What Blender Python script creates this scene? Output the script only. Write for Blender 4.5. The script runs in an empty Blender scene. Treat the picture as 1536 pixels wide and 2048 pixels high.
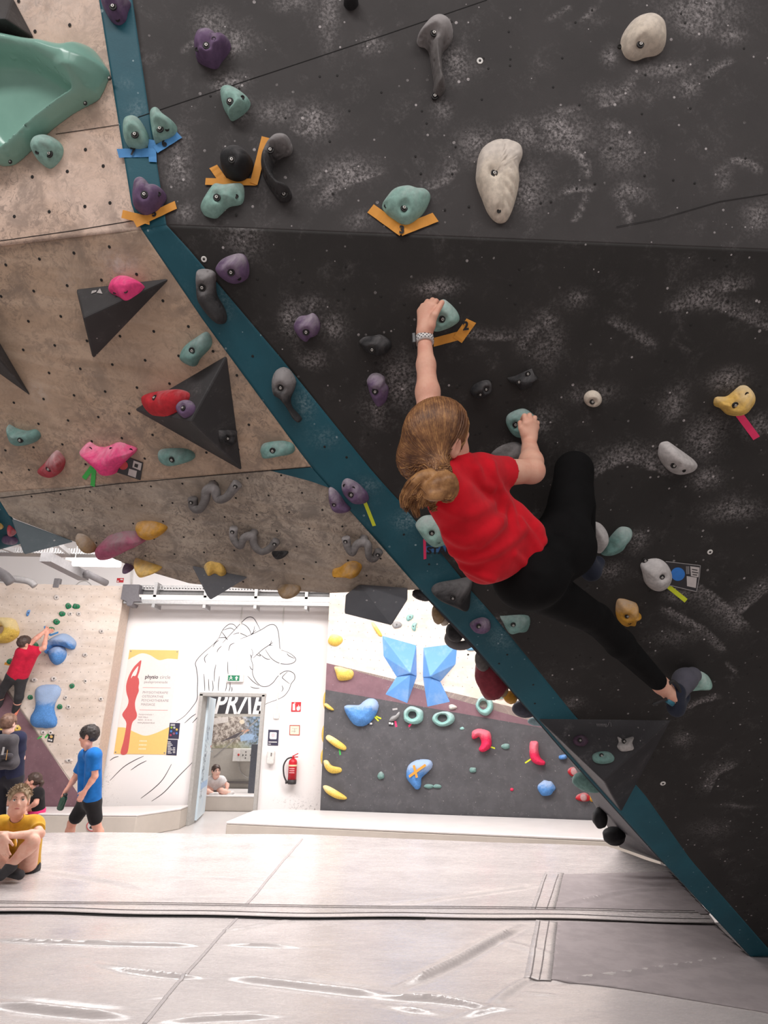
import bpy, bmesh, math, random
import numpy as np
from mathutils import Matrix, Vector

scene = bpy.context.scene
COL = scene.collection
random.seed(7)
RNG = np.random.default_rng(7)

# ------------------------------------------------------------------ camera
FPX = 1200.0
CAM = np.array([0.0, 0.0, 1.5])
PITCH = math.atan(426 / 1200.0)
ROLL = math.radians(0.8)
_X = np.array([1.0, 0, 0]); FWD = np.array([0, math.cos(PITCH), math.sin(PITCH)])
_U = np.array([0, -math.sin(PITCH), math.cos(PITCH)])
CR = math.cos(ROLL) * _X + math.sin(ROLL) * _U
CU = -math.sin(ROLL) * _X + math.cos(ROLL) * _U
cd = bpy.data.cameras.new('camera')
cd.sensor_fit = 'HORIZONTAL'; cd.sensor_width = 36.0
cd.lens = 36.0 * FPX / 1536.0
cd.clip_start = 0.05; cd.clip_end = 100
cam = bpy.data.objects.new('camera', cd); COL.objects.link(cam)
cam.matrix_world = Matrix(((CR[0], CU[0], -FWD[0], CAM[0]), (CR[1], CU[1], -FWD[1], CAM[1]), (CR[2], CU[2], -FWD[2], CAM[2]), (0, 0, 0, 1)))
scene.camera = cam

# ------------------------------------------------------------------ light
vs = scene.view_settings
vs.view_transform = 'Standard'; vs.look = 'None'; vs.gamma = 1.0; vs.use_curve_mapping = False
vs.exposure = 0.0
world = bpy.data.worlds.new('world'); scene.world = world; world.use_nodes = True
world.node_tree.nodes['Background'].inputs[0].default_value = (1.0, 0.95, 0.93, 1)
world.node_tree.nodes['Background'].inputs[1].default_value = 0.42

def area(name, loc, target, sx, sy, power, color=(1, 0.97, 0.95)):
    l = bpy.data.lights.new(name, 'AREA'); l.shape = 'RECTANGLE'; l.size = sx; l.size_y = sy
    l.energy = power; l.color = color
    o = bpy.data.objects.new(name, l); COL.objects.link(o); o.location = loc
    o.rotation_euler = (Vector(target) - Vector(loc)).to_track_quat('-Z', 'Y').to_euler()
    return o
area('hall_lamp', (-2.6, 7.2, 4.4), (-2.6, 7.6, 0), 5.0, 1.2, 300)
area('hall_lamp', (1.2, 6.6, 4.4), (1.2, 7.4, 0), 3.0, 1.2, 215)
area('gym_lamp', (-2.0, -3.2, 5.2), (-0.6, 2.0, 1.6), 3.5, 0.8, 150)
area('gym_lamp', (2.4, -3.6, 5.2), (0.6, 2.0, 1.6), 3.5, 0.8, 90)
area('room_lamp', (-2.2, 12.6, 3.0), (-2.2, 12.8, 0), 2.0, 1.0, 110)

# ------------------------------------------------------------------ pixel -> place helpers
def unit(a):
    a = np.asarray(a, float); return a / np.linalg.norm(a)
def ray(u, v):
    return (u - 768) / FPX * CR + (1024 - v) / FPX * CU + FWD
def at(u, v, t):
    return CAM + ray(u, v) * t
CROPS = dict(px=(0, 0, 1), A=(0, 0, 2.954), B=(500, 0, 2.954), C=(1016, 0, 2.954), D=(0, 450, 2.954), E=(380, 450, 2.954), F=(780, 560, 2.954),
             G=(1016, 500, 2.954), H=(0, 900, 3.84), I=(380, 900, 3.072), J=(780, 1000, 3.072), K=(1036, 1000, 3.072), L=(1036, 1400, 3.072),
             M=(0, 1160, 5.908), N=(0, 1400, 5.12), O=(220, 1160, 3.491), P=(380, 1370, 6.4), Q=(640, 1180, 4.267), R=(640, 1360, 2.56),
             S=(0, 1640, 1.92), T=(760, 1640, 1.979))
def px(c, p):
    o = CROPS[c]; return (o[0] + p[0] / o[2], o[1] + p[1] / o[2])

class Plane:
    """a flat surface of the place: origin, right, up, outward normal"""
    def __init__(s, o, n, up=(0, 0, 1)):
        s.o = np.asarray(o, float); s.n = unit(n)
        if np.dot(s.n, CAM - s.o) < 0: s.n = -s.n
        s.ey = unit(np.asarray(up, float) - np.dot(up, s.n) * s.n)
        s.ex = np.cross(s.ey, s.n)
    def hit(s, u, v, h=0.0):
        d = ray(u, v); return CAM + d * (np.dot(s.o + s.n * h - CAM, s.n) / np.dot(d, s.n))
    def loc(s, P):
        d = np.asarray(P) - s.o; return np.array([d @ s.ex, d @ s.ey, d @ s.n])
    def w(s, x, y, z=0.0):
        return s.o + s.ex * x + s.ey * y + s.n * z
    def lh(s, c, p, h=0.0):
        return s.loc(s.hit(*px(c, p), h))
    def scale(s, u, v):
        return FPX / ((s.hit(u, v) - CAM) @ FWD)
    def shift(s, h):
        return Plane(s.o + s.n * h, s.n, s.ey)
    def frame(s, P):
        return Matrix(((s.ex[0], s.ey[0], s.n[0], P[0]), (s.ex[1], s.ey[1], s.n[1], P[1]), (s.ex[2], s.ey[2], s.n[2], P[2]), (0, 0, 0, 1)))

MATZ = 0.30
GROUND = Plane((0, 0, 0), (0, 0, 1), (0, 1, 0))
MATP = Plane((0, 0, MATZ), (0, 0, 1), (0, 1, 0))
def overhang(p0, h, phi):
    h = unit(h); hp = np.array([h[1], -h[0], 0]); up = hp * math.sin(math.radians(phi)) + np.array([0, 0, math.cos(math.radians(phi))])
    return Plane(p0, np.cross(h, up))
hdark = np.array([math.cos(math.radians(2)), math.sin(math.radians(2)), 0])
DL = overhang(MATP.hit(1502, 1915), hdark, 45)            # dark wall below the fold
DU = overhang(DL.hit(345, 446), hdark, 20)                # dark wall above the fold
ar1, ar2, ar3 = DL.hit(283, 459), DL.hit(622, 934), DL.hit(839, 1179)
WM = Plane(ar1, np.cross(ar2 - ar1, (-math.cos(math.radians(11)), math.sin(math.radians(11)), 0)))   # plywood, middle
WL = Plane(ar2, np.cross(WM.hit(0, 985) - ar2, ar3 - ar2))                                            # plywood, underside
WT = Plane(ar1, np.cross(WM.hit(0, 480) - ar1, DU.hit(205, 0) - ar1))                                 # plywood, top
WW = Plane((0, 10.4, 0), (0, -1, 0))                                                                  # white wall
LW = Plane((-4.0, 10.0, 0.2), (0.06, -1, 0))                                                          # far left climbing wall
_a, _b = MATP.hit(645, 1620), MATP.hit(1190, 1640)
RW = Plane(_a, np.cross(_b - _a, (0, 0, 1)))                                                          # far right climbing wall

# ------------------------------------------------------------------ materials
def lin(c):
    return tuple(((x / 255) / 12.92 if x / 255 <= 0.04045 else ((x / 255 + 0.055) / 1.055) ** 2.4) for x in c[:3]) + (1,)
MATS = {}
def nodes_of(m):
    m.use_nodes = True; return m.node_tree.nodes, m.node_tree.links, m.node_tree.nodes['Principled BSDF']
def noise(N, L, scale, detail=4, rough=0.6, vec=None, stretch=None, dist=0.0):
    n = N.new('ShaderNodeTexNoise'); n.inputs['Scale'].default_value = scale; n.inputs['Detail'].default_value = detail
    n.inputs['Roughness'].default_value = rough; n.inputs['Distortion'].default_value = dist
    tc = N.new('ShaderNodeTexCoord'); src = tc.outputs['Object']
    if stretch:
        mp = N.new('ShaderNodeMapping'); mp.inputs['Scale'].default_value = stretch; L.new(src, mp.inputs[0]); src = mp.outputs[0]
    L.new(src, n.inputs['Vector']); return n.outputs['Fac']
def ramp(N, L, src, lo, hi, a=0.0, b=1.0):
    r = N.new('ShaderNodeMapRange'); r.interpolation_type = 'SMOOTHSTEP'
    for i, x in enumerate((lo, hi, a, b)): r.inputs[1 + i].default_value = x
    L.new(src, r.inputs[0]); return r.outputs[0]
def mix(N, L, f, a, b):
    m = N.new('ShaderNodeMix'); m.data_type = 'RGBA'
    for k, x in ((0, f), (6, a), (7, b)):
        if isinstance(x, (tuple, float, int)): m.inputs[k].default_value = x
        else: L.new(x, m.inputs[k])
    return m.outputs[2]
def math_(N, L, op, a, b):
    m = N.new('ShaderNodeMath'); m.operation = op
    for k, x in ((0, a), (1, b)):
        if isinstance(x, (float, int)): m.inputs[k].default_value = x
        else: L.new(x, m.inputs[k])
    return m.outputs[0]
def bump(N, L, B, h, strength=0.2, dist=0.01):
    b = N.new('ShaderNodeBump'); b.inputs['Strength'].default_value = strength; b.inputs['Distance'].default_value = dist
    L.new(h, b.inputs['Height']); L.new(b.outputs[0], B.inputs['Normal'])
def plain(name, rgb, rough=0.5, metal=0.0, spec=0.5, var=0.12, scale=30.0):
    if name in MATS: return MATS[name]
    m = bpy.data.materials.new(name); N, L, B = nodes_of(m)
    c = lin(rgb); d = tuple(x * (1 - var) for x in c[:3]) + (1,)
    f = noise(N, L, scale)
    L.new(mix(N, L, ramp(N, L, f, 0.35, 0.65), d, c), B.inputs['Base Color'])
    B.inputs['Roughness'].default_value = rough; B.inputs['Metallic'].default_value = metal; B.inputs['Specular IOR Level'].default_value = spec
    MATS[name] = m; return m
def resin(name, rgb, chalk=0.35, rough=0.75, scale=9.0, chalkrgb=(205, 198, 198)):
    """moulded hold: grainy resin rubbed with climbing chalk, most on its upper (gripped) side"""
    if name in MATS: return MATS[name]
    m = bpy.data.materials.new(name); N, L, B = nodes_of(m)
    c = lin(rgb); d = tuple(x * 0.78 for x in c[:3]) + (1,)
    g = noise(N, L, 60.0, 3)
    base = mix(N, L, ramp(N, L, g, 0.35, 0.65), d, c)
    tc = N.new('ShaderNodeTexCoord'); sep = N.new('ShaderNodeSeparateXYZ'); L.new(tc.outputs['Object'], sep.inputs[0])
    up = math_(N, L, 'MULTIPLY', sep.outputs[1], 4.5)
    f = math_(N, L, 'ADD', noise(N, L, scale, 5, 0.7, dist=0.6), up)
    ck = ramp(N, L, f, 0.42, 0.85, 0.0, chalk)
    L.new(mix(N, L, ck, base, lin(chalkrgb)), B.inputs['Base Color'])
    B.inputs['Roughness'].default_value = rough; B.inputs['Specular IOR Level'].default_value = 0.35
    bump(N, L, B, g, 0.25, 0.002)
    MATS[name] = m; return m
def paint(name, rgb, rough=0.7, amb=0.25, chalkrgb=(190, 182, 182)):
    """painted climbing panel; the mesh attribute "chalk" holds where chalk has been rubbed on"""
    m = bpy.data.materials.new(name); N, L, B = nodes_of(m)
    c = lin(rgb); d = tuple(x * 0.8 for x in c[:3]) + (1,)
    base = mix(N, L, ramp(N, L, noise(N, L, 5.0, 6), 0.3, 0.7), d, c)
    at_ = N.new('ShaderNodeAttribute'); at_.attribute_name = 'chalk'
    fine = noise(N, L, 120.0, 5, 0.7)
    blot = noise(N, L, 11.0, 7, 0.72, dist=0.4)
    a1 = math_(N, L, 'MULTIPLY', at_.outputs['Fac'], math_(N, L, 'MULTIPLY', ramp(N, L, fine, 0.36, 0.66), ramp(N, L, noise(N, L, 24.0, 6, 0.75), 0.30, 0.62, 0.25, 1.15)))
    vo = N.new('ShaderNodeTexVoronoi'); vo.inputs['Scale'].default_value = 34.0; tcv = N.new('ShaderNodeTexCoord'); L.new(tcv.outputs['Object'], vo.inputs['Vector']); sx = N.new('ShaderNodeSeparateColor'); L.new(vo.outputs['Color'], sx.inputs[0])
    speck = math_(N, L, 'MULTIPLY', math_(N, L, 'LESS_THAN', vo.outputs['Distance'], math_(N, L, 'MULTIPLY', sx.outputs[1], 0.17)), math_(N, L, 'GREATER_THAN', sx.outputs[0], 0.35))
    a2 = math_(N, L, 'MULTIPLY', speck, ramp(N, L, math_(N, L, 'ADD', blot, math_(N, L, 'MULTIPLY', at_.outputs['Fac'], 0.5)), 0.38, 0.65))
    a3 = math_(N, L, 'MULTIPLY', ramp(N, L, blot, 0.50, 0.80, 0.0, amb), ramp(N, L, fine, 0.35, 0.70))
    tot = math_(N, L, 'MINIMUM', math_(N, L, 'ADD', math_(N, L, 'ADD', a1, a2), a3), 0.92)
    tot = math_(N, L, 'MULTIPLY', tot, 0.8); L.new(mix(N, L, tot, base, lin(chalkrgb)), B.inputs['Base Color'])
    B.inputs['Roughness'].default_value = rough; B.inputs['Specular IOR Level'].default_value = 0.3
    bump(N, L, B, noise(N, L, 160.0, 2), 0.12, 0.002)
    MATS[name] = m; return m
def plywood(name, rgb, dirt=0.5, stretch=(1, 6, 1), dirtrgb=(92, 82, 78), scale=3.0):
    m = bpy.data.materials.new(name); N, L, B = nodes_of(m)
    c = lin(rgb); d = tuple(x * f for x, f in zip(c[:3], (0.84, 0.80, 0.76))) + (1,)
    base = mix(N, L, ramp(N, L, noise(N, L, scale, 6, 0.6, stretch=stretch, dist=0.8), 0.3, 0.7), d, c)
    at_ = N.new('ShaderNodeAttribute'); at_.attribute_name = 'chalk'
    sm1 = ramp(N, L, noise(N, L, 38.0, 7, 0.8, dist=1.6, stretch=(1, 1, 1)), 0.47, 0.60); sm2 = ramp(N, L, noise(N, L, 9.0, 6, 0.75, dist=0.8), 0.42, 0.62, 0.0, 0.9)
    smut = math_(N, L, 'MULTIPLY', math_(N, L, 'MAXIMUM', sm1, sm2), ramp(N, L, noise(N, L, 2.2, 5, 0.65), 0.34, 0.56, 0.25, 1.0))
    f = math_(N, L, 'MULTIPLY', smut, dirt)
    col = mix(N, L, f, base, lin(dirtrgb))
    L.new(mix(N, L, math_(N, L, 'MULTIPLY', at_.outputs['Fac'], ramp(N, L, noise(N, L, 30.0, 5, 0.7), 0.3, 0.7)), col, lin((205, 196, 190))), B.inputs['Base Color'])
    B.inputs['Roughness'].default_value = 0.62; B.inputs['Specular IOR Level'].default_value = 0.3
    MATS[name] = m; return m
def glow(name, rgb, strength):
    m = bpy.data.materials.new(name); N, L, B = nodes_of(m)
    B.inputs['Base Color'].default_value = lin(rgb); B.inputs['Emission Color'].default_value = lin(rgb); B.inputs['Emission Strength'].default_value = strength
    MATS[name] = m; return m
def cloth(name, rgb, var=0.18):
    if name in MATS: return MATS[name]
    m = bpy.data.materials.new(name); N, L, B = nodes_of(m)
    c = lin(rgb); d = tuple(x * (1 - var) for x in c[:3]) + (1,)
    L.new(mix(N, L, ramp(N, L, noise(N, L, 14.0, 4), 0.35, 0.65), d, c), B.inputs['Base Color'])
    B.inputs['Roughness'].default_value = 0.9; B.inputs['Specular IOR Level'].default_value = 0.15
    B.inputs['Sheen Weight'].default_value = 0.08
    bump(N, L, B, noise(N, L, 420.0, 2), 0.15, 0.001)
    MATS[name] = m; return m
def skin_mat(name, rgb):
    if name in MATS: return MATS[name]
    m = bpy.data.materials.new(name); N, L, B = nodes_of(m)
    c = lin(rgb); d = (c[0] * 0.92, c[1] * 0.78, c[2] * 0.76, 1)
    L.new(mix(N, L, ramp(N, L, noise(N, L, 18.0, 4), 0.35, 0.7), c, d), B.inputs['Base Color'])
    B.inputs['Roughness'].default_value = 0.55; B.inputs['Specular IOR Level'].default_value = 0.35
    B.inputs['Subsurface Weight'].default_value = 0.08; B.inputs['Subsurface Radius'].default_value = (0.01, 0.004, 0.002)
    MATS[name] = m; return m
def hair_mat(name, a, b):
    if name in MATS: return MATS[name]
    m = bpy.data.materials.new(name); N, L, B = nodes_of(m)
    L.new(mix(N, L, ramp(N, L, noise(N, L, 24.0, 5, 0.7), 0.3, 0.7), lin(a), lin(b)), B.inputs['Base Color'])
    B.inputs['Roughness'].default_value = 0.5; B.inputs['Specular IOR Level'].default_value = 0.4
    MATS[name] = m; return m

# ------------------------------------------------------------------ objects
def tag(o, label=None, cat=None, group=None, kind=None):
    if label: o['label'] = label
    if cat: o['category'] = cat
    if group: o['group'] = group
    if kind: o['kind'] = kind
    return o
def link(name, me, m=None, parent=None, mw=None):
    o = bpy.data.objects.new(name, me); COL.objects.link(o)
    if m is not None and me is not None and not me.materials: me.materials.append(m)
    if parent is not None: o.parent = parent
    if mw is not None:
        if parent is not None: o.matrix_basis = mw
        else: o.matrix_world = mw
    return o
def mesh(name, V, Fc, smooth=False):
    me = bpy.data.meshes.new(name)
    me.from_pydata([tuple(map(float, v)) for v in V], [], [tuple(map(int, f)) for f in Fc])
    if smooth: me.polygons.foreach_set('use_smooth', [True] * len(me.polygons))
    me.update(); return me
def npmesh(name, V, Q, smooth=True):
    V = np.asarray(V, np.float32); Q = np.asarray(Q, np.int32); k = Q.shape[1]
    me = bpy.data.meshes.new(name); me.vertices.add(len(V)); me.vertices.foreach_set('co', V.ravel())
    me.loops.add(Q.size); me.loops.foreach_set('vertex_index', Q.ravel())
    me.polygons.add(len(Q)); me.polygons.foreach_set('loop_start', np.arange(0, Q.size, k, dtype=np.int32))
    me.polygons.foreach_set('loop_total', np.full(len(Q), k, np.int32))
    if smooth: me.polygons.foreach_set('use_smooth', np.ones(len(Q), bool))
    me.update(); me.validate(); return me
def empty(name, loc):
    o = bpy.data.objects.new(name, None); COL.objects.link(o); o.location = tuple(map(float, loc)); o.empty_display_size = 0.1; return o
class MB:
    """collects shapes into one mesh"""
    def __init__(s): s.V = []; s.F = []
    def add(s, V, Fc):
        b = len(s.V); s.V += [tuple(map(float, v)) for v in V]; s.F += [tuple(i + b for i in f) for f in Fc]; return s
    def box(s, c, d, R=None):
        c = np.asarray(c, float); R = np.eye(3) if R is None else np.asarray(R)
        V = [c + R @ (np.array([x, y, z]) * np.array(d) / 2) for x in (-1, 1) for y in (-1, 1) for z in (-1, 1)]
        return s.add(V, [(0, 1, 3, 2), (4, 6, 7, 5), (0, 4, 5, 1), (2, 3, 7, 6), (0, 2, 6, 4), (1, 5, 7, 3)])
    def tube(s, P, rad, n=10, cap=True):
        P = np.asarray(P, float); rad = np.broadcast_to(np.asarray(rad, float), (len(P),))
        T = np.gradient(P, axis=0); T /= np.linalg.norm(T, axis=1)[:, None] + 1e-9
        a = np.array([0, 0, 1.0]) if abs(T[0][2]) < 0.9 else np.array([1.0, 0, 0])
        u = unit(np.cross(T[0], a)); V = []
        for p, t, r in zip(P, T, rad):
            u = unit(u - (u @ t) * t); w = np.cross(t, u)
            V += [p + r * (math.cos(q) * u + math.sin(q) * w) for q in np.linspace(0, 2 * math.pi, n, endpoint=False)]
        Fc = [(i * n + j, i * n + (j + 1) % n, (i + 1) * n + (j + 1) % n, (i + 1) * n + j) for i in range(len(P) - 1) for j in range(n)]
        if cap: Fc += [tuple(range(n))[::-1], tuple((len(P) - 1) * n + j for j in range(n))]
        return s.add(V, Fc)
    def lathe(s, prof, c=(0, 0, 0), n=20, R=None):
        R = np.eye(3) if R is None else np.asarray(R); c = np.asarray(c, float); V = []
        for r, z in prof: V += [c + R @ np.array([r * math.cos(q), r * math.sin(q), z]) for q in np.linspace(0, 2 * math.pi, n, endpoint=False)]
        Fc = [(i * n + j, i * n + (j + 1) % n, (i + 1) * n + (j + 1) % n, (i + 1) * n + j) for i in range(len(prof) - 1) for j in range(n)]
        Fc += [tuple(range(n))[::-1], tuple((len(prof) - 1) * n + j for j in range(n))]
        return s.add(V, Fc)
    def prism(s, pts, z0, z1):
        n = len(pts); a = sum(pts[i][0] * pts[(i + 1) % n][1] - pts[(i + 1) % n][0] * pts[i][1] for i in range(n))
        if a < 0: pts = pts[::-1]
        V = [(p[0], p[1], z0) for p in pts] + [(p[0], p[1], z1) for p in pts]
        return s.add(V, [tuple(range(n))[::-1], tuple(range(n, 2 * n))] + [(i, (i + 1) % n, n + (i + 1) % n, n + i) for i in range(n)])
    def build(s, name, m, parent=None, mw=None, smooth=False, bevel=0.0):
        me = mesh(name, s.V, s.F, smooth)
        if smooth:
            pass
        o = link(name, me, m, parent, mw)
        if bevel:
            b = o.modifiers.new('bevel', 'BEVEL'); b.width = bevel; b.segments = 2; b.limit_method = 'ANGLE'
        return o
def autosmooth(o, ang=40):
    bm = bmesh.new(); bm.from_mesh(o.data)
    for e in bm.edges:
        e.smooth = len(e.link_faces) == 2 and e.calc_face_angle(0) < math.radians(ang)
    for f in bm.faces: f.smooth = True
    bm.to_mesh(o.data); bm.free(); return o
def catmull(P, per=6, closed=True):
    P = np.asarray(P, float); n = len(P); out = []
    rng = range(n) if closed else range(n - 1)
    for i in rng:
        if closed: a, b, c, d = P[i - 1], P[i], P[(i + 1) % n], P[(i + 2) % n]
        else: a, b, c, d = P[max(i - 1, 0)], P[i], P[i + 1], P[min(i + 2, n - 1)]
        for k in range(per):
            t = k / per
            out.append(0.5 * ((2 * b) + (-a + c) * t + (2 * a - 5 * b + 4 * c - d) * t * t + (-a + 3 * b - 3 * c + d) * t ** 3))
    if not closed: out.append(P[-1])
    return np.array(out)
def vnoise(P, s, seed=0):
    """cheap smooth noise for numpy points"""
    r = np.random.default_rng(seed); o = np.zeros(len(P))
    for _ in range(5):
        k = r.normal(size=3) * s; o += np.sin(P @ k + r.uniform(0, 6.28))
    return o / 5
_bolt_me = {}
def bolt_mesh(r):
    """steel washer with a socket screw sunk in the middle"""
    if r not in _bolt_me:
        me1 = MB().lathe([(r * 1.0, 0.0), (r * 1.0, r * 0.25), (r * 0.86, r * 0.34), (r * 0.62, r * 0.34), (r * 0.6, r * 0.1)], n=18)
        me2 = MB().lathe([(r * 0.45, 0.0), (r * 0.45, r * 0.55), (r * 0.38, r * 0.62), (r * 0.22, r * 0.62), (r * 0.2, r * 0.25)], n=12)
        a = mesh('bolt', me1.V, me1.F, True); b = mesh('screw', me2.V, me2.F, True)
        a.materials.append(plain('washer_dark', (46, 44, 44), 0.5, 0.4)); b.materials.append(plain('screw_steel', (190, 186, 182), 0.35, 0.9))
        _bolt_me[r] = (a, b)
    return _bolt_me[r]
def add_bolt(o, P, r):
    a, b = bolt_mesh(r)
    x = link('bolt', a, None, o, Matrix.Translation(Vector(map(float, P))))
    link('screw', b, None, x, Matrix.Identity(4))
    return x
def text(parent, s, frame, x, y, size, m, z=0.0012, bold=0.0, shear=0.0, align='LEFT', name='lettering', sx=1.0):
    c = bpy.data.curves.new('t', 'FONT'); c.body = s; c.size = size; c.offset = bold; c.shear = shear; c.align_x = align; c.resolution_u = 3
    o = bpy.data.objects.new('t', c); COL.objects.link(o)
    bpy.context.view_layer.update()
    me = bpy.data.meshes.new_from_object(o.evaluated_get(bpy.context.evaluated_depsgraph_get()))
    bpy.data.objects.remove(o); bpy.data.curves.remove(c)
    me.materials.clear(); me.name = name
    mw = frame @ Matrix.Translation((x, y, z)) @ Matrix.Diagonal((sx, 1, 1, 1))
    return link(name, me, m, parent, mw)
# ------------------------------------------------------------------ surfaces of the setting
def resample(P, n):
    P = np.asarray(P, float); d = np.r_[0, np.cumsum(np.linalg.norm(np.diff(P, axis=0), axis=1))]
    q = np.linspace(0, d[-1], n); return np.stack([np.interp(q, d, P[:, k]) for k in range(P.shape[1])], 1)
def seg_dist(P, a, b):
    ab = b - a; t = np.clip(((P - a) @ ab) / (ab @ ab + 1e-12), 0, 1)
    return np.linalg.norm(P - (a + t[:, None] * ab), axis=1)
def chalk_at(plane, V, marks):
    Q = np.stack([(V - plane.o) @ plane.ex, (V - plane.o) @ plane.ey], 1)
    W = V * 1.0; warp = np.stack([vnoise(W, 9, 1), vnoise(W, 9, 2)], 1) * 0.022 + np.stack([vnoise(W, 30, 3), vnoise(W, 30, 4)], 1) * 0.008
    Qw = Q + warp; out = np.zeros(len(V))
    for mk in marks:
        if mk[0] == 'b':
            _, c, x, y, rx, ry, I = mk
            p = plane.lh(c, (x, y))[:2]; s = plane.scale(*px(c, (x, y))) * CROPS[c][2]
            d = (Qw - p) / np.array([rx / s, ry / s]); out = np.maximum(out, I * np.exp(-(d ** 2).sum(1) * 1.4))
        else:                                   # rubbed line: sharp on one side, smeared to the other
            _, c, pts, wd, I = mk
            pp = catmull([plane.lh(c, p)[:2] for p in pts], 5, False); s = plane.scale(*px(c, pts[0])) * CROPS[c][2]
            dm = np.full(len(V), 9.0); sd = np.zeros(len(V))
            for a, b in zip(pp[:-1], pp[1:]):
                d = seg_dist(Q, a, b); k = d < dm; dm = np.minimum(dm, d); cr = (b - a)[0] * (Q - a)[:, 1] - (b - a)[1] * (Q - a)[:, 0]; sd = np.where(k, cr, sd)
            w = np.where(sd > 0, wd / s, 0.0035); out = np.maximum(out, I * np.exp(-(dm / w) ** 2))
    return out
def patch(name, LP, RP, nx, ny, m, parent, plane=None, marks=(), thick=0.018, inward=None):
    """a climbing panel between a left and a right boundary line (bottom to top), with its thickness behind"""
    A = resample(LP, ny); B = resample(RP, ny); t = np.linspace(0, 1, nx)
    V = (A[:, None, :] * (1 - t)[None, :, None] + B[:, None, :] * t[None, :, None]).reshape(-1, 3)
    idx = np.arange(ny * nx).reshape(ny, nx)
    Q = np.stack([idx[:-1, :-1], idx[:-1, 1:], idx[1:, 1:], idx[1:, :-1]], -1).reshape(-1, 4)
    ring = np.r_[idx[0, :], idx[1:, -1], idx[-1, -2::-1], idx[-2:0:-1, 0]]
    n = plane.n if plane is not None else inward
    base = len(V); V = np.r_[V, V[ring] - n * thick]; k = len(ring); j = np.arange(k)
    Q = np.r_[Q, np.stack([ring[j], base + j, base + (j + 1) % k, ring[(j + 1) % k]], -1)]
    me = npmesh(name, V - np.array(parent.location), Q, False)
    if plane is not None:
        a = me.attributes.new('chalk', 'FLOAT', 'POINT'); val = chalk_at(plane, V, marks).astype(np.float32); a.data.foreach_set('value', val)
    return link(name, me, m, parent)
def holes(name, plane, pts, r, parent, m):
    """bolt holes (t-nuts): a rim and a sunken dark bottom each, joined"""
    mb = MB()
    for p in pts:
        V = [plane.w(p[0] + r * f * math.cos(q), p[1] + r * f * math.sin(q), z) - np.array(parent.location) for f, z in ((1, 0.0006), (0.7, 0.0012)) for q in np.linspace(0, 2 * math.pi, 8, endpoint=False)]
        mb.add(V, [(i, (i + 1) % 8, 8 + (i + 1) % 8, 8 + i) for i in range(8)] + [tuple(range(8, 16))])
    o = mb.build(name, m, parent); o['kind'] = 'stuff'; return o
def lattice(plane, c, p0, p1, p2, inside, n=30):
    o = plane.lh(c, p0)[:2]; a = plane.lh(c, p1)[:2] - o; b = plane.lh(c, p2)[:2] - o; out = []
    for j in range(-n, n):
        for i in range(-n, n):
            q = o + a * (i - (j // 2)) + b * j if False else o + a * i + b * j
            w = plane.w(*q); d = (w - CAM) @ FWD
            if d < 0.3: continue
            u = 768 + FPX * ((w - CAM) @ CR) / d; v = 1024 - FPX * ((w - CAM) @ CU) / d
            if inside(u, v): out.append(q)
    return out
def inpoly(poly):
    def f(u, v):
        c = False; n = len(poly)
        for i in range(n):
            (x1, y1), (x2, y2) = poly[i], poly[i - 1]
            if (y1 > v) != (y2 > v) and u < (x2 - x1) * (v - y1) / (y2 - y1) + x1: c = not c
        return c
    return f
HOLE = plain('hole_dark', (28, 25, 24), 0.8)
M_DU = paint('paint_charcoal_lit', (62, 58, 58), 0.7, 0.26)  # lighter copy of the charcoal: extra light on the steeper face, in the colour
M_DL = paint('paint_charcoal_shaded', (45, 42, 41), 0.65, 0.20)  # same charcoal, darker base colour for the shade under the overhang
M_TEAL = paint('paint_teal', (30, 84, 98), 0.55, 0.16, (150, 170, 176))

# --- floor, ceiling, white wall
M_FLOOR = plain('floor_white_epoxy', (206, 200, 198), 0.25, 0, 0.5, 0.05, 3)
o = MB().box((-1, 4.5, -0.05), (22, 24, 0.1)).build('floor', M_FLOOR); tag(o, kind='structure')
o = MB().box((-2, 7.2, 5.25), (18, 8.4, 0.1)).build('ceiling', plain('ceiling_white', (222, 220, 220), 0.8)); tag(o, kind='structure')
def whitewall():
    m = bpy.data.materials.new('white_wall_paint'); N, L, B = nodes_of(m)
    tc = N.new('ShaderNodeTexCoord'); sep = N.new('ShaderNodeSeparateXYZ'); L.new(tc.outputs['Object'], sep.inputs[0])
    # rubber and chalk scuffs: only low on the wall, in a few worn places
    low = ramp(N, L, sep.outputs[2], 0.25, 1.5, 1.0, 0.0)
    sp = math_(N, L, 'MULTIPLY', ramp(N, L, noise(N, L, 28.0, 6, 0.75, dist=1.0), 0.54, 0.64), ramp(N, L, noise(N, L, 1.3, 2), 0.52, 0.66))
    f = math_(N, L, 'MULTIPLY', math_(N, L, 'MULTIPLY', sp, low), 0.8)
    L.new(mix(N, L, f, lin((242, 237, 236)), lin((120, 115, 116))), B.inputs['Base Color']); B.inputs['Roughness'].default_value = 0.8
    return m
M_WHITE = whitewall()
dx0, dx1 = WW.lh('px', (393, 1500))[0], WW.lh('px', (521, 1500))[0]
dz1 = WW.lh('px', (468, 1389))[1]
mb = MB()
zt = 5.2
mb.box(((-9 + dx0) / 2, 10.5, zt / 2), (dx0 + 9, 0.2, zt)); mb.box(((7 + dx1) / 2, 10.5, zt / 2), (7 - dx1, 0.2, zt))
mb.box(((dx0 + dx1) / 2, 10.5, (zt + dz1) / 2), (dx1 - dx0, 0.2, zt - dz1))
wall_back = mb.build('wall_back', M_WHITE); tag(wall_back, kind='structure')
WALL = dict(wall=wall_back)

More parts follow.
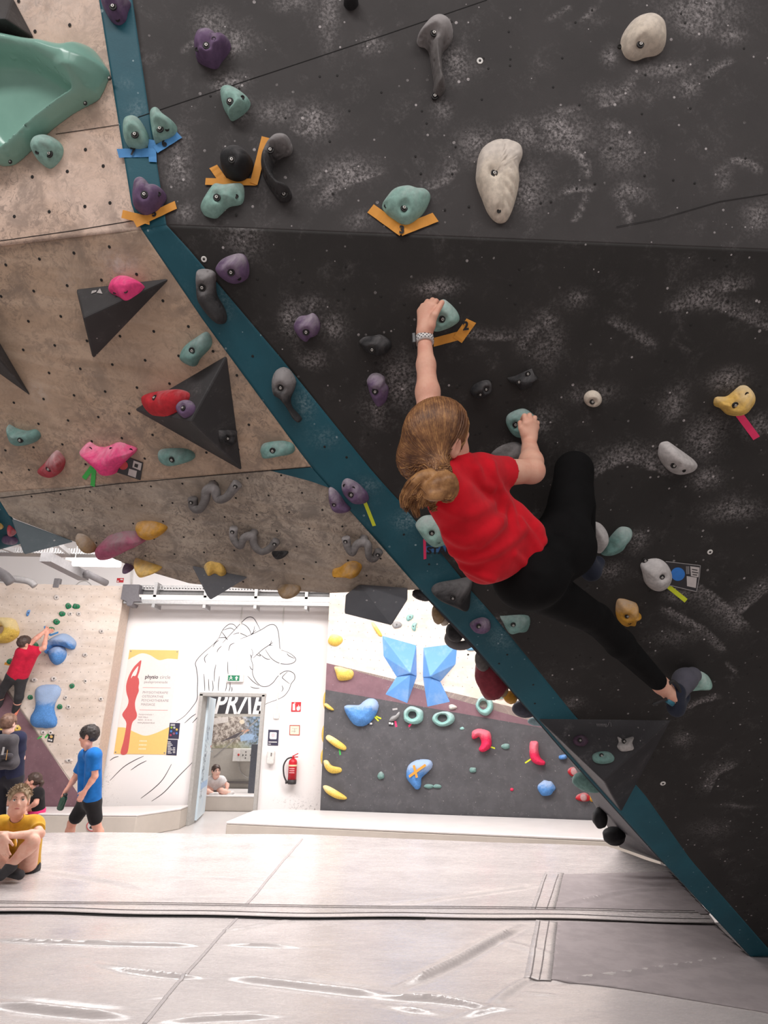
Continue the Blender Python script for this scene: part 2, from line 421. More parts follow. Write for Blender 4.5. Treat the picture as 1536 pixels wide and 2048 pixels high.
# --- the room beyond the door
M_ROOM = plain('far_room_grey', (172, 166, 158), 0.8, var=0.05)
wall_far = MB().box((-1.5, 13.35, 2.0), (6, 0.2, 4)).build('wall_far', M_ROOM); tag(wall_far, kind='structure')
FW_ = Plane((0, 13.25, 0), (0, -1, 0))

# --- climbing boulder with the dark face on the right
wall_right = empty('wall_right', (2.09, 3.99, 0.3)); tag(wall_right, kind='structure')
arete = [(1502, 1915), (1331, 1730), (1125, 1500), (943, 1286), (839, 1179), (780, 1111), (622, 934), (458, 711), (410, 646), (283, 459)]
redge = [(1552, 1917), (1381, 1719), (1290, 1590), (1145, 1426), (1040, 1296), (982, 1225), (943, 1182), (803, 1007), (749, 948), (566, 721), (380, 501), (333, 450)]
aW = [DL.hit(*p) for p in arete]; rW = [DL.hit(*p) for p in redge]
aW[0][2] = rW[0][2] = MATZ
def byheight(P, n):                      # resample a line so that its rows stay level
    P = np.asarray(P); z = np.linspace(P[0][2], P[-1][2], n); return np.stack([np.interp(z, P[:, 2], P[:, k]) for k in range(3)], 1)
n_ = 60
patch('teal_panel', byheight(aW, n_), byheight(rW, n_), 14, 260, M_TEAL, wall_right, DL,
      [('b', 'E', 690, 1040, 70, 90, .55), ('b', 'E', 180, 470, 50, 70, .5), ('b', 'E', 800, 1240, 90, 60, .45), ('b', 'I', 1350, 440, 90, 60, .7), ('b', 'I', 1090, 230, 80, 50, .6),
       ('b', 'J', 690, 850, 90, 90, .45), ('b', 'J', 110, 150, 90, 50, .6), ('b', 'J', 560, 620, 60, 80, .3)])
MARKS_L = [('b', 'E', 300, 60, 120, 110, .45), ('b', 'E', 590, 560, 70, 110, .75), ('b', 'E', 700, 480, 100, 60, .5), ('b', 'E', 850, 600, 80, 70, .55), ('b', 'E', 730, 790, 90, 50, .5),
           ('b', 'F', 290, 60, 120, 50, .75), ('b', 'F', 60, 590, 130, 140, .6), ('b', 'F', 920, 400, 90, 150, .38), ('l', 'F', [(815, 370), (840, 310), (930, 265)], 60, .5),
           ('l', 'F', [(480, 338), (600, 345), (720, 347)], 40, .45), ('b', 'F', 880, 820, 80, 90, .45), ('b', 'F', 1080, 130, 90, 60, .4),
           ('b', 'G', 1130, 270, 110, 70, .6), ('l', 'G', [(1020, 345), (1120, 310), (1230, 240), (1350, 235)], 70, .55), ('l', 'G', [(1130, 310), (1300, 370), (1530, 460)], 70, .5),
           ('l', 'G', [(620, 440), (730, 500), (830, 565)], 40, .4), ('b', 'G', 1280, 780, 110, 70, .75), ('b', 'G', 960, 920, 80, 110, .5), ('l', 'G', [(600, 1290), (650, 1262), (720, 1252), (800, 1275), (860, 1300)], 90, .7),
           ('b', 'G', 1150, 1130, 120, 130, .55), ('b', 'G', 1180, 1350, 90, 70, .6), ('b', 'G', 1480, 1040, 90, 60, .5), ('b', 'G', 480, 860, 150, 60, .4), ('b', 'G', 200, 560, 90, 150, .35),
           ('b', 'K', 1330, 60, 170, 80, .6), ('b', 'K', 740, 250, 70, 80, .5), ('b', 'K', 560, 430, 120, 60, .55), ('l', 'K', [(1370, 720), (1230, 600), (1110, 520)], 90, .6), ('l', 'K', [(1340, 720), (1420, 650), (1530, 560)], 80, .6),
           ('l', 'K', [(1260, 890), (1150, 790), (930, 670)], 40, .65), ('b', 'K', 1000, 600, 90, 50, .5), ('b', 'K', 980, 830, 120, 60, .3), ('b', 'K', 330, 1250, 90, 50, .4), ('l', 'K', [(1060, 1275), (1120, 1245), (1200, 1228)], 30, .95),
           ('l', 'K', [(1280, 1010), (1330, 1055)], 14, .7), ('l', 'L', [(1200, 520), (1230, 460), (1290, 430)], 60, .5), ('b', 'L', 1000, 240, 70, 60, .4), ('b', 'L', 1330, 650, 120, 20, .35), ('b', 'L', 1180, 800, 150, 80, .22),
           ('b', 'J', 650, 800, 70, 90, .5), ('b', 'F', 700, 1000, 80, 60, .5), ('b', 'E', 1100, 1060, 90, 120, .4)]
rL = byheight(rW, n_)
right = np.stack([np.full(n_, 3.5), np.interp(rL[:, 2], [rL[0, 2], rL[-1, 2]], [rL[0, 1], rL[-1, 1]]), rL[:, 2]], 1)
for i in range(n_):                       # keep the far edge on the plane
    right[i] = rL[i] + hdark * (3.5 - rL[i][0])
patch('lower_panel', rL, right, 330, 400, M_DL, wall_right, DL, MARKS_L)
# above the fold
aU = [DU.hit(283, 459), DU.hit(264, 416), DU.hit(198, 0), DU.hit(165, -210)]; rU = [DU.hit(333, 450), DU.hit(298, 225), DU.hit(265, 0), DU.hit(235, -210)]
aU[0] = aW[-1]; rU[0] = rW[-1]; ztop = min(aU[-1][2], rU[-1][2]); aU = byheight(aU, 30); rU = byheight(rU, 30)
patch('teal_panel', aU, rU, 14, 160, M_TEAL, wall_right, DU, [('b', 'A', 790, 640, 60, 60, .4), ('b', 'A', 720, 490, 50, 40, .3)])
MARKS_U = [('b', 'A', 1230, 150, 110, 90, .6), ('b', 'A', 1380, 240, 90, 90, .65), ('l', 'A', [(1360, 310), (1410, 300), (1430, 250)], 20, .7), ('l', 'A', [(1100, 300), (1120, 270), (1160, 250)], 16, .5), ('b', 'A', 1360, 470, 110, 60, .75), ('b', 'A', 1450, 640, 60, 60, .5),
           ('b', 'A', 1050, 960, 90, 120, .6), ('l', 'A', [(1010, 975), (1040, 945), (1075, 940)], 26, .8), ('b', 'A', 1090, 1230, 60, 60, .6), ('b', 'A', 1060, 820, 90, 100, .45),
           ('b', 'B', 470, 120, 60, 200, .5), ('b', 'B', 260, 30, 130, 50, .45), ('b', 'B', 380, 700, 120, 90, .65), ('l', 'B', [(360, 755), (310, 785), (260, 750)], 22, .8), ('b', 'B', 190, 650, 160, 70, .45), ('b', 'B', 570, 980, 170, 90, .55),
           ('l', 'B', [(490, 1135), (590, 1085), (720, 1045)], 60, .75), ('l', 'B', [(390, 1080), (420, 1030), (520, 1000)], 40, .45), ('b', 'B', 1210, 380, 90, 110, .6), ('b', 'B', 720, 260, 90, 60, .4), ('b', 'B', 1140, 640, 60, 70, .4),
           ('b', 'B', 440, 1150, 90, 60, .4), ('l', 'B', [(1080, 1110), (1180, 1070), (1230, 970)], 60, .45), ('b', 'B', 1360, 850, 130, 110, .5), ('b', 'B', 660, 1290, 90, 60, .4),
           ('b', 'C', 1130, 60, 220, 110, .7), ('l', 'C', [(1190, 130), (1120, 150), (1060, 135)], 60, .6), ('b', 'C', 1290, 190, 100, 60, .5), ('l', 'C', [(500, 50), (480, 75), (450, 105)], 20, .6), ('l', 'C', [(350, 40), (300, 75), (240, 105)], 20, .4),
           ('b', 'C', 640, 540, 130, 60, .5), ('l', 'C', [(590, 625), (660, 590), (740, 500)], 50, .6), ('b', 'C', 950, 400, 170, 50, .5), ('l', 'C', [(1200, 450), (1250, 400), (1300, 380)], 30, .6), ('b', 'C', 1070, 500, 70, 90, .5),
           ('b', 'C', 350, 770, 170, 100, .8), ('b', 'C', 120, 800, 150, 90, .5), ('l', 'C', [(480, 1010), (450, 930), (390, 880), (300, 858), (220, 860)], 30, .8), ('b', 'C', 680, 900, 120, 130, .6), ('b', 'C', 130, 1120, 120, 150, .5),
           ('l', 'C', [(350, 1140), (400, 1125), (480, 1128)], 30, .7), ('l', 'C', [(400, 1300), (450, 1210), (480, 1120)], 14, .6), ('l', 'C', [(730, 1300), (690, 1210), (655, 1140)], 26, .65), ('b', 'C', 740, 1150, 100, 60, .6), ('l', 'C', [(290, 655), (340, 665), (400, 655)], 26, .5),
           ('l', 'C', [(1480, 985), (1430, 955), (1360, 935)], 30, .65), ('b', 'C', 1280, 1050, 50, 90, .45), ('b', 'C', 1470, 1290, 80, 90, .5), ('l', 'C', [(1260, 1000), (1300, 985), (1330, 940)], 12, .4), ('b', 'C', 620, 300, 40, 60, .6), ('b', 'C', 640, 740, 60, 40, .5)]
rr = np.array([p + hdark * (3.5 - p[0]) for p in rU])
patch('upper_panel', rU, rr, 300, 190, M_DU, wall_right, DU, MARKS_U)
# joint lines between the plywood sheets under the paint: narrow recessed strips
M_JOINT = plain('joint_dark', (24, 22, 22), 0.9)
def joint(plane, c, pts, w, parent, name='panel_joint'):
    mb = MB(); P = [plane.lh(c, p)[:2] for p in pts]; s = plane.scale(*px(c, pts[0])) * CROPS[c][2]; w = w / s / 2
    for a, b in zip(P[:-1], P[1:]):
        d = unit(b - a); nn = np.array([-d[1], d[0]]) * w
        V = [plane.w(*q, z) - np.array(parent.location) for z in (0.0003, 0.0009) for q in (a - nn, b - nn, b + nn, a + nn)]
        mb.add(V, [(4, 5, 6, 7), (0, 1, 5, 4), (1, 2, 6, 5), (2, 3, 7, 6), (3, 0, 4, 7)])
    return mb.build(name, M_JOINT, parent)
joint(DU, 'A', [(815, 693), (1536, 450)], 4, wall_right)
joint(DU, 'B', [(0, 470), (800, 205), (1400, 0)], 4, wall_right)
joint(DU, 'C', [(640, 1340), (900, 1290), (1250, 1190), (1536, 1145)], 3, wall_right)
rs = np.random.default_rng(5); hs = []
for k in range(60):
    u, v = rs.uniform(420, 1500), rs.uniform(20, 430); hs.append(DU.loc(DU.hit(u, v))[:2])
holes('bolt_hole', DU, hs, 0.0036, wall_right, HOLE)
hs = []
for k in range(150):
    v = rs.uniform(510, 1880); x0 = np.interp(v, [450, 948, 1426, 1900], [333, 749, 1145, 1536]); u = rs.uniform(x0 + 15, 1530) if x0 < 1500 else 1530
    hs.append(DL.loc(DL.hit(u, v))[:2])
holes('bolt_hole', DL, hs, 0.0045, wall_right, HOLE)
hs = [DL.lh('E', p)[:2] for p in ((370, 775), (795, 1310), (925, 1372), (575, 640))] + [DL.lh('J', p)[:2] for p in ((240, 395), (85, 212), (720, 950), (670, 1005), (880, 1135), (890, 1250), (480, 950))]
holes('bolt_hole', DL, hs, 0.0045, wall_right, HOLE)

# side of the dark boulder, turned away to the left, and the low wall it stands on
M_SIDE = paint('paint_grey_side', (62, 61, 66), 0.6, 0.3)
bk = [(2.57, 7.23, 0.3), at(1187, 1606, 5.4), at(1160, 1552, 4.3), at(1104, 1464, 3.1), at(1010, 1352, 2.62), at(868, 1208, 2.4)]
fr = [np.array((2.71, 6.45, 0.3)), DL.hit(1331, 1730) + (0.0, 0.02, 0), DL.hit(1245, 1634) + (0, 0.02, 0), DL.hit(1125, 1500) + (0, 0.02, 0), DL.hit(1000, 1354) + (0, 0.02, 0), ar3 + (0, 0.02, 0)]
patch('side_panel', bk, fr, 24, 60, M_SIDE, wall_right, None, thick=0.05, inward=np.array([-0.7, 0, -0.7]))
patch('side_panel', [(2.72, 6.44, 0.3), fr[1]], [aW[0] + (0.01, 0.02, 0), fr[1] + (0.02, 0, 0.0)], 8, 8, M_SIDE, wall_right, None, thick=0.03, inward=np.array([-0.9, 0, -0.3]))

# --- plywood arch on the left
wall_left = empty('wall_left', (-1.2, 2.0, 2.0)); tag(wall_left, kind='structure')
M_WT = plywood('plywood_lit', (222, 196, 180), 0.55, (1, 7, 1))  # one wood for all three panels; this tone carries the light up here
M_WM = plywood('plywood_worn_shaded', (192, 167, 146), 0.62, (1, 7, 1), (92, 84, 80))  # real dirt, plus a base colour darkened for shade on the overhang
M_WL = plywood('plywood_underside_shaded', (182, 168, 154), 0.66, (0.6, 9, 1), (78, 73, 72))  # same wood, shade of the downward face put into its base colour
patch('plywood_panel', [WT.hit(-420, 536), WT.hit(-420, -260)], [ar1, DU.hit(165, -210)], 90, 90, M_WT, wall_left, WT, [('b', 'A', 200, 40, 500, 200, .3)])
patch('plywood_panel', [WM.hit(-500, 1026), WM.hit(-420, 536)], [aW[6], aW[-1]], 150, 120, M_WM, wall_left, WM,
      [('b', 'D', 700, 220, 110, 60, .8), ('b', 'D', 230, 1010, 60, 60, .6), ('b', 'D', 420, 330, 120, 50, .2)])
seam = [(0, 985), (622, 934)]; low = [(-6, 992), (20, 1034), (151, 1084), (263, 1133), (380, 1167), (487, 1177), (660, 1186), (839, 1190)]
lowW = [WL.hit(*p) for p in low]; lowW[-1] = ar3
patch('plywood_panel', resample(lowW, 60), resample([WL.hit(-12, 986), aW[6]], 60), 60, 120, M_WL, wall_left, WL, [('b', 'I', 660, 150, 100, 30, .6)])
lb = resample(lowW, 30); patch('back_panel', lb - WL.n * 0.02 + (0, 0.02, 0), lb + (0, 0.25, 0.9), 4, 30, M_WL, wall_left, None, inward=np.array([0, -1.0, 0]))
joint(WM, 'D', [(0, 1612), (700, 1528), (1450, 1462), (1836, 1430)], 4, wall_left)
joint(WT, 'A', [(330, 793), (520, 765), (705, 737)], 3, wall_left)
joint(WT, 'A', [(0, 1424), (420, 1365), (800, 1302)], 4, wall_left)
tp = [WL.lh('I', p)[:2] for p in ((500, 127), (745, 106), (858, 232), (740, 190))]
mbp = MB().prism([tuple(q) for q in tp], 0.0002, 0.0015); o = mbp.build('teal_patch', M_TEAL, wall_left, Matrix.Translation(-Vector(wall_left.location)) @ WL.frame(WL.o))
poly_t = inpoly([(-5, 0), (195, -5), (262, 415), (250, 440), (-5, 470)])
holes('bolt_hole', WT, [WT.lh('A', p)[:2] for p in ((207, 185), (412, 148), (427, 291), (505, 884), (610, 981), (398, 1013), (191, 1045), (650, 1199), (502, 1220), (291, 1251), (85, 1279), (110, 6))], 0.0052, wall_left, HOLE)
holes('bolt_hole', WM, lattice(WM, 'px', (148, 506), (79, 518), (203, 560), inpoly([(-5, 490), (270, 455), (600, 925), (-5, 980)])), 0.0048, wall_left, HOLE)
holes('bolt_hole', WL, lattice(WL, 'px', (121, 988), (180, 983), (165, 1020), inpoly([(4, 995), (615, 945), (820, 1180), (640, 1178), (470, 1170), (370, 1155), (160, 1075)])), 0.0040, wall_left, HOLE)
# the arch's left leg, mostly outside the picture
lp = [WL.hit(-12, 986), WL.hit(22, 1036), at(40, 1084, 2.45), at(-8, 1096, 2.5)]
patch('teal_leg', [MATP.hit(-460, 2050), at(-360, 1400, 2.7), at(-330, 1040, 2.3)], [MATP.hit(-110, 2050), at(-60, 1400, 2.7), lp[0]], 12, 40, M_TEAL, wall_left, None, inward=np.array([0, -1.0, 0]))
patch('teal_leg', [at(-10, 1098, 2.5), lp[0]], [lp[2], lp[1]], 8, 8, M_TEAL, wall_left, None, inward=np.array([0, -1.0, 0]))

# --- far climbing walls
M_FPLY = plywood('plywood_far', (232, 217, 206), 0.16, (1, 3, 1), (120, 108, 104), 1.6)
M_FDARK = paint('paint_far_charcoal_hazed', (86, 84, 87), 0.7, 0.35)  # charcoal lifted in its base colour to stand in for haze
M_PURPLE = paint('paint_plum', (130, 98, 106), 0.7, 0.25)
wall_climb_left = empty('wall_far_left', LW.hit(100, 1612)); tag(wall_climb_left, kind='structure')
def fill(name, plane, poly, m, parent, z=0.0, t=0.05, dens=0.06):
    """flat painted panel of any outline, with its thickness; the outline is given in photo pixels"""
    P = [tuple(plane.loc(plane.hit(*p))[:2]) for p in poly]
    mb = MB().prism(P, z - t, z); o = mb.build(name, m, parent, Matrix.Translation(-Vector(parent.location)) @ plane.frame(plane.o)); return o
lr = LW.lh('px', (224, 1330))[0]      # its right edge stands upright
def lwpx(y): return (LW.lh('px', (0, y))[1])
P = lambda c, x, y: tuple(LW.lh(c, (x, y))[:2])
ytop = LW.lh('px', (120, 1169))[1]; ybot = LW.lh('px', (120, 1614))[1]
d0 = P('px', 0, 1357); d1 = P('px', 158, 1590); sl = (d1[1] - d0[1]) / (d1[0] - d0[0]); xb = d1[0] + (ybot - d1[1]) / sl
ml = Matrix.Translation(-Vector(wall_climb_left.location)) @ LW.frame(LW.o)
x9 = d0[0] - 1.5
MB().prism([(x9, ytop), (lr, ytop), (lr, ybot), (xb, ybot), (x9, d0[1] - 1.5 * sl)], -0.05, 0).build('plywood_panel', M_FPLY, wall_climb_left, ml)
MB().prism([(x9, d0[1] - 1.5 * sl), (xb, ybot), (x9, ybot)], -0.05, 0).build('plum_panel', M_PURPLE, wall_climb_left, ml)
MB().box((lr - 0.01, (ytop + ybot) / 2, -0.19), (0.03, ytop - ybot, 0.37)).build('side_board', plain('board_beige', (205, 186, 172), 0.7), wall_climb_left, ml)
lpoly = inpoly([(0, 1172), (240, 1176), (205, 1450), (190, 1610), (165, 1590), (0, 1350)])
holes('bolt_hole', LW, lattice(LW, 'M', (340, 105), (430, 105), (363, 200), lpoly, 40), 0.0075, wall_climb_left, plain('tnut_grey', (150, 138, 128), 0.6))
wall_climb_right = empty('wall_far_right', RW.o); tag(wall_climb_right, kind='structure')
mr = Matrix.Translation(-Vector(wall_climb_right.location)) @ RW.frame(RW.o)
P = lambda c, x, y: tuple(RW.lh(c, (x, y))[:2])
x0 = RW.lh('px', (650, 1400))[0]; x1 = x0 + 6.2; top = 3.9
a0, a1 = P('px', 650.5, 1325), P('px', 1085, 1448); b0, b1 = P('px', 649, 1379), P('px', 1065, 1452)
def ln(a, b, x): return a[1] + (b[1] - a[1]) * (x - a[0]) / (b[0] - a[0])
MB().prism([(x0, ln(a0, a1, x0)), (x1, ln(a0, a1, x1)), (x1, top), (x0, top)], -0.05, 0).build('plywood_panel', M_FPLY, wall_climb_right, mr)
MB().prism([(x0, ln(b0, b1, x0)), (x1, ln(b0, b1, x1)), (x1, ln(a0, a1, x1)), (x0, ln(a0, a1, x0))], -0.05, 0).build('plum_panel', M_PURPLE, wall_climb_right, mr)
MB().prism([(x0, -0.28), (x1, -0.28), (x1, ln(b0, b1, x1)), (x0, ln(b0, b1, x0))], -0.05, 0).build('charcoal_panel', M_FDARK, wall_climb_right, mr)
MB().box((x0 + 0.015, 1.8, -0.22), (0.03, 4.2, 0.34)).build('side_board', plain('board_beige', (205, 186, 172), 0.7), wall_climb_right, mr)
rpoly = inpoly([(660, 1190), (1000, 1190), (1000, 1405), (655, 1318)])
holes('bolt_hole', RW, lattice(RW, 'Q', (170, 497), (245, 503), (213, 424), rpoly, 40), 0.0075, wall_climb_right, plain('tnut_grey', (150, 138, 128), 0.6))
# ------------------------------------------------------------------ signed-distance meshing (bodies, soft shapes)
def surface_nets(f, o, h):
    s = f < 0; nx, ny, nz = f.shape
    c = np.zeros((nx - 1, ny - 1, nz - 1), np.uint8)
    for dx in (0, 1):
        for dy in (0, 1):
            for dz in (0, 1): c += s[dx:nx - 1 + dx, dy:ny - 1 + dy, dz:nz - 1 + dz]
    act = np.argwhere((c > 0) & (c < 8)); idx = np.full(c.shape, -1, np.int32); idx[tuple(act.T)] = np.arange(len(act))
    acc = np.zeros((len(act), 3)); cnt = np.zeros(len(act))
    cor = [(a, b, d) for a in (0, 1) for b in (0, 1) for d in (0, 1)]
    for a in cor:
        for ax in range(3):
            if a[ax]: continue
            b = list(a); b[ax] = 1
            fa = f[act[:, 0] + a[0], act[:, 1] + a[1], act[:, 2] + a[2]]; fb = f[act[:, 0] + b[0], act[:, 1] + b[1], act[:, 2] + b[2]]
            k = (fa < 0) != (fb < 0); t = np.where(k, fa / np.where(k, fa - fb, 1), 0)
            p = np.tile(np.array(a, float), (len(act), 1)); p[:, ax] += t; acc[k] += p[k]; cnt += k
    V = np.asarray(o) + (act + acc / np.maximum(cnt, 1)[:, None]) * h
    Q = []
    for ax in range(3):
        b, d = (ax + 1) % 3, (ax + 2) % 3
        sl = [slice(None)] * 3; sl[ax] = slice(0, -1); s0 = s[tuple(sl)]; sl[ax] = slice(1, None); s1 = s[tuple(sl)]
        e = np.argwhere(s0 != s1); e = e[(e[:, b] > 0) & (e[:, d] > 0) & (e[:, b] < f.shape[b] - 1) & (e[:, d] < f.shape[d] - 1)]
        def cell(ob, od):
            q = e.copy(); q[:, b] += ob; q[:, d] += od; return idx[tuple(q.T)]
        q = np.stack([cell(-1, -1), cell(0, -1), cell(0, 0), cell(-1, 0)], 1); fl = s0[tuple(e.T)]
        q[~fl] = q[~fl][:, ::-1]; Q.append(q)
    return V, np.concatenate(Q)
def sdf_mesh(name, fn, lo, hi, h, coarse=4, pad=0.02):
    lo = np.asarray(lo, float) - pad; hi = np.asarray(hi, float) + pad
    nb = np.maximum(np.ceil((hi - lo) / (h * coarse)).astype(int), 1); H = h * coarse
    ax = [lo[k] + (np.arange(nb[k]) + 0.5) * H - h / 2 for k in range(3)]
    G = np.stack(np.meshgrid(*ax, indexing='ij'), -1).reshape(-1, 3)
    fc = fn(G); on = np.abs(fc) < H * 1.25
    full = np.repeat(np.repeat(np.repeat(np.where(fc < 0, -1.0, 1.0).reshape(nb).astype(np.float32), coarse, 0), coarse, 1), coarse, 2)
    bi = np.argwhere(on.reshape(nb)); off = np.stack(np.meshgrid(*[np.arange(coarse)] * 3, indexing='ij'), -1).reshape(-1, 3)
    ii = (bi[:, None, :] * coarse + off[None]).reshape(-1, 3)
    for k in range(0, len(ii), 400000):
        j = ii[k:k + 400000]; full[tuple(j.T)] = fn(lo + j * h)
    V, Q = surface_nets(full, lo, h)
    return npmesh(name, V, Q[(Q >= 0).all(1)])
def sm_min(a, b, k):
    if k <= 0: return np.minimum(a, b)
    t = np.clip(0.5 + 0.5 * (b - a) / k, 0, 1); return b + (a - b) * t - k * t * (1 - t)
class Sdf:
    """a list of rounded shapes joined smoothly"""
    def __init__(s): s.ops = []; s.lo = np.full(3, 1e9); s.hi = -s.lo
    def _b(s, p, r): s.lo = np.minimum(s.lo, np.asarray(p) - r); s.hi = np.maximum(s.hi, np.asarray(p) + r)
    def cone(s, a, b, ra, rb, k=0.02, cut=False):
        a = np.asarray(a, float); b = np.asarray(b, float)
        if not cut: s._b(a, ra); s._b(b, rb)
        s.ops.append(('x' if cut else 'c', a, b, ra, rb, k)); return s
    def chain(s, P, R, k=0.02):
        for i in range(len(P) - 1): s.cone(P[i], P[i + 1], R[i], R[i + 1], k)
        return s
    def ell(s, c, r, M=None, k=0.02, cut=False):
        c = np.asarray(c, float); M = np.eye(3) if M is None else np.asarray(M)     # rows of M: the ellipsoid's axes
        if not cut: s._b(c, max(r))
        s.ops.append(('y' if cut else 'e', c, np.asarray(r, float), M, k)); return s
    def plane(s, p, n, k=0.0): s.ops.append(('p', np.asarray(p, float), unit(n), k)); return s
    def ridge(s, P, w, amp): s.ops.append(('r', [np.asarray(p, float) for p in P], w, amp)); return s
    def wave(s, sc, amp, seed=0): s.ops.append(('w', sc, amp, seed)); return s
    def __call__(s, P):
        d = np.full(len(P), 1.0)
        for o in s.ops:
            if o[0] in 'cx':
                ab = o[2] - o[1]; t = np.clip(((P - o[1]) @ ab) / (ab @ ab + 1e-12), 0, 1)
                q = np.linalg.norm(P - o[1] - t[:, None] * ab, axis=1) - (o[3] + (o[4] - o[3]) * t)
                d = sm_min(d, q, o[5]) if o[0] == 'c' else -sm_min(-d, q, o[5])
            elif o[0] in 'ey':
                L_ = ((P - o[1]) @ o[3].T) / o[2]; k0 = np.linalg.norm(L_, axis=1); k1 = np.linalg.norm(L_ / o[2], axis=1)
                q = k0 * (k0 - 1) / (k1 + 1e-9)
                d = sm_min(d, q, o[4]) if o[0] == 'e' else -sm_min(-d, q, o[4])
            elif o[0] == 'p':
                d = -sm_min(-d, -((P - o[1]) @ o[2]), o[3])
            elif o[0] == 'r':
                m = np.full(len(P), 9.0)
                for a, b in zip(o[1][:-1], o[1][1:]): m = np.minimum(m, seg_dist(P, a, b))
                d = d - o[3] * np.exp(-(m / o[2]) ** 2)
            elif o[0] == 'w':
                d = d + vnoise(P, o[1], o[3]) * o[2]
        return d
    def build(s, name, h, m, parent=None, coarse=4):
        me = sdf_mesh(name, s, s.lo, s.hi, h, coarse, pad=4 * h)
        off = np.array(parent.location) if parent is not None else np.zeros(3)
        me.transform(Matrix.Translation(tuple(-off)))
        return link(name, me, m, parent)

# ------------------------------------------------------------------ holds
def poly_sdf(Q, poly):
    n = len(poly); d = np.full(len(Q), 9.0); ins = np.zeros(len(Q), bool)
    for i in range(n):
        a, b = poly[i], poly[(i + 1) % n]; d = np.minimum(d, seg_dist(Q, a, b))
        c = ((a[1] > Q[:, 1]) != (b[1] > Q[:, 1])) & (Q[:, 0] < (b[0] - a[0]) * (Q[:, 1] - a[1]) / (b[1] - a[1] + 1e-12) + a[0]); ins ^= c
    return np.where(ins, -d, d)
_seed = [0]
def hold(name, label, c, pts, plane, h, m, bolts=(), peak=None, prof=2.0, sharp=False, pockets=(), group=None, cat='climbing hold', br=0.0105, rough=0.1, per=5, hole=None, ridges=False, soft=False, kind2=None):
    """a moulded hold screwed flat on a panel: outline at the panel, rounded body towards the room"""
    _seed[0] += 1; sd = _seed[0]
    O = np.array([plane.lh(c, p, 0 if kind2 else h * .18)[:2] for p in pts]); cen = O.mean(0)
    if not sharp: O = catmull(O, per)
    ctr = plane.w(*cen); O = O - cen
    hb = [plane.lh(c, p, h * 0.8)[:2] - cen for p in bolts]; hp = [plane.lh(c, p, h * 0.7)[:2] - cen for p in pockets]
    def H_mod(X, z):
        f = 1 + rough * vnoise(np.c_[X, X[:, :1] * 0] , 26, sd)
        if ridges:
            a = X @ np.array([0.5, 0.85]); f = f + np.where(X[:, 0] > 0.0, 0.16 * np.abs(np.sin(a * 110 + 6 * X[:, 0] * 6)) * np.clip(X[:, 0] * 60, 0, 1) - 0.12, 0)
        z = z * f
        for q in hb:
            d = np.linalg.norm(X - q, axis=1); z = z - np.minimum(h * 0.42, 0.012) * np.exp(-(d / (br * 1.5)) ** 4)
        for q in hp:
            d = np.linalg.norm(X - q, axis=1); z = z - np.minimum(h * 0.4, 0.008) * np.exp(-(d / (br * 0.9)) ** 4)
        return z
    if hole is None and not soft:
        pk = (plane.lh(c, peak, h)[:2] - cen) if peak is not None else np.zeros(2)
        S = [1.0, 1.0, 0.985, 0.95, 0.89, 0.81, 0.71, 0.60, 0.48, 0.36, 0.24, 0.12]; V = []
        n = len(O)
        for k, s_ in enumerate(S):
            X = pk + (O - pk) * s_; z = h * (1 - s_ ** prof) ** 0.55 if k else -0.002
            zz = H_mod(X, np.full(n, z)) if k > 1 else np.full(n, max(z, 0.0006) if k else z)
            V.append(np.c_[X, zz])
        V = np.concatenate(V + [np.array([[pk[0], pk[1], H_mod(pk[None], np.array([h]))[0]]])])
        K = len(S); F_ = [(k * n + j, k * n + (j + 1) % n, (k + 1) * n + (j + 1) % n, (k + 1) * n + j) for k in range(K - 1) for j in range(n)]
        F_ += [((K - 1) * n + j, (K - 1) * n + (j + 1) % n, K * n) for j in range(n)]
        if sum(O[i][0] * O[(i + 1) % n][1] - O[(i + 1) % n][0] * O[i][1] for i in range(n)) < 0: F_ = [f[::-1] for f in F_]
        me = mesh(name, V, F_, True)
        ht = lambda q: V[np.argmin(np.linalg.norm(V[:, :2] - q, axis=1) + (V[:, 2] < 0.001) * 9)][2]
    else:
        Hh = None
        if hole is not None: Hh = catmull(np.array([plane.lh(c, p)[:2] for p in hole]) - cen, 4)
        lo, hi = O.min(0), O.max(0); vox = max(min(hi - lo) / 34, 0.0022)
        if kind2: vox = max(hi - lo) / 110
        def dist(X):
            d = poly_sdf(X, O)
            return d if Hh is None else np.maximum(d, -poly_sdf(X, Hh))
        g = np.stack(np.meshgrid(np.linspace(lo[0], hi[0], 60), np.linspace(lo[1], hi[1], 60)), -1).reshape(-1, 2)
        E = -dist(g).min() * 0.95
        cache = {}
        def fn(Pt):
            X = Pt[:, :2]; ux, inv = np.unique(np.round(X / (vox * 0.25)).astype(np.int64), axis=0, return_inverse=True)
            Xu = ux * (vox * 0.25); du = dist(Xu); e = np.clip(-du / E, 0, 1)
            Hu = kind2(Xu, cen, du) if kind2 else H_mod(Xu, h * (1 - (1 - e) ** prof) ** 0.55)
            inv = inv.ravel(); return np.maximum(np.maximum(du[inv], (Pt[:, 2] - Hu[inv]) * 0.7), -Pt[:, 2] - 0.002)
        me = sdf_mesh(name, fn, (lo[0], lo[1], -0.004), (hi[0], hi[1], h * 1.25), vox, 4, 3 * vox)
        vv = np.empty(len(me.vertices) * 3, np.float32); me.vertices.foreach_get('co', vv); vv = vv.reshape(-1, 3)
        ht = lambda q: vv[np.argmin(np.linalg.norm(vv[:, :2] - q, axis=1) + (vv[:, 2] < 0.002) * 9)][2]
    o = link(name, me, m, None, plane.frame(ctr)); tag(o, label, cat, group)
    for q in hb: add_bolt(o, (q[0], q[1], ht(q) - 0.0005), br)
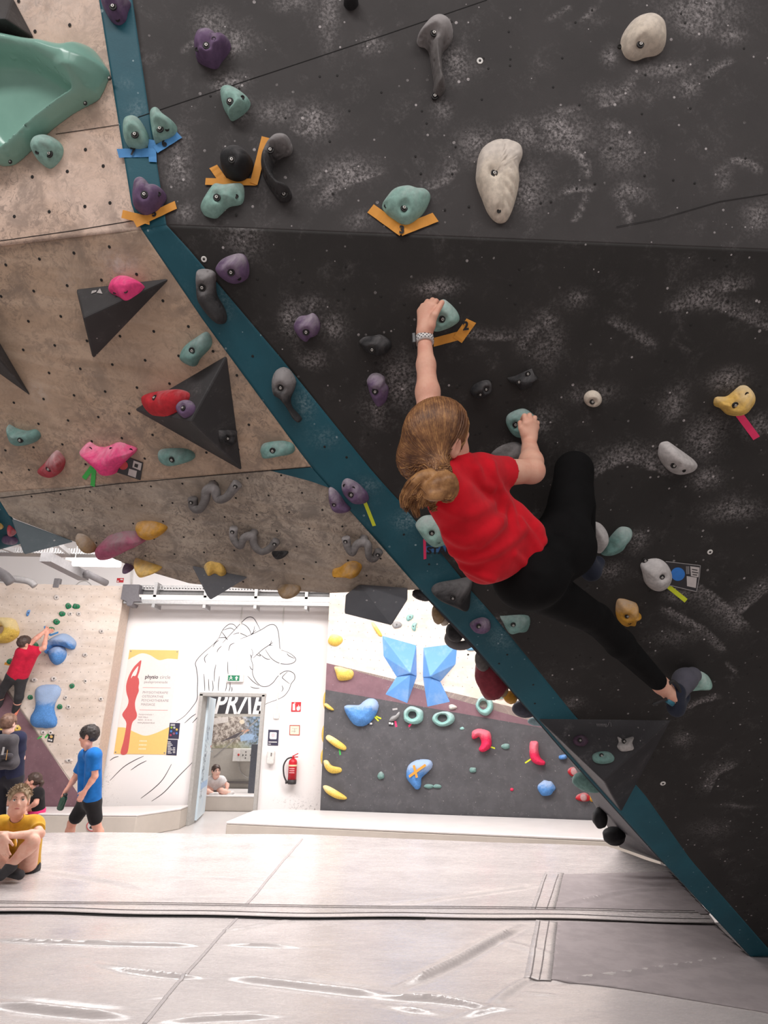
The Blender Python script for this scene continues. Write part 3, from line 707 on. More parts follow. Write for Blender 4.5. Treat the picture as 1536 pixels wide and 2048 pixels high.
    for q in hp:
        if 'pk' not in _bolt_me:
            a = MB().lathe([(0.0062, 0.0), (0.0062, 0.0012), (0.0045, 0.0012), (0.004, -0.002)], n=10); _bolt_me['pk'] = mesh('screw_hole', a.V, a.F, True); _bolt_me['pk'].materials.append(HOLE)
        link('screw_hole', _bolt_me['pk'], None, o, Matrix.Translation((q[0], q[1], ht(q))))
    return o
def volume(name, label, plane, c, base, apex, faces, m, cat='volume', group=None, bev=0.006, nuts=(), colr=None):
    """plywood volume with flat faces: base corners on the panel, apex corners (px, height) above it"""
    B = [plane.lh(c, p) * (1, 1, 0) for p in base]; A = [plane.lh(c, a[:2], a[2]) for a in apex]
    P = np.array(B + A); cen = P[:len(B)].mean(0); P = P - cen
    P[:len(B), 2] -= 0.002
    o = MB().add(P, faces).build(name, m, None, plane.frame(plane.w(cen[0], cen[1])))
    bm = bmesh.new(); bm.from_mesh(o.data); bmesh.ops.recalc_face_normals(bm, faces=bm.faces)
    bmesh.ops.bevel(bm, geom=[e for e in bm.edges], offset=bev, segments=2, affect='EDGES', profile=0.5); bm.to_mesh(o.data); bm.free()
    tag(o, label, cat, group); return o
def blob(name, label, u, v, t, r, m, squash=(1, 1, 1), cat='climbing hold', group=None, seed=0, hole=False, bolt=None):
    """lumpy moulded hold seen from its side"""
    bm = bmesh.new(); bmesh.ops.create_icosphere(bm, subdivisions=4, radius=1.0)
    V = np.array([x.co[:] for x in bm.verts]); f = 1 + 0.14 * vnoise(V, 2.6, seed) + 0.04 * vnoise(V, 7, seed + 1)
    W = V * f[:, None] * np.asarray(squash) * r
    for x, w in zip(bm.verts, W): x.co = w
    me = bpy.data.meshes.new(name); bm.to_mesh(me); bm.free(); me.polygons.foreach_set('use_smooth', [True] * len(me.polygons))
    o = link(name, me, m, None, Matrix.Translation(Vector(at(u, v, t)))); tag(o, label, cat, group); return o
def ropehold(name, label, plane, c, pts, lift, rad, m, bolts=()):
    """a bent bar hold: both ends and its middle touch the panel"""
    Q = catmull([plane.lh(c, p)[:2] for p in pts], 6, False); cen = Q.mean(0); n = len(Q); s = np.linspace(0, 1, n)
    zz = lift * (0.55 + 0.45 * np.sin(s * math.pi * 2.0) ** 2)
    rr = rad * (1.12 - 0.25 * np.sin(s * math.pi * 2) ** 2); rr[0] *= 0.75; rr[-1] *= 0.75
    mb = MB().tube(np.c_[Q - cen, zz], rr, 14)
    o = mb.build(name, m, None, plane.frame(plane.w(*cen)), True); tag(o, label, 'climbing hold')
    k = n // 2                                   # foot where the middle bolts on
    MB().lathe([(rad * 1.15, -0.002), (rad * 1.05, zz[k] * 0.9), (rad * 0.7, zz[k] + rad * 0.55)], (Q[k][0] - cen[0], Q[k][1] - cen[1], 0), 14).build('middle_foot', m, o, None, True)
    for i in (2, n - 3): add_bolt(o, (Q[i][0] - cen[0], Q[i][1] - cen[1], zz[i] + rr[i] * 0.92), 0.008)
    return o
def strip(parent, plane, c, a, b, w, m, cen, z=0.0006, name='tape_strip', seed=0):
    """a piece of adhesive tape between two points, torn ends, lightly crinkled"""
    A = plane.lh(c, a)[:2]; B_ = plane.lh(c, b)[:2]; s = plane.scale(*px(c, a)) * CROPS[c][2]; w = w / s / 2
    d = unit(B_ - A); nn = np.array([-d[1], d[0]]); r = np.random.default_rng(seed + 11); n = 9; top = []; bot = []
    for k in range(n):
        q = A + (B_ - A) * k / (n - 1) - cen
        e = (r.uniform(-1, 1) * w * 0.25 if k in (0, n - 1) else 0)
        zz = z + 0.0011 * (0.5 + 0.5 * math.sin(k * 2.1 + seed))
        top.append((*(q + nn * w + d * e), zz)); bot.append((*(q - nn * w - d * e), zz))
    mb = MB(); V = top + bot + [(x, y, z - 0.0005) for x, y, z in top + bot]
    F_ = []
    for k in range(n - 1):
        F_ += [(k, n + k, n + k + 1, k + 1), (2 * n + k, 2 * n + k + 1, 3 * n + k + 1, 3 * n + k), (k, k + 1, 2 * n + k + 1, 2 * n + k), (n + k, 3 * n + k, 3 * n + k + 1, n + k + 1)]
    F_ += [(0, 2 * n, 3 * n, n), (n - 1, 2 * n - 1, 4 * n - 1, 3 * n - 1)]
    return mb.add(V, F_).build(name, m, parent)
def tape(label, plane, c, strips, m, num=None, group=None):
    """tape marker: strips [(a, b, width)], optional number (text, px, size px, turn)"""
    P = np.array([plane.lh(c, p)[:2] for s_ in strips for p in s_[:2]]); cen = P.mean(0)
    o = empty('tape_marker', plane.w(*cen)); o.matrix_world = plane.frame(plane.w(*cen)); tag(o, label, 'tape', group)
    for i, (a, b, w) in enumerate(strips): strip(o, plane, c, a, b, w, m, cen, 0.0008 + 0.0013 * i, seed=i + len(label))
    for tx, p, size, rot in ([num] if isinstance(num, tuple) else num or []):
        q = plane.lh(c, p)[:2] - cen; s = plane.scale(*px(c, p)) * CROPS[c][2]
        text(o, tx, Matrix.Translation((q[0], q[1], 0.0055)) @ Matrix.Rotation(math.radians(rot), 4, 'Z'), 0, 0, size / s * 1.45, MARKER, 0, 0.0016, 0, 'CENTER', 'number')
    return o
MARKER = plain('marker_black', (22, 22, 30), 0.7)
MINT = resin('resin_mint', (142, 178, 168), 0.5)
MINTD = resin('resin_mint_dark', (112, 148, 142), 0.35)
PURP = resin('resin_purple', (104, 80, 112), 0.6)
PLUM = resin('resin_plum', (78, 56, 74), 0.2)
GREY = resin('resin_grey', (104, 99, 98), 0.4)
DARK = resin('resin_dark', (56, 54, 55), 0.4)
BLACK = resin('resin_black', (38, 37, 39), 0.22)
CREAM = resin('resin_cream', (214, 200, 184), 0.35)
WHITEH = resin('resin_white', (186, 180, 178), 0.4)
YELL = resin('resin_yellow', (222, 180, 96), 0.55, chalkrgb=(225, 214, 196))
OCHRE = resin('resin_ochre', (196, 142, 48), 0.4)
REDH = resin('resin_red', (186, 38, 48), 0.35)
REDD = resin('resin_dusty_red', (170, 62, 72), 0.6)
PINK = resin('resin_pink', (236, 70, 132), 0.6, chalkrgb=(240, 190, 205))
PINKR = resin('resin_pink_red', (232, 44, 88), 0.25)
WOODD = resin('resin_brown', (150, 122, 88), 0.5)
T_OR = plain('tape_orange', (218, 148, 56), 0.7, var=0.06); T_BL = plain('tape_blue', (74, 138, 196), 0.7, var=0.06); T_PK = plain('tape_pink', (236, 48, 104), 0.6, var=0.04)
T_YG = plain('tape_yellow_green', (206, 216, 44), 0.6, var=0.04); T_GR = plain('tape_green', (58, 176, 76), 0.6, var=0.06)
T_BLD = plain('tape_dark_blue', (72, 128, 190), 0.7, var=0.06)
VOLD = paint('volume_charcoal', (60, 58, 59), 0.6, 0.3); VOLG = paint('volume_grey', (92, 92, 97), 0.6, 0.3)

# --- upper dark face and its teal edge
hold('climbing_hold', 'purple hold at the top edge of the teal stripe', 'A', [(600, 0), (608, 40), (640, 98), (668, 126), (702, 132), (735, 108), (748, 60), (765, 0), (700, -45), (640, -45)], DU, .055, PURP, [(662, 28)], pockets=[(674, 74)])
hold('climbing_hold', 'purple double-lobed hold, topmost on the dark wall left part', 'A', [(1148, 255), (1165, 205), (1195, 188), (1240, 187), (1275, 206), (1292, 228), (1330, 222), (1358, 245), (1350, 292), (1305, 350), (1275, 390), (1225, 382), (1165, 350), (1155, 315)], DU, .065, PURP, [(1222, 275)], peak=(1225, 270), prof=3, pockets=[(1163, 290), (1270, 252)])
hold('climbing_hold', 'mint green triangular hold high on the dark wall below the double-lobed purple one', 'A', [(1300, 540), (1318, 510), (1360, 508), (1425, 540), (1472, 585), (1472, 620), (1440, 660), (1370, 703), (1342, 670), (1315, 620)], DU, .055, MINT, [(1360, 602)], pockets=[(1432, 573)], peak=(1370, 600))
hold('climbing_hold', 'mint green oval hold above the blue tape numbered 7', 'A', [(728, 770), (738, 712), (775, 690), (815, 695), (848, 740), (872, 800), (870, 850), (830, 870), (770, 868), (738, 835)], DU, .05, MINT, [(793, 788)])
hold('climbing_hold', 'mint green triangular hold above the blue tape numbered 6', 'A', [(888, 680), (905, 648), (935, 643), (970, 680), (1030, 725), (1042, 755), (1025, 795), (930, 838), (910, 830), (893, 750)], DU, .05, MINT, [(937, 746)], pockets=[(980, 750)])
hold('climbing_hold', 'purple chalky hold on the teal stripe above the orange tape 5', 'A', [(783, 1120), (795, 1060), (830, 1043), (860, 1060), (885, 1090), (930, 1095), (970, 1130), (972, 1170), (930, 1230), (880, 1260), (840, 1258), (790, 1220), (780, 1170)], DU, .06, PURP, [(855, 1152)], pockets=[(933, 1137)], peak=(860, 1140))
hold('climbing_hold', 'dark grey round ball hold framed by orange tape', 'A', [(1300, 925), (1330, 882), (1385, 866), (1440, 880), (1485, 930), (1488, 990), (1450, 1045), (1400, 1060), (1340, 1040), (1308, 990)], DU, .08, BLACK, [(1372, 950)], peak=(1385, 940))
hold('climbing_hold', 'mint green wavy hold under the dark ball hold', 'A', [(1185, 1210), (1230, 1130), (1270, 1085), (1330, 1090), (1400, 1083), (1437, 1092), (1430, 1190), (1350, 1215), (1300, 1260), (1270, 1282), (1215, 1270), (1190, 1245)], DU, .045, MINT, [(1280, 1165)], pockets=[(1393, 1150)])
hold('climbing_hold', 'grey spoon shaped hold with long handle near the top centre', 'B', [(985, 225), (1010, 180), (1060, 125), (1120, 110), (1180, 140), (1202, 195), (1185, 250), (1140, 300), (1135, 350), (1142, 450), (1157, 505), (1140, 545), (1105, 562), (1082, 540), (1087, 480), (1072, 380), (1058, 300), (1035, 268), (1000, 258)], DU, .065, GREY, [(1090, 182), (1104, 500)], soft=True)
hold('climbing_hold', 'grey hooked hold curving down beside the orange tape', 'B', [(95, 880), (140, 832), (190, 818), (235, 830), (252, 865), (235, 905), (185, 920), (150, 945), (132, 985), (140, 1040), (175, 1090), (225, 1110), (247, 1140), (232, 1175), (190, 1185), (155, 1160), (100, 1080), (70, 1010), (68, 945)], DU, .065, DARK, [(118, 878), (195, 1127)], soft=True)
hold('climbing_hold', 'mint green shell hold above the orange tape numbered 3', 'B', [(780, 1210), (800, 1170), (850, 1115), (930, 1097), (990, 1112), (1040, 1118), (1068, 1150), (1055, 1200), (1020, 1260), (960, 1310), (910, 1322), (850, 1290), (800, 1250)], DU, .05, MINT, [(913, 1218)], pockets=[(805, 1195)])
hold('climbing_hold', 'large cream tooth shaped hold with rippled right side', 'px', [(953, 345), (961, 302), (985, 282), (1015, 278), (1040, 289), (1046, 308), (1038, 332), (1039, 362), (1033, 395), (1023, 425), (1012, 441), (995, 442), (978, 425), (965, 395), (955, 368)], DU, .05, CREAM, [(989, 346)], ridges=True, per=10, peak=(990, 340), prof=4, pockets=[(999, 420)])
hold('climbing_hold', 'cream rounded hold at the upper right corner', 'C', [(673, 240), (690, 180), (740, 115), (810, 88), (870, 95), (920, 140), (935, 200), (930, 270), (890, 310), (820, 325), (760, 345), (710, 328), (685, 290)], DU, .06, CREAM, [(795, 242)], pockets=[(695, 210)])
hold('climbing_hold', 'black hold cut by the top edge of the picture', 'B', [(555, 0), (562, 30), (590, 48), (625, 35), (640, 0), (600, -35)], DU, .05, BLACK)
# --- lower dark face and its teal edge
hold('climbing_hold', 'purple rounded hold at the top of the lower dark wall', 'E', [(150, 250), (190, 200), (270, 170), (320, 180), (345, 240), (340, 310), (290, 345), (235, 345), (180, 310), (155, 280)], DL, .06, PURP, [(243, 280)], pockets=[(287, 318)])
hold('climbing_hold', 'dark grey long pinch hold on the teal stripe, upper of two', 'E', [(35, 300), (45, 265), (90, 260), (130, 270), (152, 300), (150, 360), (160, 420), (200, 490), (216, 545), (205, 582), (165, 585), (120, 550), (80, 500), (45, 440), (36, 360)], DL, .055, DARK, [(72, 370)], soft=True)
hold('climbing_hold', 'purple hold amid chalk dust left of the reaching hand', 'E', [(612, 590), (640, 545), (690, 535), (725, 523), (755, 550), (768, 600), (750, 650), (710, 670), (685, 692), (650, 670), (620, 630)], DL, .06, PURP, [(686, 633)])
hold('climbing_hold', 'black creased hold left of the watch', 'E', [(1000, 690), (1030, 665), (1080, 658), (1130, 652), (1185, 690), (1187, 730), (1150, 765), (1100, 772), (1050, 755), (1015, 720)], DL, .06, BLACK, [(1075, 738)], rough=.25)
hold('climbing_hold', 'purple crumpled hold heavily chalked left of the bare forearm', 'E', [(1045, 920), (1070, 885), (1110, 878), (1148, 900), (1155, 935), (1174, 970), (1160, 1040), (1115, 1077), (1085, 1045), (1060, 990), (1050, 950)], DL, .055, PURP, [(1093, 985)], rough=.4)
hold('climbing_hold', 'dark grey long pinch hold on the teal stripe, lower of two', 'E', [(480, 930), (500, 870), (545, 843), (590, 860), (625, 920), (618, 970), (595, 1030), (605, 1080), (640, 1120), (662, 1150), (640, 1167), (605, 1140), (570, 1080), (530, 1030), (490, 1000)], DL, .055, DARK, [(535, 962)], soft=True)
hold('climbing_hold', 'mint green hold gripped by the raised left hand', 'F', [(245, 290), (250, 230), (258, 160), (310, 117), (350, 135), (400, 190), (411, 240), (370, 275), (310, 300), (270, 307)], DL, .05, MINT, [(310, 232)])
hold('climbing_hold', 'small black knobbly hold right of the head', 'F', [(475, 660), (500, 620), (560, 595), (597, 605), (602, 660), (560, 690), (520, 702), (490, 685)], DL, .04, BLACK, [(537, 682), (572, 652)], rough=.35, br=.008)
hold('climbing_hold', 'black angular hold with two screws below the numbered 2 tape', 'F', [(695, 580), (740, 570), (840, 525), (855, 560), (877, 577), (840, 602), (840, 632), (770, 652), (750, 620), (705, 602)], DL, .04, BLACK, [(763, 604), (818, 558)], sharp=True, rough=.3, br=.009)
hold('climbing_hold', 'mint green hold gripped by the bent right hand', 'F', [(688, 840), (700, 800), (750, 772), (800, 765), (850, 798), (868, 830), (860, 880), (810, 930), (760, 934), (725, 915), (702, 880)], DL, .05, MINTD, [(745, 860)])
hold('climbing_hold', 'grey chalked hold behind the bent right elbow', 'F', [(600, 1040), (650, 990), (740, 962), (785, 985), (792, 1040), (770, 1065), (680, 1060)], DL, .06, GREY)
hold('climbing_hold', 'small round cream disc hold on the dark wall', 'F', [(1150 + 52 + 52 * math.cos(a) - 2, 703 + 49 * math.sin(a)) for a in np.linspace(0, 2 * math.pi, 12, endpoint=False)], DL, .035, CREAM, [(1199, 722)], br=.009)
hold('climbing_hold', 'yellow three-lobed chalky hold above the pink tape', 'G', [(1222, 895), (1240, 872), (1300, 868), (1335, 842), (1380, 806), (1420, 806), (1452, 845), (1450, 890), (1420, 935), (1390, 965), (1350, 980), (1300, 975), (1260, 940), (1228, 925)], DL, .055, YELL, [(1345, 918)], pockets=[(1411, 850)], soft=True)
hold('climbing_hold', 'white half-moon hold on the right of the dark wall', 'G', [(893, 1200), (905, 1150), (945, 1136), (972, 1148), (1010, 1175), (1060, 1210), (1110, 1250), (1121, 1280), (1090, 1312), (1020, 1330), (965, 1315), (920, 1270), (900, 1235)], DL, .06, WHITEH, [(985, 1277)], pockets=[(1040, 1304)])
hold('climbing_hold', 'light grey hold half hidden by the raised thigh', 'K', [(462, 150), (505, 148), (545, 190), (556, 240), (530, 292), (490, 328), (460, 250)], DL, .05, WHITEH)
hold('climbing_hold', 'mint green bean hold right of the raised thigh', 'K', [(513, 332), (545, 270), (590, 210), (635, 172), (690, 178), (704, 206), (670, 252), (640, 302), (590, 332), (545, 342)], DL, .05, MINTD, [(570, 286)])
hold('climbing_hold', 'light grey round hold partly over the black route tag', 'K', [(758, 402), (800, 373), (870, 368), (925, 405), (948, 470), (922, 532), (870, 560), (820, 550), (783, 510), (768, 450)], DL, .05, WHITEH, [(806, 402), (886, 475)])
hold('climbing_hold', 'ochre hold with four scooped lobes above the stretched shin', 'K', [(608, 640), (622, 615), (655, 615), (690, 625), (735, 645), (742, 690), (760, 716), (728, 735), (715, 770), (680, 768), (655, 774), (622, 750), (605, 700)], DL, .05, OCHRE, [(675, 716)], pockets=[(686, 756)], rough=.3)
hold('climbing_hold', 'mint green wedge hold under the climbing shoe', 'K', [(1010, 1162), (1030, 1105), (1060, 1075), (1115, 1058), (1170, 1085), (1193, 1125), (1180, 1147), (1100, 1152)], DL, .05, MINT)
hold('climbing_hold', 'mint green chalked hold above the blue START tape', 'J', [(158, 155), (210, 105), (300, 108), (362, 150), (367, 250), (330, 277), (270, 288), (215, 250), (178, 200)], DL, .06, MINT, [(258, 207)], pockets=[(300, 257)])
hold('climbing_hold', 'black layered wedge hold on the teal stripe below the red shirt', 'J', [(255, 560), (290, 522), (400, 500), (502, 488), (498, 580), (486, 672), (440, 668), (330, 620), (280, 592)], DL, .07, BLACK, [(385, 600)], sharp=False)
hold('climbing_hold', 'purple crumpled hold low on the teal stripe', 'J', [(490, 770), (520, 740), (570, 726), (612, 745), (617, 790), (575, 817), (520, 812)], DL, .035, PURP, [(548, 783)], rough=.3)
hold('climbing_hold', 'mint green flat wedge hold right of the low purple one', 'J', [(678, 724), (700, 718), (852, 717), (850, 797), (800, 807), (740, 820), (713, 792), (698, 760)], DL, .04, MINTD, [(759, 773)])

tape('blue tape strips numbered 7 and 6 under two mint holds', DU, 'A', [((697, 907), (878, 903), 52), ((897, 828), (905, 960), 46), ((920, 890), (1062, 800), 46)], T_BL, [('7', (788, 920), 40, 0), ('6', (980, 868), 34, 28)])
tape('orange tape strips marked 5 under the chalky purple hold', DU, 'A', [((722, 1265), (885, 1305), 48), ((800, 1325), (1040, 1212), 46)], T_OR, ('5', (918, 1280), 36, 22))
tape('orange tape strips around the dark ball hold', DU, 'A', [((1260, 985), (1320, 1070), 50), ((1215, 1075), (1510, 1078), 40), ((1500, 1090), (1570, 815), 46)], T_OR)
tape('orange tape V marked 3 under the mint shell hold', DU, 'B', [((712, 1232), (905, 1372), 62), ((885, 1368), (1096, 1285), 60)], T_OR, ('3', (896, 1382), 42, 0))
tape('orange tape strips marked 2 beside the raised left hand', DL, 'F', [((258, 368), (420, 325), 50), ((398, 355), (480, 240), 62)], T_OR, ('2', (447, 292), 46, 8))
tape('blue tape lettered START below the chalked mint hold', DL, 'J', [((222, 303), (420, 293), 46)], T_BLD, ('START', (322, 325), 46, 3))
tape('short pink tape strip left of the blue START tape', DL, 'J', [((212, 240), (215, 362), 17)], T_PK)
tape('pink tape strip hanging below the yellow three-lobed hold', DL, 'G', [((1362, 968), (1468, 1112), 40)], T_PK)
tape('yellow-green tape strip under the black route tag', DL, 'K', [((925, 532), (1032, 618), 28)], T_YG)

def washer(label, plane, c, p, r):
    s = plane.scale(*px(c, p)) * CROPS[c][2]; r = r / s
    o = MB().lathe([(r, 0), (r, .0015), (r * .9, .0022), (r * .45, .0022), (r * .3, .0008)], n=20).build('washer', plain('washer_white', (222, 218, 214), 0.5), None, plane.frame(plane.hit(*px(c, p))), True)
    tag(o, label, 'washer'); MB().lathe([(r * .38, 0.0008), (r * .38, .0026), (r * .1, .0028)], n=10).build('screw', plain('washer_dark', (46, 44, 44), 0.5, 0.4), o, Matrix.Identity(4), True)
washer('white washer screwed right of the grey spoon hold', DU, 'B', (1358, 361), 19)
washer('white washer screwed above the upper dark pinch hold', DL, 'E', (83, 202), 17)
washer('white washer right above the black route tag', DL, 'K', (1179, 319), 17)
washer('grey washer low on the dark wall right of the wedge volume', DL, 'L', (890, 512), 17)

def board(name, label, plane, c, corners, m, z=0.0008, th=0.002, cat='sign', group=None):
    """flat printed sheet fixed to a wall; children are drawn in its own frame (metres from its centre)"""
    P = np.array([plane.lh(c, p)[:2] for p in corners]); cen = P.mean(0)
    o = MB().prism([tuple(q) for q in P - cen], z, z + th).build(name, m, None, plane.frame(plane.w(*cen))); tag(o, label, cat, group)
    o['_c'] = 0; del o['_c']
    def loc(p): return plane.lh(c, p)[:2] - cen
    return o, loc, z + th
def print_poly(o, loc, z, pts, m, name='print', smooth=False):
    Q = np.array([loc(p) for p in pts])
    if smooth: Q = catmull(Q, 5)
    return MB().prism([tuple(q) for q in Q], z, z + 0.0006).build(name, m, o)
def circ(x, y, r, ry=None, n=20): return [(x + r * math.cos(a), y + (ry or r) * math.sin(a)) for a in np.linspace(0, 2 * math.pi, n, endpoint=False)]
TAGB = plain('tag_black', (44, 42, 46), 0.35); PAPER = plain('paper_white', (196, 188, 186), 0.5); INK = plain('ink_dark', (40, 38, 40), 0.6)
o, lc, z = board('route_tag', 'black route tag with blue dot beside the light grey round hold', DL, 'K', [(905, 375), (1118, 400), (1112, 470), (1094, 560), (930, 522)], TAGB)
for a, b in (((905, 375), (1118, 400)), ((1118, 400), (1112, 470)), ((1112, 470), (1094, 560)), ((1094, 560), (930, 522))):
    d_ = unit(np.subtract(b, a)); n_2 = np.array([-d_[1], d_[0]]) * 2.2; print_poly(o, lc, z, [np.add(a, n_2), np.add(b, n_2), np.subtract(b, n_2), np.subtract(a, n_2)], plain('tag_edge', (150, 146, 146), .5), 'tag_border')
print_poly(o, lc, z, circ(980, 453, 43, 41), plain('print_blue', (44, 120, 204), 0.5), 'colour_dot')
print_poly(o, lc, z, [(1056, 405), (1112, 412), (1106, 472), (1060, 464)], PAPER, 'white_field'); print_poly(o, lc, z, [(1034, 465), (1096, 474), (1090, 538), (1036, 526)], PAPER, 'white_field')
for k, (a, b) in enumerate((((1066, 420), (1100, 426)), ((1066, 436), (1104, 442)), ((1070, 452), (1098, 456)))): print_poly(o, lc, z + .0006, [a, b, (b[0], b[1] + 5), (a[0], a[1] + 5)], INK, 'print_line')
for k in range(3): print_poly(o, lc, z, [(1030 + k * 7, 405), (1034 + k * 7, 405), (1036 + k * 7, 452), (1032 + k * 7, 452)], plain('ink_grey', (150, 146, 146), .6), 'print_line')

# --- the wedge volume across the foot of the teal stripe
VW = volume('volume', 'large black wedge volume low on the dark wall with three small holds', DL, 'L', [(118, 112), (945, 122), (636, 692)], [(528, 500, 0.17)], [(0, 1, 3), (1, 2, 3), (2, 0, 3), (2, 1, 0)], paint('volume_black', (54, 52, 55), 0.5, 0.3))
A3, B3, C3 = DL.hit(*px('L', (118, 112))), DL.hit(*px('L', (945, 122))), DL.hit(*px('L', (528, 500)), 0.17)
VF = Plane(A3, np.cross(B3 - A3, C3 - A3), up=DL.ey)
hold('climbing_hold', 'small dark purple hold on the wedge volume', 'L', circ(387, 250, 46, 36, 10), VF, .03, PLUM, [(385, 248)], br=.0095)
hold('climbing_hold', 'grey-brown square hold with hollow sides on the wedge volume', 'L', [(615, 226), (650, 240), (710, 225), (702, 262), (712, 300), (690, 312), (640, 316), (612, 288), (622, 258)], VF, .03, WHITEH, [(655, 254)], br=.0095)
hold('climbing_hold', 'dark green oval hold on the wedge volume', 'L', [(460, 340), (500, 318), (560, 318), (593, 352), (580, 382), (520, 394), (470, 380)], VF, .03, MINTD, [(518, 342)], br=.0095)
mb = MB(); q0 = VF.lh('L', (485, 150)); e = (VF.lh('L', (545, 150)) - q0)[0]
for k in range(7): mb.box((q0[0] + e * k / 6.5, q0[1], .0006), (e * .07, e * .16, .0008))
lo_ = VF.lh('L', (535, 152)); mb.box((q0[0] + e * .45, q0[1] - e * .14, .0006), (e * 1.0, e * .03, .0008)); mb.tube([(q0[0] + e * 1.05, q0[1] - e * .18, .0006), (q0[0] + e * 1.25, q0[1] + e * .2, .0006), (q0[0] + e * 1.42, q0[1] + e * .2, .0006), (q0[0] + e * 1.42, q0[1] - e * .2, .0006)], .0012, 6)
mb.build('maker_mark', plain('print_grey', (120, 116, 118), .6), VW, Matrix(VW.matrix_basis).inverted() @ VF.frame(VF.o))
# --- holds seen past the edge, on the side turned away
blob('climbing_hold', 'black hold peeking out past the teal edge by the box volume', 851, 1188, 2.34, .050, BLACK, (1.0, .8, .55), seed=3)
blob('climbing_hold', 'brown and ochre hold peeking out past the teal edge', 877, 1226, 2.40, .038, WOODD, (.7, .8, 1.1), seed=5)
blob('climbing_hold', 'small cream hold peeking out below the ochre one', 889, 1240, 2.43, .025, CREAM, (.8, .8, 1), seed=6)
blob('climbing_hold', 'black knob hold peeking out above the black ring hold', 911, 1263, 2.46, .048, BLACK, (.8, .8, .9), seed=8)
ringc = at(921, 1277, 2.50)
mb = MB().tube([ringc + .048 * (math.cos(a) * CR + .62 * math.sin(a) * CU) for a in np.linspace(0, 2 * math.pi, 25)], .02, 12, False)
tag(mb.build('climbing_hold', BLACK, None, None, True), 'black ring hold with a see-through eye past the teal edge', 'climbing hold')
blob('climbing_hold', 'large dark red hold bulging past the teal edge', 983, 1345, 2.66, .092, resin('resin_wine', (128, 44, 56), .35), (.78, .8, 1.3), seed=21)
blob('climbing_hold', 'grey hold on top of the large dark red one', 964, 1321, 2.60, .042, GREY, (.75, .8, 1.1), seed=23)
blob('climbing_hold', 'brown hold on the lower end of the large dark red one', 1005, 1372, 2.66, .040, WOODD, (.7, .8, 1.2), seed=25)
blob('climbing_hold', 'yellow hold peeking out below the dark red one', 1021, 1394, 2.72, .036, OCHRE, (.9, .8, .8), seed=27)
blob('climbing_hold', 'dark slate hold peeking out above the plum band', 1050, 1418, 2.80, .056, resin('resin_slate', (70, 70, 84), .3), (1, .8, .7), seed=29)
blob('climbing_hold', 'pale blue flat hold lying along the low side panel', 1078, 1443, 2.95, .052, resin('resin_pale_blue', (150, 176, 184), .3), (1.1, .6, .42), seed=31)
blob('climbing_hold', 'large mint green hold under the wedge volume corner', 1182, 1563, 3.30, .085, MINTD, (1.1, .6, .66), seed=33)
blob('climbing_hold', 'black upper knob hold on the low side panel', 1200, 1637, 5.2, .085, BLACK, (.75, .6, .95), seed=35)
blob('climbing_hold', 'black lower knob hold on the low side panel', 1228, 1672, 5.3, .10, BLACK, (1.0, .6, .75), seed=37)
# ------------------------------------------------------------------ plywood arch: holds and volumes
def shell_macro():
    out = [(-220, 275), (0, 262), (150, 282), (300, 312), (450, 332), (500, 318), (540, 305), (580, 325), (618, 378), (652, 438), (640, 480), (605, 560), (570, 602), (480, 650), (400, 700), (280, 795), (190, 890), (110, 962), (60, 984), (0, 980), (-120, 930), (-220, 760)]
    inn = catmull(np.array([WT.lh('A', p)[:2] for p in [(-150, 440), (0, 402), (110, 400), (220, 415), (350, 475), (450, 540), (505, 592), (440, 640), (370, 690), (255, 780), (165, 870), (90, 930), (20, 915), (-60, 800), (-120, 600)]]), 5)
    fl = np.array([WT.lh('A', p)[:2] for p in [(-220, 270), (300, 312), (440, 332)]])
    def H(X, cen, du):
        di = poly_sdf(X + cen, inn); e = np.clip(-du, 0, 1); g = np.clip(di, 0, 1)
        w = e + g + 1e-6; t = e / w                                   # 0 at the outer edge, 1 at the inner lip
        rim = 0.040 + np.clip(w, 0, .07) * 1.0
        outer = .02 + .04 * t + (rim - .04) * np.clip(np.sin(np.clip(t, 0, 1) * math.pi), 0, 1) ** .8
        inner = 0.012 + 0.048 * np.exp(np.minimum(di, 0) / 0.010)
        return np.where(di < 0, inner, np.maximum(outer, 0.018))
    m = bpy.data.materials.new('glossy_mint_shell'); N, L, B = nodes_of(m)
    L.new(mix(N, L, ramp(N, L, noise(N, L, 4.0, 5), .35, .7), lin((122, 164, 150)), lin((134, 176, 162))), B.inputs['Base Color']); B.inputs['Roughness'].default_value = 0.22
    o = hold('shell_macro', 'huge glossy mint green dished shell on the upper plywood, cut by the left edge', 'A', out, WT, .1, m, kind2=H, soft=True, cat='climbing macro')
    for p, h in (((537, 318), .022), ((505, 611), .035), ((648, 463), .02), ((62, 957), .03)):
        q = WT.lh('A', p, h) - WT.loc(np.array(o.matrix_world.translation)); add_bolt(o, (q[0], q[1], h), 0.006)
shell_macro()
hold('climbing_hold', 'mint green hold tucked under the lower edge of the glossy shell', 'A', [(200, 880), (230, 822), (290, 803), (335, 825), (360, 870), (345, 930), (290, 984), (240, 965), (208, 920)], WT, .06, MINT, [(263, 887)], pockets=[(220, 900)])
volume('volume', 'dark grey volume cut by the top left corner of the picture', WT, 'A', [(-150, -60), (70, -30), (203, 222), (-60, 280)], [(30, 110, 0.11), (-60, 110, .11)], [(0, 1, 4, 5), (1, 2, 4), (2, 3, 5, 4), (3, 0, 5), (3, 2, 1, 0)], VOLD)
v1 = volume('volume', 'black triangular volume with the bright pink hold on it', WM, 'D', [(446, 376), (1020, 308), (548, 800)], [(492, 552, 0.10)], [(0, 1, 3), (1, 2, 3), (2, 0, 3), (2, 1, 0)], VOLD)
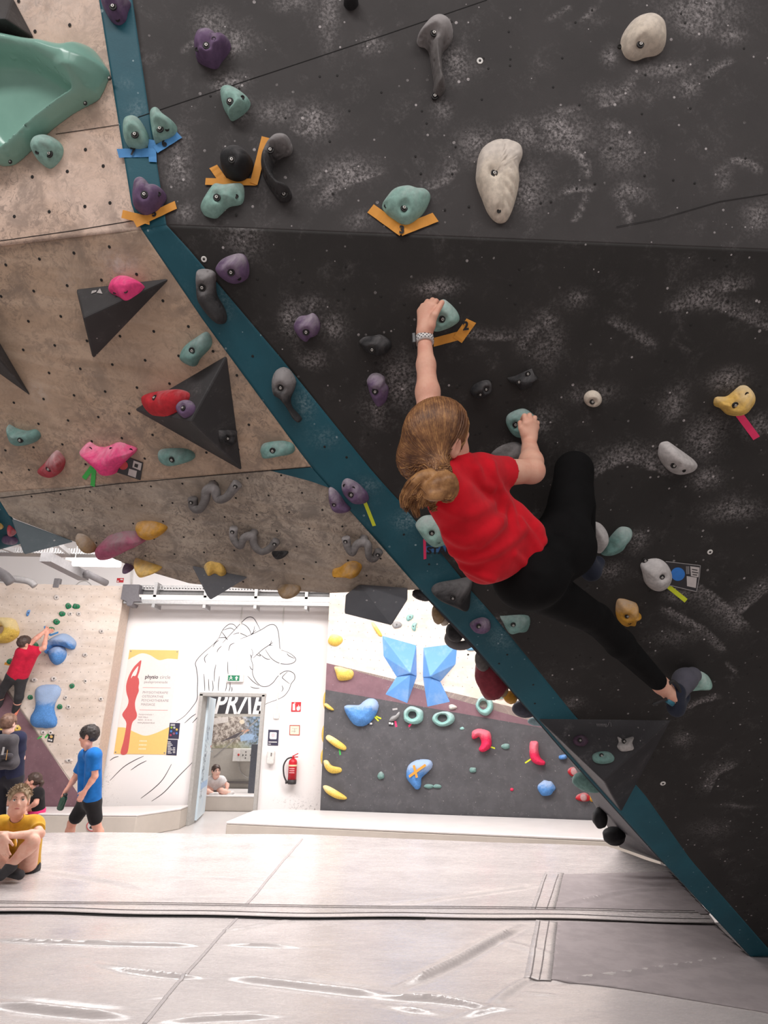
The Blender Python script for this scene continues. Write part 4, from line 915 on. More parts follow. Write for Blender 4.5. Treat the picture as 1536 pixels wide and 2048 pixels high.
def facet(plane, c, a, b, ap):
    A_, B_, C_ = plane.hit(*px(c, a)), plane.hit(*px(c, b)), plane.hit(*px(c, ap[:2]), ap[2]); return Plane(A_, np.cross(B_ - A_, C_ - A_), up=plane.ey)
FP = facet(WM, 'D', (446, 376), (1020, 308), (492, 552, .10))
hold('climbing_hold', 'bright pink hold on the upper black triangular volume', 'D', [(640, 365), (662, 325), (710, 303), (775, 310), (842, 347), (835, 370), (790, 405), (735, 434), (690, 412), (643, 388)], FP, .04, PINK, (), pockets=[(657, 371), (738, 386)], peak=(735, 350))
mb = MB(); q = [FP.lh('D', p) for p in ((572, 402), (607, 408), (592, 376))]; mb.prism([tuple(x[:2]) for x in q], .0008, .0014)
for k in range(4): a_ = FP.lh('D', (546 + k * 7, 398 - k * 2)); mb.box((a_[0], a_[1], .001), (.004, .011 - k * .001, .0006))
mb.build('maker_mark', plain('print_light', (170, 164, 162), .6), v1, Matrix(v1.matrix_basis).inverted() @ FP.frame(FP.o))
v2 = volume('volume', 'large black triangular volume carrying the red hold', WM, 'D', [(785, 1090), (1343, 762), (1434, 1458)], [(1125, 1160, 0.13)], [(0, 1, 3), (1, 2, 3), (2, 0, 3), (2, 1, 0)], VOLD)
F2 = facet(WM, 'D', (785, 1090), (1343, 762), (1125, 1160, .13))
hold('climbing_hold', 'glossy red hold on the large black volume', 'D', [(853, 1060), (870, 1020), (905, 998), (960, 985), (1060, 972), (1106, 985), (1106, 1020), (1060, 1080), (980, 1122), (900, 1122), (865, 1098)], F2, .045, REDH, [(913, 1021)], soft=True)
hold('climbing_hold', 'small purple hold next to the red one on the black volume', 'D', [(1050, 1085), (1080, 1045), (1120, 1035), (1146, 1070), (1130, 1112), (1085, 1136), (1055, 1115)], F2, .035, PURP, [(1073, 1076)], br=.009)
F3 = facet(WM, 'D', (1343, 762), (1434, 1458), (1125, 1160, .13))
hold('climbing_hold', 'small black square hold at the lower right of the black volume', 'D', [(1297, 1215), (1400, 1213), (1392, 1280), (1362, 1307), (1300, 1282)], F3, .03, BLACK, [(1350, 1264)], sharp=True, br=.0095)
hold('climbing_hold', 'mint green angular hold between the two black volumes', 'D', [(1060, 780), (1085, 720), (1150, 670), (1215, 635), (1246, 680), (1237, 730), (1180, 792), (1150, 837), (1088, 815)], WM, .05, MINTD, [(1133, 743)], sharp=False)
volume('volume', 'black volume tip entering at the left edge of the worn plywood', WM, 'D', [(-260, 250), (190, 1022), (-260, 700)], [(-140, 640, 0.12)], [(0, 1, 3), (1, 2, 3), (2, 0, 3), (2, 1, 0)], VOLD)
hold('climbing_hold', 'mint green scooped hold at the left edge of the plywood', 'D', [(44, 1184), (92, 1207), (150, 1220), (205, 1213), (233, 1250), (202, 1287), (120, 1305), (70, 1282), (48, 1230)], WM, .05, MINTD, [(117, 1272)])
hold('climbing_hold', 'dusty red half-moon hold left of the chalky pink one', 'H', [(283, 160), (340, 100), (420, 10), (470, 48), (492, 92), (472, 160), (420, 205), (370, 216), (308, 196)], WM, .05, REDD, [(362, 155)], peak=(430, 110))
hold('climbing_hold', 'large chalky pink winged hold', 'D', [(473, 1330), (520, 1288), (560, 1312), (620, 1317), (690, 1290), (750, 1305), (805, 1332), (750, 1390), (700, 1440), (682, 1470), (640, 1478), (605, 1462), (575, 1430), (530, 1390), (490, 1352)], WM, .06, PINK, (), pockets=[(515, 1335), (640, 1335), (755, 1345)], soft=True)
tape('green tape strips pointing down from the chalky pink hold', WM, 'H', [((645, 218), (712, 128), 34), ((714, 275), (724, 140), 34)], T_GR)
o, lc, z = board('route_tag', 'black route tag with red dot beside the chalky pink hold', WM, 'H', [(885, 165), (1000, 58), (1102, 96), (1080, 230)], TAGB)
print_poly(o, lc, z, circ(950, 115, 36, 34), plain('print_red', (190, 60, 66), 0.5), 'colour_dot'); print_poly(o, lc, z, [(1030, 78), (1092, 100), (1082, 155), (1020, 130)], PAPER, 'white_field'); print_poly(o, lc, z, [(995, 140), (1055, 158), (1045, 210), (985, 188)], PAPER, 'white_field')
print_poly(o, lc, z + .0006, [(1040, 100), (1066, 108), (1060, 134), (1034, 124)], INK, 'print_line')
hold('climbing_hold', 'mint green bar hold right of the red-dot route tag', 'D', [(930, 1350), (960, 1328), (1080, 1325), (1140, 1350), (1142, 1385), (1080, 1410), (1000, 1422), (945, 1396)], WM, .045, MINTD, [(1013, 1389)])
hold('climbing_hold', 'mint green bar hold near the teal edge, right of the black volume', 'E', [(415, 1320), (440, 1293), (540, 1280), (607, 1300), (612, 1345), (560, 1357), (440, 1377), (418, 1350)], WM, .045, MINTD, [(487, 1335)])
# underside
ropehold('bar_hold', 'grey bent bar hold, largest, at the upper left of the underside', WL, 'I', [(35, 268), (48, 318), (88, 322), (118, 280), (125, 222), (170, 218), (200, 262), (250, 250), (285, 210), (312, 178)], .05, .0165, GREY)
ropehold('bar_hold', 'grey bent bar hold in the middle of the underside', WL, 'I', [(285, 448), (290, 505), (335, 545), (352, 505), (395, 505), (415, 548), (465, 578), (515, 562), (548, 528)], .05, .0145, GREY)
ropehold('bar_hold', 'grey bent bar hold close to the teal edge', WL, 'I', [(965, 508), (980, 555), (1012, 585), (1032, 548), (1070, 543), (1103, 550), (1112, 605), (1140, 628), (1172, 588)], .05, .0145, GREY)
hold('climbing_hold', 'small black half-disc hold on the underside', 'I', [(503, 628), (550, 624), (602, 628), (582, 656), (540, 666), (515, 652)], WL, .03, BLACK)
hold('climbing_hold', 'ochre and grey long hold on the underside near the box volume', 'I', [(876, 740), (920, 726), (960, 698), (1010, 690), (1052, 715), (1042, 756), (1000, 777), (960, 771), (882, 765)], WL, .05, OCHRE, soft=True)
hold('climbing_hold', 'brown chalked scoop hold on the lower lip of the underside', 'I', [(538, 845), (605, 832), (672, 845), (670, 880), (620, 897), (560, 886)], WL, .05, WOODD)
v3 = volume('volume', 'black hanging pyramid volume with a yellow hold, on the lip of the underside', WL, 'I', [(8, 708), (366, 780), (60, 800)], [(122, 928, 0.16)], [(0, 1, 3), (1, 2, 3), (2, 0, 3), (2, 1, 0)], VOLG)
F4 = facet(WL, 'I', (8, 708), (366, 780), (122, 928, .16))
hold('climbing_hold', 'yellow ridged hold on the hanging pyramid volume', 'I', [(75, 664), (145, 660), (212, 662), (216, 705), (222, 750), (190, 767), (150, 750), (110, 764), (80, 702)], F4, .045, YELL, soft=True, ridges=True)
V4 = volume('volume', 'big dark grey box volume hanging from the lip of the underside', WL, 'I', [(1040, 826), (1338, 848), (1320, 900), (985, 885)], [(946, 1006, .17), (1236, 1080, .19), (1338, 918, .10), (955, 890, .07)], [(3, 2, 1, 0), (0, 1, 6), (0, 6, 5, 4), (0, 4, 7), (1, 2, 6), (2, 3, 4, 5), (2, 5, 6), (3, 0, 7), (3, 7, 4)], VOLG, bev=.004)
hold('climbing_hold', 'purple hold half behind the teal edge on the underside', 'I', [(850, 245), (868, 238), (900, 262), (925, 292), (955, 335), (985, 372), (932, 386), (880, 367), (855, 312)], WL, .05, PURP, [(885, 340)], br=.008)
hold('climbing_hold', 'purple chalk-topped hold on the teal edge above the yellow-green tape', 'I', [(932, 215), (945, 188), (975, 180), (1030, 207), (1070, 245), (1092, 272), (1097, 312), (1060, 332), (1000, 327), (950, 282), (932, 245)], DL, .045, PURP, [(990, 275)], pockets=[(948, 228), (1003, 235)])
tape('yellow-green tape strip on the teal stripe', DL, 'I', [((1075, 322), (1132, 465), 22)], T_YG)
hold('climbing_hold', 'bright ochre hold beside the magenta hold on the underside', 'H', [(1043, 570), (1100, 553), (1190, 560), (1278, 600), (1240, 652), (1160, 685), (1080, 652), (1048, 610)], WL, .05, OCHRE)
hold('climbing_hold', 'large grey and magenta rounded hold on the lip of the underside', 'H', [(728, 775), (775, 715), (830, 668), (950, 634), (1050, 640), (1132, 682), (1060, 735), (1000, 762), (850, 832), (760, 837)], WL, .06, resin('resin_magenta', (168, 84, 112), .95, chalkrgb=(146, 130, 132)), peak=(900, 720), prof=3)
hold('climbing_hold', 'tan hold left of the magenta one on the lip', 'H', [(583, 655), (650, 663), (712, 720), (737, 775), (700, 782), (650, 750), (628, 730)], WL, .05, WOODD)
hold('climbing_hold', 'tan layered hold right of the lamp on the lip', 'H', [(1030, 843), (1100, 862), (1170, 885), (1237, 915), (1160, 947), (1100, 958), (1055, 918)], WL, .06, YELL)
hold('climbing_hold', 'small purple hold at the lip above the red wall sign', 'H', [(955, 880), (992, 885), (1028, 910), (992, 932), (952, 918)], WL, .04, PURP)
volume('volume', 'grey-teal pointed volume at the left end of the underside', WL, 'H', [(80, 520), (588, 705), (155, 640)], [(182, 808, .12)], [(0, 1, 3), (1, 2, 3), (2, 0, 3), (2, 1, 0)], paint('volume_slate', (84, 94, 100), .55, .3))
blob('climbing_hold', 'dusty red hold at the left picture edge below the plywood', 24, 1058, 2.40, .026, REDD, (.6, .8, 1.2), seed=41)
blob('climbing_hold', 'purple hold at the left picture edge below the plywood', 20, 1080, 2.44, .03, PURP, (1.1, .8, .6), seed=42)
blob('climbing_hold', 'pale yellow hold at the left picture edge below the plywood', 0, 1050, 2.40, .02, YELL, (.8, .8, .9), seed=43)

# ------------------------------------------------------------------ crash mats
def seg2(x, y, a, b):
    ax, ay = a; bx, by = b; dx, dy = bx - ax, by - ay; t = np.clip(((x - ax) * dx + (y - ay) * dy) / (dx * dx + dy * dy + 1e-9), 0, 1); return np.hypot(x - ax - t * dx, y - ay - t * dy)
def mp(c, p): return MATP.hit(*px(c, p))[:2]
WR = []
for c, pts, w, a in (('S', [(-60, 452), (150, 470), (420, 482), (810, 488)], .028, .016), ('S', [(810, 482), (1000, 486), (1215, 492)], .025, .013), ('S', [(380, 552), (520, 585), (700, 605), (830, 608)], .03, .018), ('S', [(830, 600), (1100, 625), (1530, 670)], .045, .02),
                     ('S', [(-50, 700), (250, 730), (540, 755)], .04, .022), ('S', [(570, 772), (900, 755), (1130, 748)], .03, .015), ('S', [(775, 440), (870, 430), (960, 412), (1110, 382)], .022, .013), ('S', [(150, 198), (330, 225), (560, 268)], .04, .017),
                     ('S', [(580, 222), (800, 226), (1000, 234)], .035, .010), ('S', [(560, 305), (760, 300), (935, 300)], .035, .010), ('T', [(20, 340), (200, 320), (420, 290), (640, 262)], .035, .013), ('T', [(60, 665), (220, 590), (400, 500), (560, 420)], .035, .028), ('T', [(-20, 690), (200, 700), (380, 725), (470, 735)], .03, .022),
                     ('T', [(-10, 720), (150, 745), (280, 765)], .03, .018), ('T', [(660, 640), (1000, 605), (1250, 570), (1430, 540)], .03, .017), ('T', [(420, 740), (560, 640), (650, 600)], .03, .014), ('T', [(250, 800), (420, 745), (560, 740)], .03, .016), ('T', [(560, 680), (650, 690), (730, 700)], .02, .012),
                     ('T', [(700, 345), (850, 310), (1000, 280), (1210, 272)], .04, .013), ('T', [(740, 560), (560, 500), (420, 470)], .05, .008), ('T', [(760, 450), (1000, 500), (1250, 540)], .05, .008), ('S', [(160, 175), (240, 168)], .03, .012), ('S', [(520, 690), (640, 680), (700, 672)], .02, .008)):
    P = catmull(np.array([mp(c, p) for p in pts]), 4, False); WR.append((P, w * .55, a * .85))
def mat_h(x, y):
    z = 0.004 * (np.sin(x * 2.3 + y * 1.1) + np.sin(y * 3.1 - x * 1.4)) + 0.0035 * np.sin(y * 9 + 1.6 * np.sin(x * 1.7)) * np.sin(x * 1.3 + .5)
    for P, w, a in WR:
        near = (x > P[:, 0].min() - .3) & (x < P[:, 0].max() + .3) & (y > P[:, 1].min() - .3) & (y < P[:, 1].max() + .3)
        if not near.any(): continue
        xx, yy = x[near], y[near]; d = np.full(len(xx), 9.0)
        for p, q in zip(P[:-1], P[1:]): d = np.minimum(d, seg2(xx, yy, p, q))
        ends = np.clip(np.minimum(np.hypot(xx - P[0, 0], yy - P[0, 1]), np.hypot(xx - P[-1, 0], yy - P[-1, 1])) / .20, 0.0, 1)
        z[near] += a * ends * (np.exp(-(d / w) ** 2) - 0.35 * np.exp(-((d - 2.2 * w) / w) ** 2))
    return z
def pvc():
    m = bpy.data.materials.new('mat_pvc'); N, L, B = nodes_of(m)
    f = noise(N, L, 2.2, 6, .65, stretch=(1, 2.2, 1)); g = noise(N, L, 9.0, 6, .7, stretch=(1, 4.0, 1), dist=.8)
    base = mix(N, L, ramp(N, L, f, .3, .7), lin((188, 180, 179)), lin((202, 194, 192)))
    L.new(mix(N, L, ramp(N, L, g, .5, .75, 0, .4), base, lin((158, 150, 151))), B.inputs['Base Color'])
    L.new(ramp(N, L, g, .35, .7, .20, .36), B.inputs['Roughness']); B.inputs['Specular IOR Level'].default_value = .55
    bump(N, L, B, noise(N, L, 6.0, 5, .6, stretch=(1, 3, 1)), .10, .02)
    return m
PVC = pvc(); PVCW = plain('mat_pvc_white', (226, 220, 218), .35, var=.05, scale=4); BEIGE = plain('mat_side_beige', (196, 186, 176), .6, var=.06, scale=5)
FELT = plain('mat_fabric_grey', (156, 146, 147), .92, var=.14, scale=9)
def rightx(y): return np.where(y < 3.94, 3.3, np.interp(y, [3.94, 6.45, 7.23, 9], [2.06, 2.69, 2.55, 2.2]))
def sheet(name, y0, y1, lx, ny, nx, m, parent, rx=rightx, dz=0.0, z0=0.0, far=None):
    y = np.linspace(y0, y1, ny); V = []
    L_ = lx(y); R_ = rx(y); t = np.linspace(0, 1, nx)
    X = L_[:, None] * (1 - t) + R_[:, None] * t; Y = np.repeat(y[:, None], nx, 1)
    if far is not None: Y = y0 + (Y - y0) * (far(X) - y0) / (y1 - y0)
    Z = MATZ + dz + mat_h(X.ravel(), Y.ravel()).reshape(X.shape)
    V = np.stack([X, Y, Z], -1).reshape(-1, 3); idx = np.arange(ny * nx).reshape(ny, nx)
    Q = np.stack([idx[:-1, :-1], idx[:-1, 1:], idx[1:, 1:], idx[1:, :-1]], -1).reshape(-1, 4)
    ring = np.r_[idx[0, :], idx[1:, -1], idx[-1, -2::-1], idx[-2:0:-1, 0]]; k = len(ring); j = np.arange(k); b = len(V)
    sk = V[ring].copy(); sk[:, 2] = z0 if dz == 0 else sk[:, 2] - .004
    V = np.r_[V, sk]; Q = np.r_[Q, np.stack([ring[j], b + j, b + (j + 1) % k, ring[(j + 1) % k]], -1)]
    off = np.array(parent.location) if parent is not None else np.zeros(3)
    o = link(name, npmesh(name, V - off, Q, True), m, parent); autosmooth(o, 50) if dz == 0 else None
    return o
flat = lambda v: (lambda y: np.full_like(y, v))
mat1 = empty('crash_mat', (-.8, 3.0, 0)); tag(mat1, 'nearest large shiny white crash mat in the foreground', 'mat')
mat2 = empty('crash_mat', (-.8, 6.0, 0)); tag(mat2, 'second large white crash mat behind the dark seam, where the boy sits', 'mat')
sheet('mat_cover', -.4, 4.66, flat(-5.0), 420, 420, PVC, mat1, rx=flat(3.3))
sheet('mat_cover', 4.69, 7.72, lambda y: np.interp(y, [4.69, 7.3, 7.72], [-4.3, -4.05, -3.80]), 220, 380, PVC, mat2, rx=lambda y: rightx(y), far=lambda x: np.interp(x, [-4.0, -.9, 2.6], [7.66, 7.75, 7.26]))
# flap covering the gap between the two mats, its front edge wavy
def flap():
    x = np.linspace(-4.6, 2.2, 170); V = []; n = len(x)
    e0 = 4.60 + .018 * np.sin(x * 1.9) + .012 * np.sin(x * 5.3 + 1); rows = [(e0, .012), (e0 + .05, .016), (np.full(n, 4.72), .010), (np.full(n, 4.80), .007), (np.full(n, 4.88), .004)]
    for yy, z in rows: V.append(np.stack([x, yy, MATZ + z + mat_h(x.copy(), yy.copy()) * .5 + .004], 1))
    for yy, z in rows[::-1]: V.append(np.stack([x, yy, MATZ + z - .005 + mat_h(x.copy(), yy.copy()) * .5 + .004], 1))
    K = len(V); V = np.concatenate(V); Q = [(k * n + i, k * n + i + 1, ((k + 1) % K) * n + i + 1, ((k + 1) % K) * n + i) for k in range(K) for i in range(n - 1)]
    o = link('seam_flap', mesh('seam_flap', V - np.array(mat2.location), [q[::-1] for q in Q], False), PVC, mat2)
    s = np.stack([x, e0 - .016, np.full(n, MATZ + .004) + mat_h(x.copy(), e0.copy())], 1)
    mb = MB(); W = np.r_[s, s + (0, .03, 0.002)]; mb.add(W - np.array(mat2.location), [(i, i + 1, n + i + 1, n + i) for i in range(int(n * .72))]); mb.build('dark_gap', plain('gap_black', (30, 27, 28), .9), mat2)
    for dy in (.055, .20, .25):
        mb = MB(); W = np.stack([x, e0 * (1 if dy < .1 else 0) + (0 if dy < .1 else 4.60) + dy, np.full(n, MATZ + (.0215 if dy < .1 else .0155 if dy < .22 else .0135)) + mat_h(x.copy(), e0 + dy) * .5], 1)
        mb.tube(W - np.array(mat2.location), .0022, 4).build('stitch_line', plain('stitch_grey', (120, 112, 112), .8), mat2)
flap()
def ribbon(name, c, pts, w, m, parent, lift=.0022, n=60, wz=None):
    P = resample(np.array([mp(c, p) for p in pts]), n); T = np.gradient(P, axis=0); T /= np.linalg.norm(T, axis=1)[:, None]; Nn = np.stack([-T[:, 1], T[:, 0]], 1) * w / 2
    V = []
    for f in (-1, -.5, 0, .5, 1):
        q = P + Nn * f; V.append(np.c_[q, MATZ + lift + mat_h(q[:, 0].copy(), q[:, 1].copy())])
    V = np.concatenate(V); Q = [(k * n + i, k * n + i + 1, (k + 1) * n + i + 1, (k + 1) * n + i) for k in range(4) for i in range(n - 1)]
    o = link(name, mesh(name, V - np.array(parent.location), Q, True), m, parent); s = o.modifiers.new('thick', 'SOLIDIFY'); s.thickness = .0015; s.offset = -1; return o
WELD = plain('weld_grey', (176, 168, 168), .45)
ribbon('weld_seam', 'S', [(1160, 72), (945, 325)], .022, WELD, mat2); ribbon('weld_seam', 'S', [(918, 368), (810, 490), (700, 610), (552, 782)], .020, WELD, mat1)
def fabric(name, c, poly, m, parent, lift=.004, n=46):
    """sewn-on cloth field following the folds of the mat below it"""
    P = np.array([mp(c, p) for p in poly]); lo, hi = P.min(0), P.max(0); g = max(hi - lo) / n
    bm = bmesh.new(); vs_ = [bm.verts.new((p[0], p[1], 0)) for p in resample(np.r_[P, P[:1]], 90)[:-1]]; bm.faces.new(vs_)
    for k in range(1, n):
        for ax, nrm in ((0, (1, 0, 0)), (1, (0, 1, 0))):
            co = [0, 0, 0]; co[ax] = lo[ax] + g * k
            if co[ax] < hi[ax]: bmesh.ops.bisect_plane(bm, geom=bm.verts[:] + bm.edges[:] + bm.faces[:], plane_co=co, plane_no=nrm)
    V = np.array([v.co[:] for v in bm.verts]); Z = MATZ + lift + mat_h(V[:, 0].copy(), V[:, 1].copy())
    for v, z in zip(bm.verts, Z): v.co.z = z
    bmesh.ops.recalc_face_normals(bm, faces=bm.faces[:]); 
    if sum(f.normal.z for f in bm.faces) < 0: bmesh.ops.reverse_faces(bm, faces=bm.faces[:])
    bmesh.ops.translate(bm, vec=-Vector(parent.location), verts=bm.verts[:]); me = bpy.data.meshes.new(name); bm.to_mesh(me); bm.free()
    me.polygons.foreach_set('use_smooth', [True] * len(me.polygons)); o = link(name, me, m, parent); s = o.modifiers.new('thick', 'SOLIDIFY'); s.thickness = .003; s.offset = -1; return o
fabric('fabric_field', 'T', [(718, 213), (1148, 206), (1208, 270), (1310, 372), (1000, 368), (680, 364)], FELT, mat2)
fabric('fabric_field', 'T', [(700, 404), (1000, 408), (1330, 412), (1400, 480), (1466, 546), (1640, 548), (1640, 800), (1530, 770), (1200, 715), (900, 665), (670, 634)], FELT, mat1)
ribbon('hem_strip', 'T', [(690, 205), (645, 364)], .16, PVC, mat2, .0055); ribbon('hem_strip', 'T', [(660, 404), (622, 632)], .135, PVC, mat1, .0055)
for dx in (-22, 14): ribbon('stitch_line', 'T', [(655 + dx, 404), (617 + dx, 632)], .006, plain('stitch_grey', (120, 112, 112), .8), mat1, .0078, 30)
for dx in (-30, 16): ribbon('stitch_line', 'T', [(690 + dx, 215), (645 + dx, 362)], .006, plain('stitch_grey', (120, 112, 112), .8), mat2, .0078, 30)
# ------------------------------------------------------------------ far mats, door, room beyond
def block(name, label, pts, z0, z1, m, mtop, cat='mat', bev=.03):
    """mat with a cover: side walls and a top lid of its own"""
    P = np.array(pts); c = P.mean(0); o = empty(name, (c[0], c[1], z0)); tag(o, label, cat)
    b = MB().prism([tuple(q - c) for q in P], 0, z1 - z0 - .03).build('mat_core', m, o, None); mo = b.modifiers.new('bevel', 'BEVEL'); mo.width = .01
    t = MB().prism([tuple((q - c) * 1.004) for q in P], z1 - z0 - .03, z1 - z0).build('mat_lid', mtop, o, None); mo = t.modifiers.new('bevel', 'BEVEL'); mo.width = .018; mo.segments = 3
    return o
fl = MATP.hit(453, 1643)[:2]; fr2 = MATP.hit(1205, 1677)[:2]
bmat = block('crash_mat', 'low white mat along the foot of the far right climbing wall', [fl, fr2 + (0.6, -.1), RW.w(4.6, 0, 0.03)[:2], RW.w(0.0, 0, .03)[:2], (-1.55, 9.95), (-1.85, 9.72)], 0, .30, BEIGE, PVCW)
lw0 = LW.w(-3.5, 0, .03)[:2]; lw1 = LW.w(lr - .1, 0, .03)[:2]
lmat = block('crash_mat', 'low white mat along the foot of the far left climbing wall', [(-8, 9.25), (-3.78, 9.22), (-3.36, 9.24), (-2.98, 9.98), (-2.98, 10.33), lw1 + (0.05, .0), lw0], 0, .29, BEIGE, PVCW)
SP = Plane((-3.5, 9.225, .15), (0, -1, 0))
o, lc, z = board('floor_sign', 'round no-shoes sign on the side of the far left mat', SP, 'N', circ(945, 1290, 56, 56, 22), PAPER, .012)
mb = MB(); rr_ = []
for r in (1.0, .84): rr_.append([lc((945 + 55 * r * math.cos(a), 1290 + 55 * r * math.sin(a))) for a in np.linspace(0, 2 * math.pi, 24, endpoint=False)])
V = [(*q, z + .0006) for q in rr_[0]] + [(*q, z + .0006) for q in rr_[1]]; mb.add(V, [(i, 24 + i, 24 + (i + 1) % 24, (i + 1) % 24) for i in range(24)]).build('red_ring', plain('print_red', (190, 60, 66), .5), o)
print_poly(o, lc, z, [(918, 1305), (940, 1280), (958, 1288), (946, 1318), (925, 1316)], INK, 'shoe_mark')

def wpx(c, x, y): return WW.lh(c, (x, y))
# door frame, leaf
door_1 = empty('door_1', ((dx0 + dx1) / 2, 10.4, 0)); tag(door_1, kind='structure')
FR = plain('door_frame_grey', (176, 172, 168), .5); wdt = .055
mb = MB(); cxd = (dx0 + dx1) / 2; hw_ = (dx1 - dx0) / 2
for s_ in (-1, 1): mb = MB().box((s_ * (hw_ - .005), .06, dz1 / 2), (wdt, .30, dz1)); mb.build('frame_post', FR, door_1, None, bevel=.004)
MB().box((0, .06, dz1 - .005), (2 * hw_ + wdt, .30, wdt)).build('frame_head', FR, door_1, None, bevel=.004)
def doorleaf():
    m = bpy.data.materials.new('door_leaf_frosted'); N, L, B = nodes_of(m)
    L.new(mix(N, L, ramp(N, L, noise(N, L, 2.5, 3), .3, .7), lin((198, 216, 228)), lin((216, 226, 232))), B.inputs['Base Color']); B.inputs['Roughness'].default_value = .35
    return m
R_ = Matrix.Rotation(math.radians(98), 4, 'Z'); lw_ = 2 * hw_ - .08
leaf = MB().box((lw_ / 2, 0, dz1 / 2), (lw_, .04, dz1 - .07)).build('door_leaf', doorleaf(), door_1, Matrix.Translation((-hw_ + .045, .2, 0)) @ R_, bevel=.003)
rs = np.random.default_rng(3); mb = MB()
for k in range(110):
    zz = rs.uniform(.35, 1.45); xx = rs.uniform(.02, .30) + .22 * (zz - .3) * rs.uniform(0, 1); mb.box((min(xx, lw_ - .05), -.021, zz), (rs.uniform(.008, .02), .001, rs.uniform(.012, .05)))
mb.build('leaf_print', plain('print_navy', (52, 58, 84), .5), leaf)
MB().box((lw_ / 2, -.0215, .52), (lw_ * .8, .001, .10)).build('blue_band', plain('print_pale_blue', (168, 196, 226), .5), leaf)
hm = plain('steel_brushed', (170, 168, 166), .35, .8)
MB().tube([(lw_ - .08, -.02, 1.02), (lw_ - .08, -.06, 1.02), (lw_ - .2, -.06, 1.02)], .009, 8).build('handle', hm, leaf)
MB().box((lw_ - .08, -.022, 1.10), (.06, .004, .035)).build('red_sticker', plain('print_red', (190, 60, 66), .5), leaf)
# room beyond: poster strip with letters, photo poster, electric box, mat, post
def fpx(x, y): return FW_.lh('P', (x, y))
o, lc, z = board('letter_banner', 'black banner with large white slanted letters seen through the doorway', FW_, 'P', [(180, 70), (1010, 70), (1010, 366), (180, 366)], plain('banner_black', (62, 60, 64), .4), 0.002, .003, 'banner')
q = lc((285, 362)); sz = (FW_.lh('P', (300, 100))[1] - FW_.lh('P', (300, 362))[1])
text(o, 'PR\u039bE', Matrix.Identity(4), q[0] + .02, q[1], sz * 1.46, plain('print_white', (232, 228, 226), .5), z + .0006, sz * .03, .22, 'LEFT', 'lettering', .74)
q = lc((860, 362)); text(o, 'N', Matrix.Identity(4), q[0], q[1], sz * 1.46, MATS['print_white'], z + .0006, sz * .03, .22, 'LEFT', 'lettering', .9)
def photo_mat():
    m = bpy.data.materials.new('photo_print'); N, L, B = nodes_of(m)
    a = noise(N, L, 3.0, 6, .7, dist=1.0); b = noise(N, L, 11.0, 6, .75)
    c1 = mix(N, L, ramp(N, L, b, .42, .60), lin((120, 108, 100)), lin((206, 196, 186)))
    tc = N.new('ShaderNodeTexCoord'); sep = N.new('ShaderNodeSeparateXYZ'); L.new(tc.outputs['Object'], sep.inputs[0])
    rt = ramp(N, L, math_(N, L, 'ADD', sep.outputs[0], math_(N, L, 'MULTIPLY', a, .5)), .25, .55)
    c2 = mix(N, L, rt, c1, mix(N, L, ramp(N, L, b, .4, .6), lin((84, 92, 88)), lin((140, 162, 190))))
    gr = ramp(N, L, math_(N, L, 'ADD', math_(N, L, 'MULTIPLY', sep.outputs[1], -1.0), math_(N, L, 'MULTIPLY', a, .4)), .32, .5, 0, .6)
    L.new(mix(N, L, gr, c2, lin((150, 152, 118))), B.inputs['Base Color']); B.inputs['Roughness'].default_value = .4; return m
o, lc, z = board('photo_poster', 'rock landscape photo poster on the wall beyond the door', FW_, 'P', [(200, 405), (1010, 405), (1010, 806), (200, 806)], photo_mat(), 0.002, .003, 'poster')
print_poly(o, lc, z, [(300, 425), (490, 405), (490, 475), (295, 505)], plain('print_pale_grey', (214, 206, 200), .5), 'text_box')
print_poly(o, lc, z, [(385, 730), (600, 620), (665, 590), (690, 610), (640, 660), (520, 690)], plain('print_slate', (92, 86, 90), .5), 'printed_legs')
print_poly(o, lc, z, [(650, 590), (720, 560), (770, 575), (700, 615)], plain('print_skin', (206, 160, 138), .5), 'printed_arm'); print_poly(o, lc, z, circ(665, 472, 34, 30), plain('print_cream', (222, 208, 186), .5), 'printed_helmet')
print_poly(o, lc, z, [(640, 650), (740, 620), (830, 640), (800, 700), (650, 720)], plain('print_sky', (160, 186, 216), .5), 'printed_cloth')
print_poly(o, lc, z + .0006, [(300, 922), (308, 930), (890, 430), (880, 420)], plain('rope_grey', (150, 146, 144), .6), 'printed_rope')
e0_ = empty('electric_box', FW_.w(*fpx(680, 975)[:2])); tag(e0_, 'grey electric box with red button on the wall beyond the door', 'electric box')
A_, B_ = fpx(565, 808), fpx(798, 975); bw, bh = B_[0] - A_[0], A_[1] - B_[1]; PG = plain('box_grey', (206, 202, 196), .5)
MB().box((0, -.06, bh / 2), (bw, .12, bh)).build('body', PG, e0_, None, bevel=.006)
MB().box((-bw * .3, -.124, bh / 2), (bw * .36, .008, bh * .96)).build('cover', plain('box_pale', (220, 216, 212), .5), e0_, None, bevel=.003); MB().box((bw * .2, -.124, bh / 2), (bw * .58, .008, bh * .96)).build('cover', PG, e0_, None, bevel=.003)
RX = np.array([[1, 0, 0], [0, 0, -1], [0, 1, 0]])
MB().lathe([(.022, 0), (.022, .012), (.016, .018)], (-bw * .19, -.128, bh * .52), 14, RX).build('red_button', plain('button_red', (176, 50, 44), .4), e0_, None, True)
for dx, dz in ((.17, .75), (.17, .28), (.03, .5), (.18, .5), (.42, .5)): MB().box((bw * dx, -.130, bh * dz), (.022, .008, .022)).build('switch', plain('switch_dark', (70, 64, 62), .5), e0_, None, bevel=.002)
MB().tube(catmull([(-.1, -.03, 0), (-.02, -.03, -.2), (.12, -.03, -.3), (.28, -.03, -.24)], 5, False), .008, 8).build('cable', plain('cable_grey', (168, 164, 160), .6), e0_, None, True)
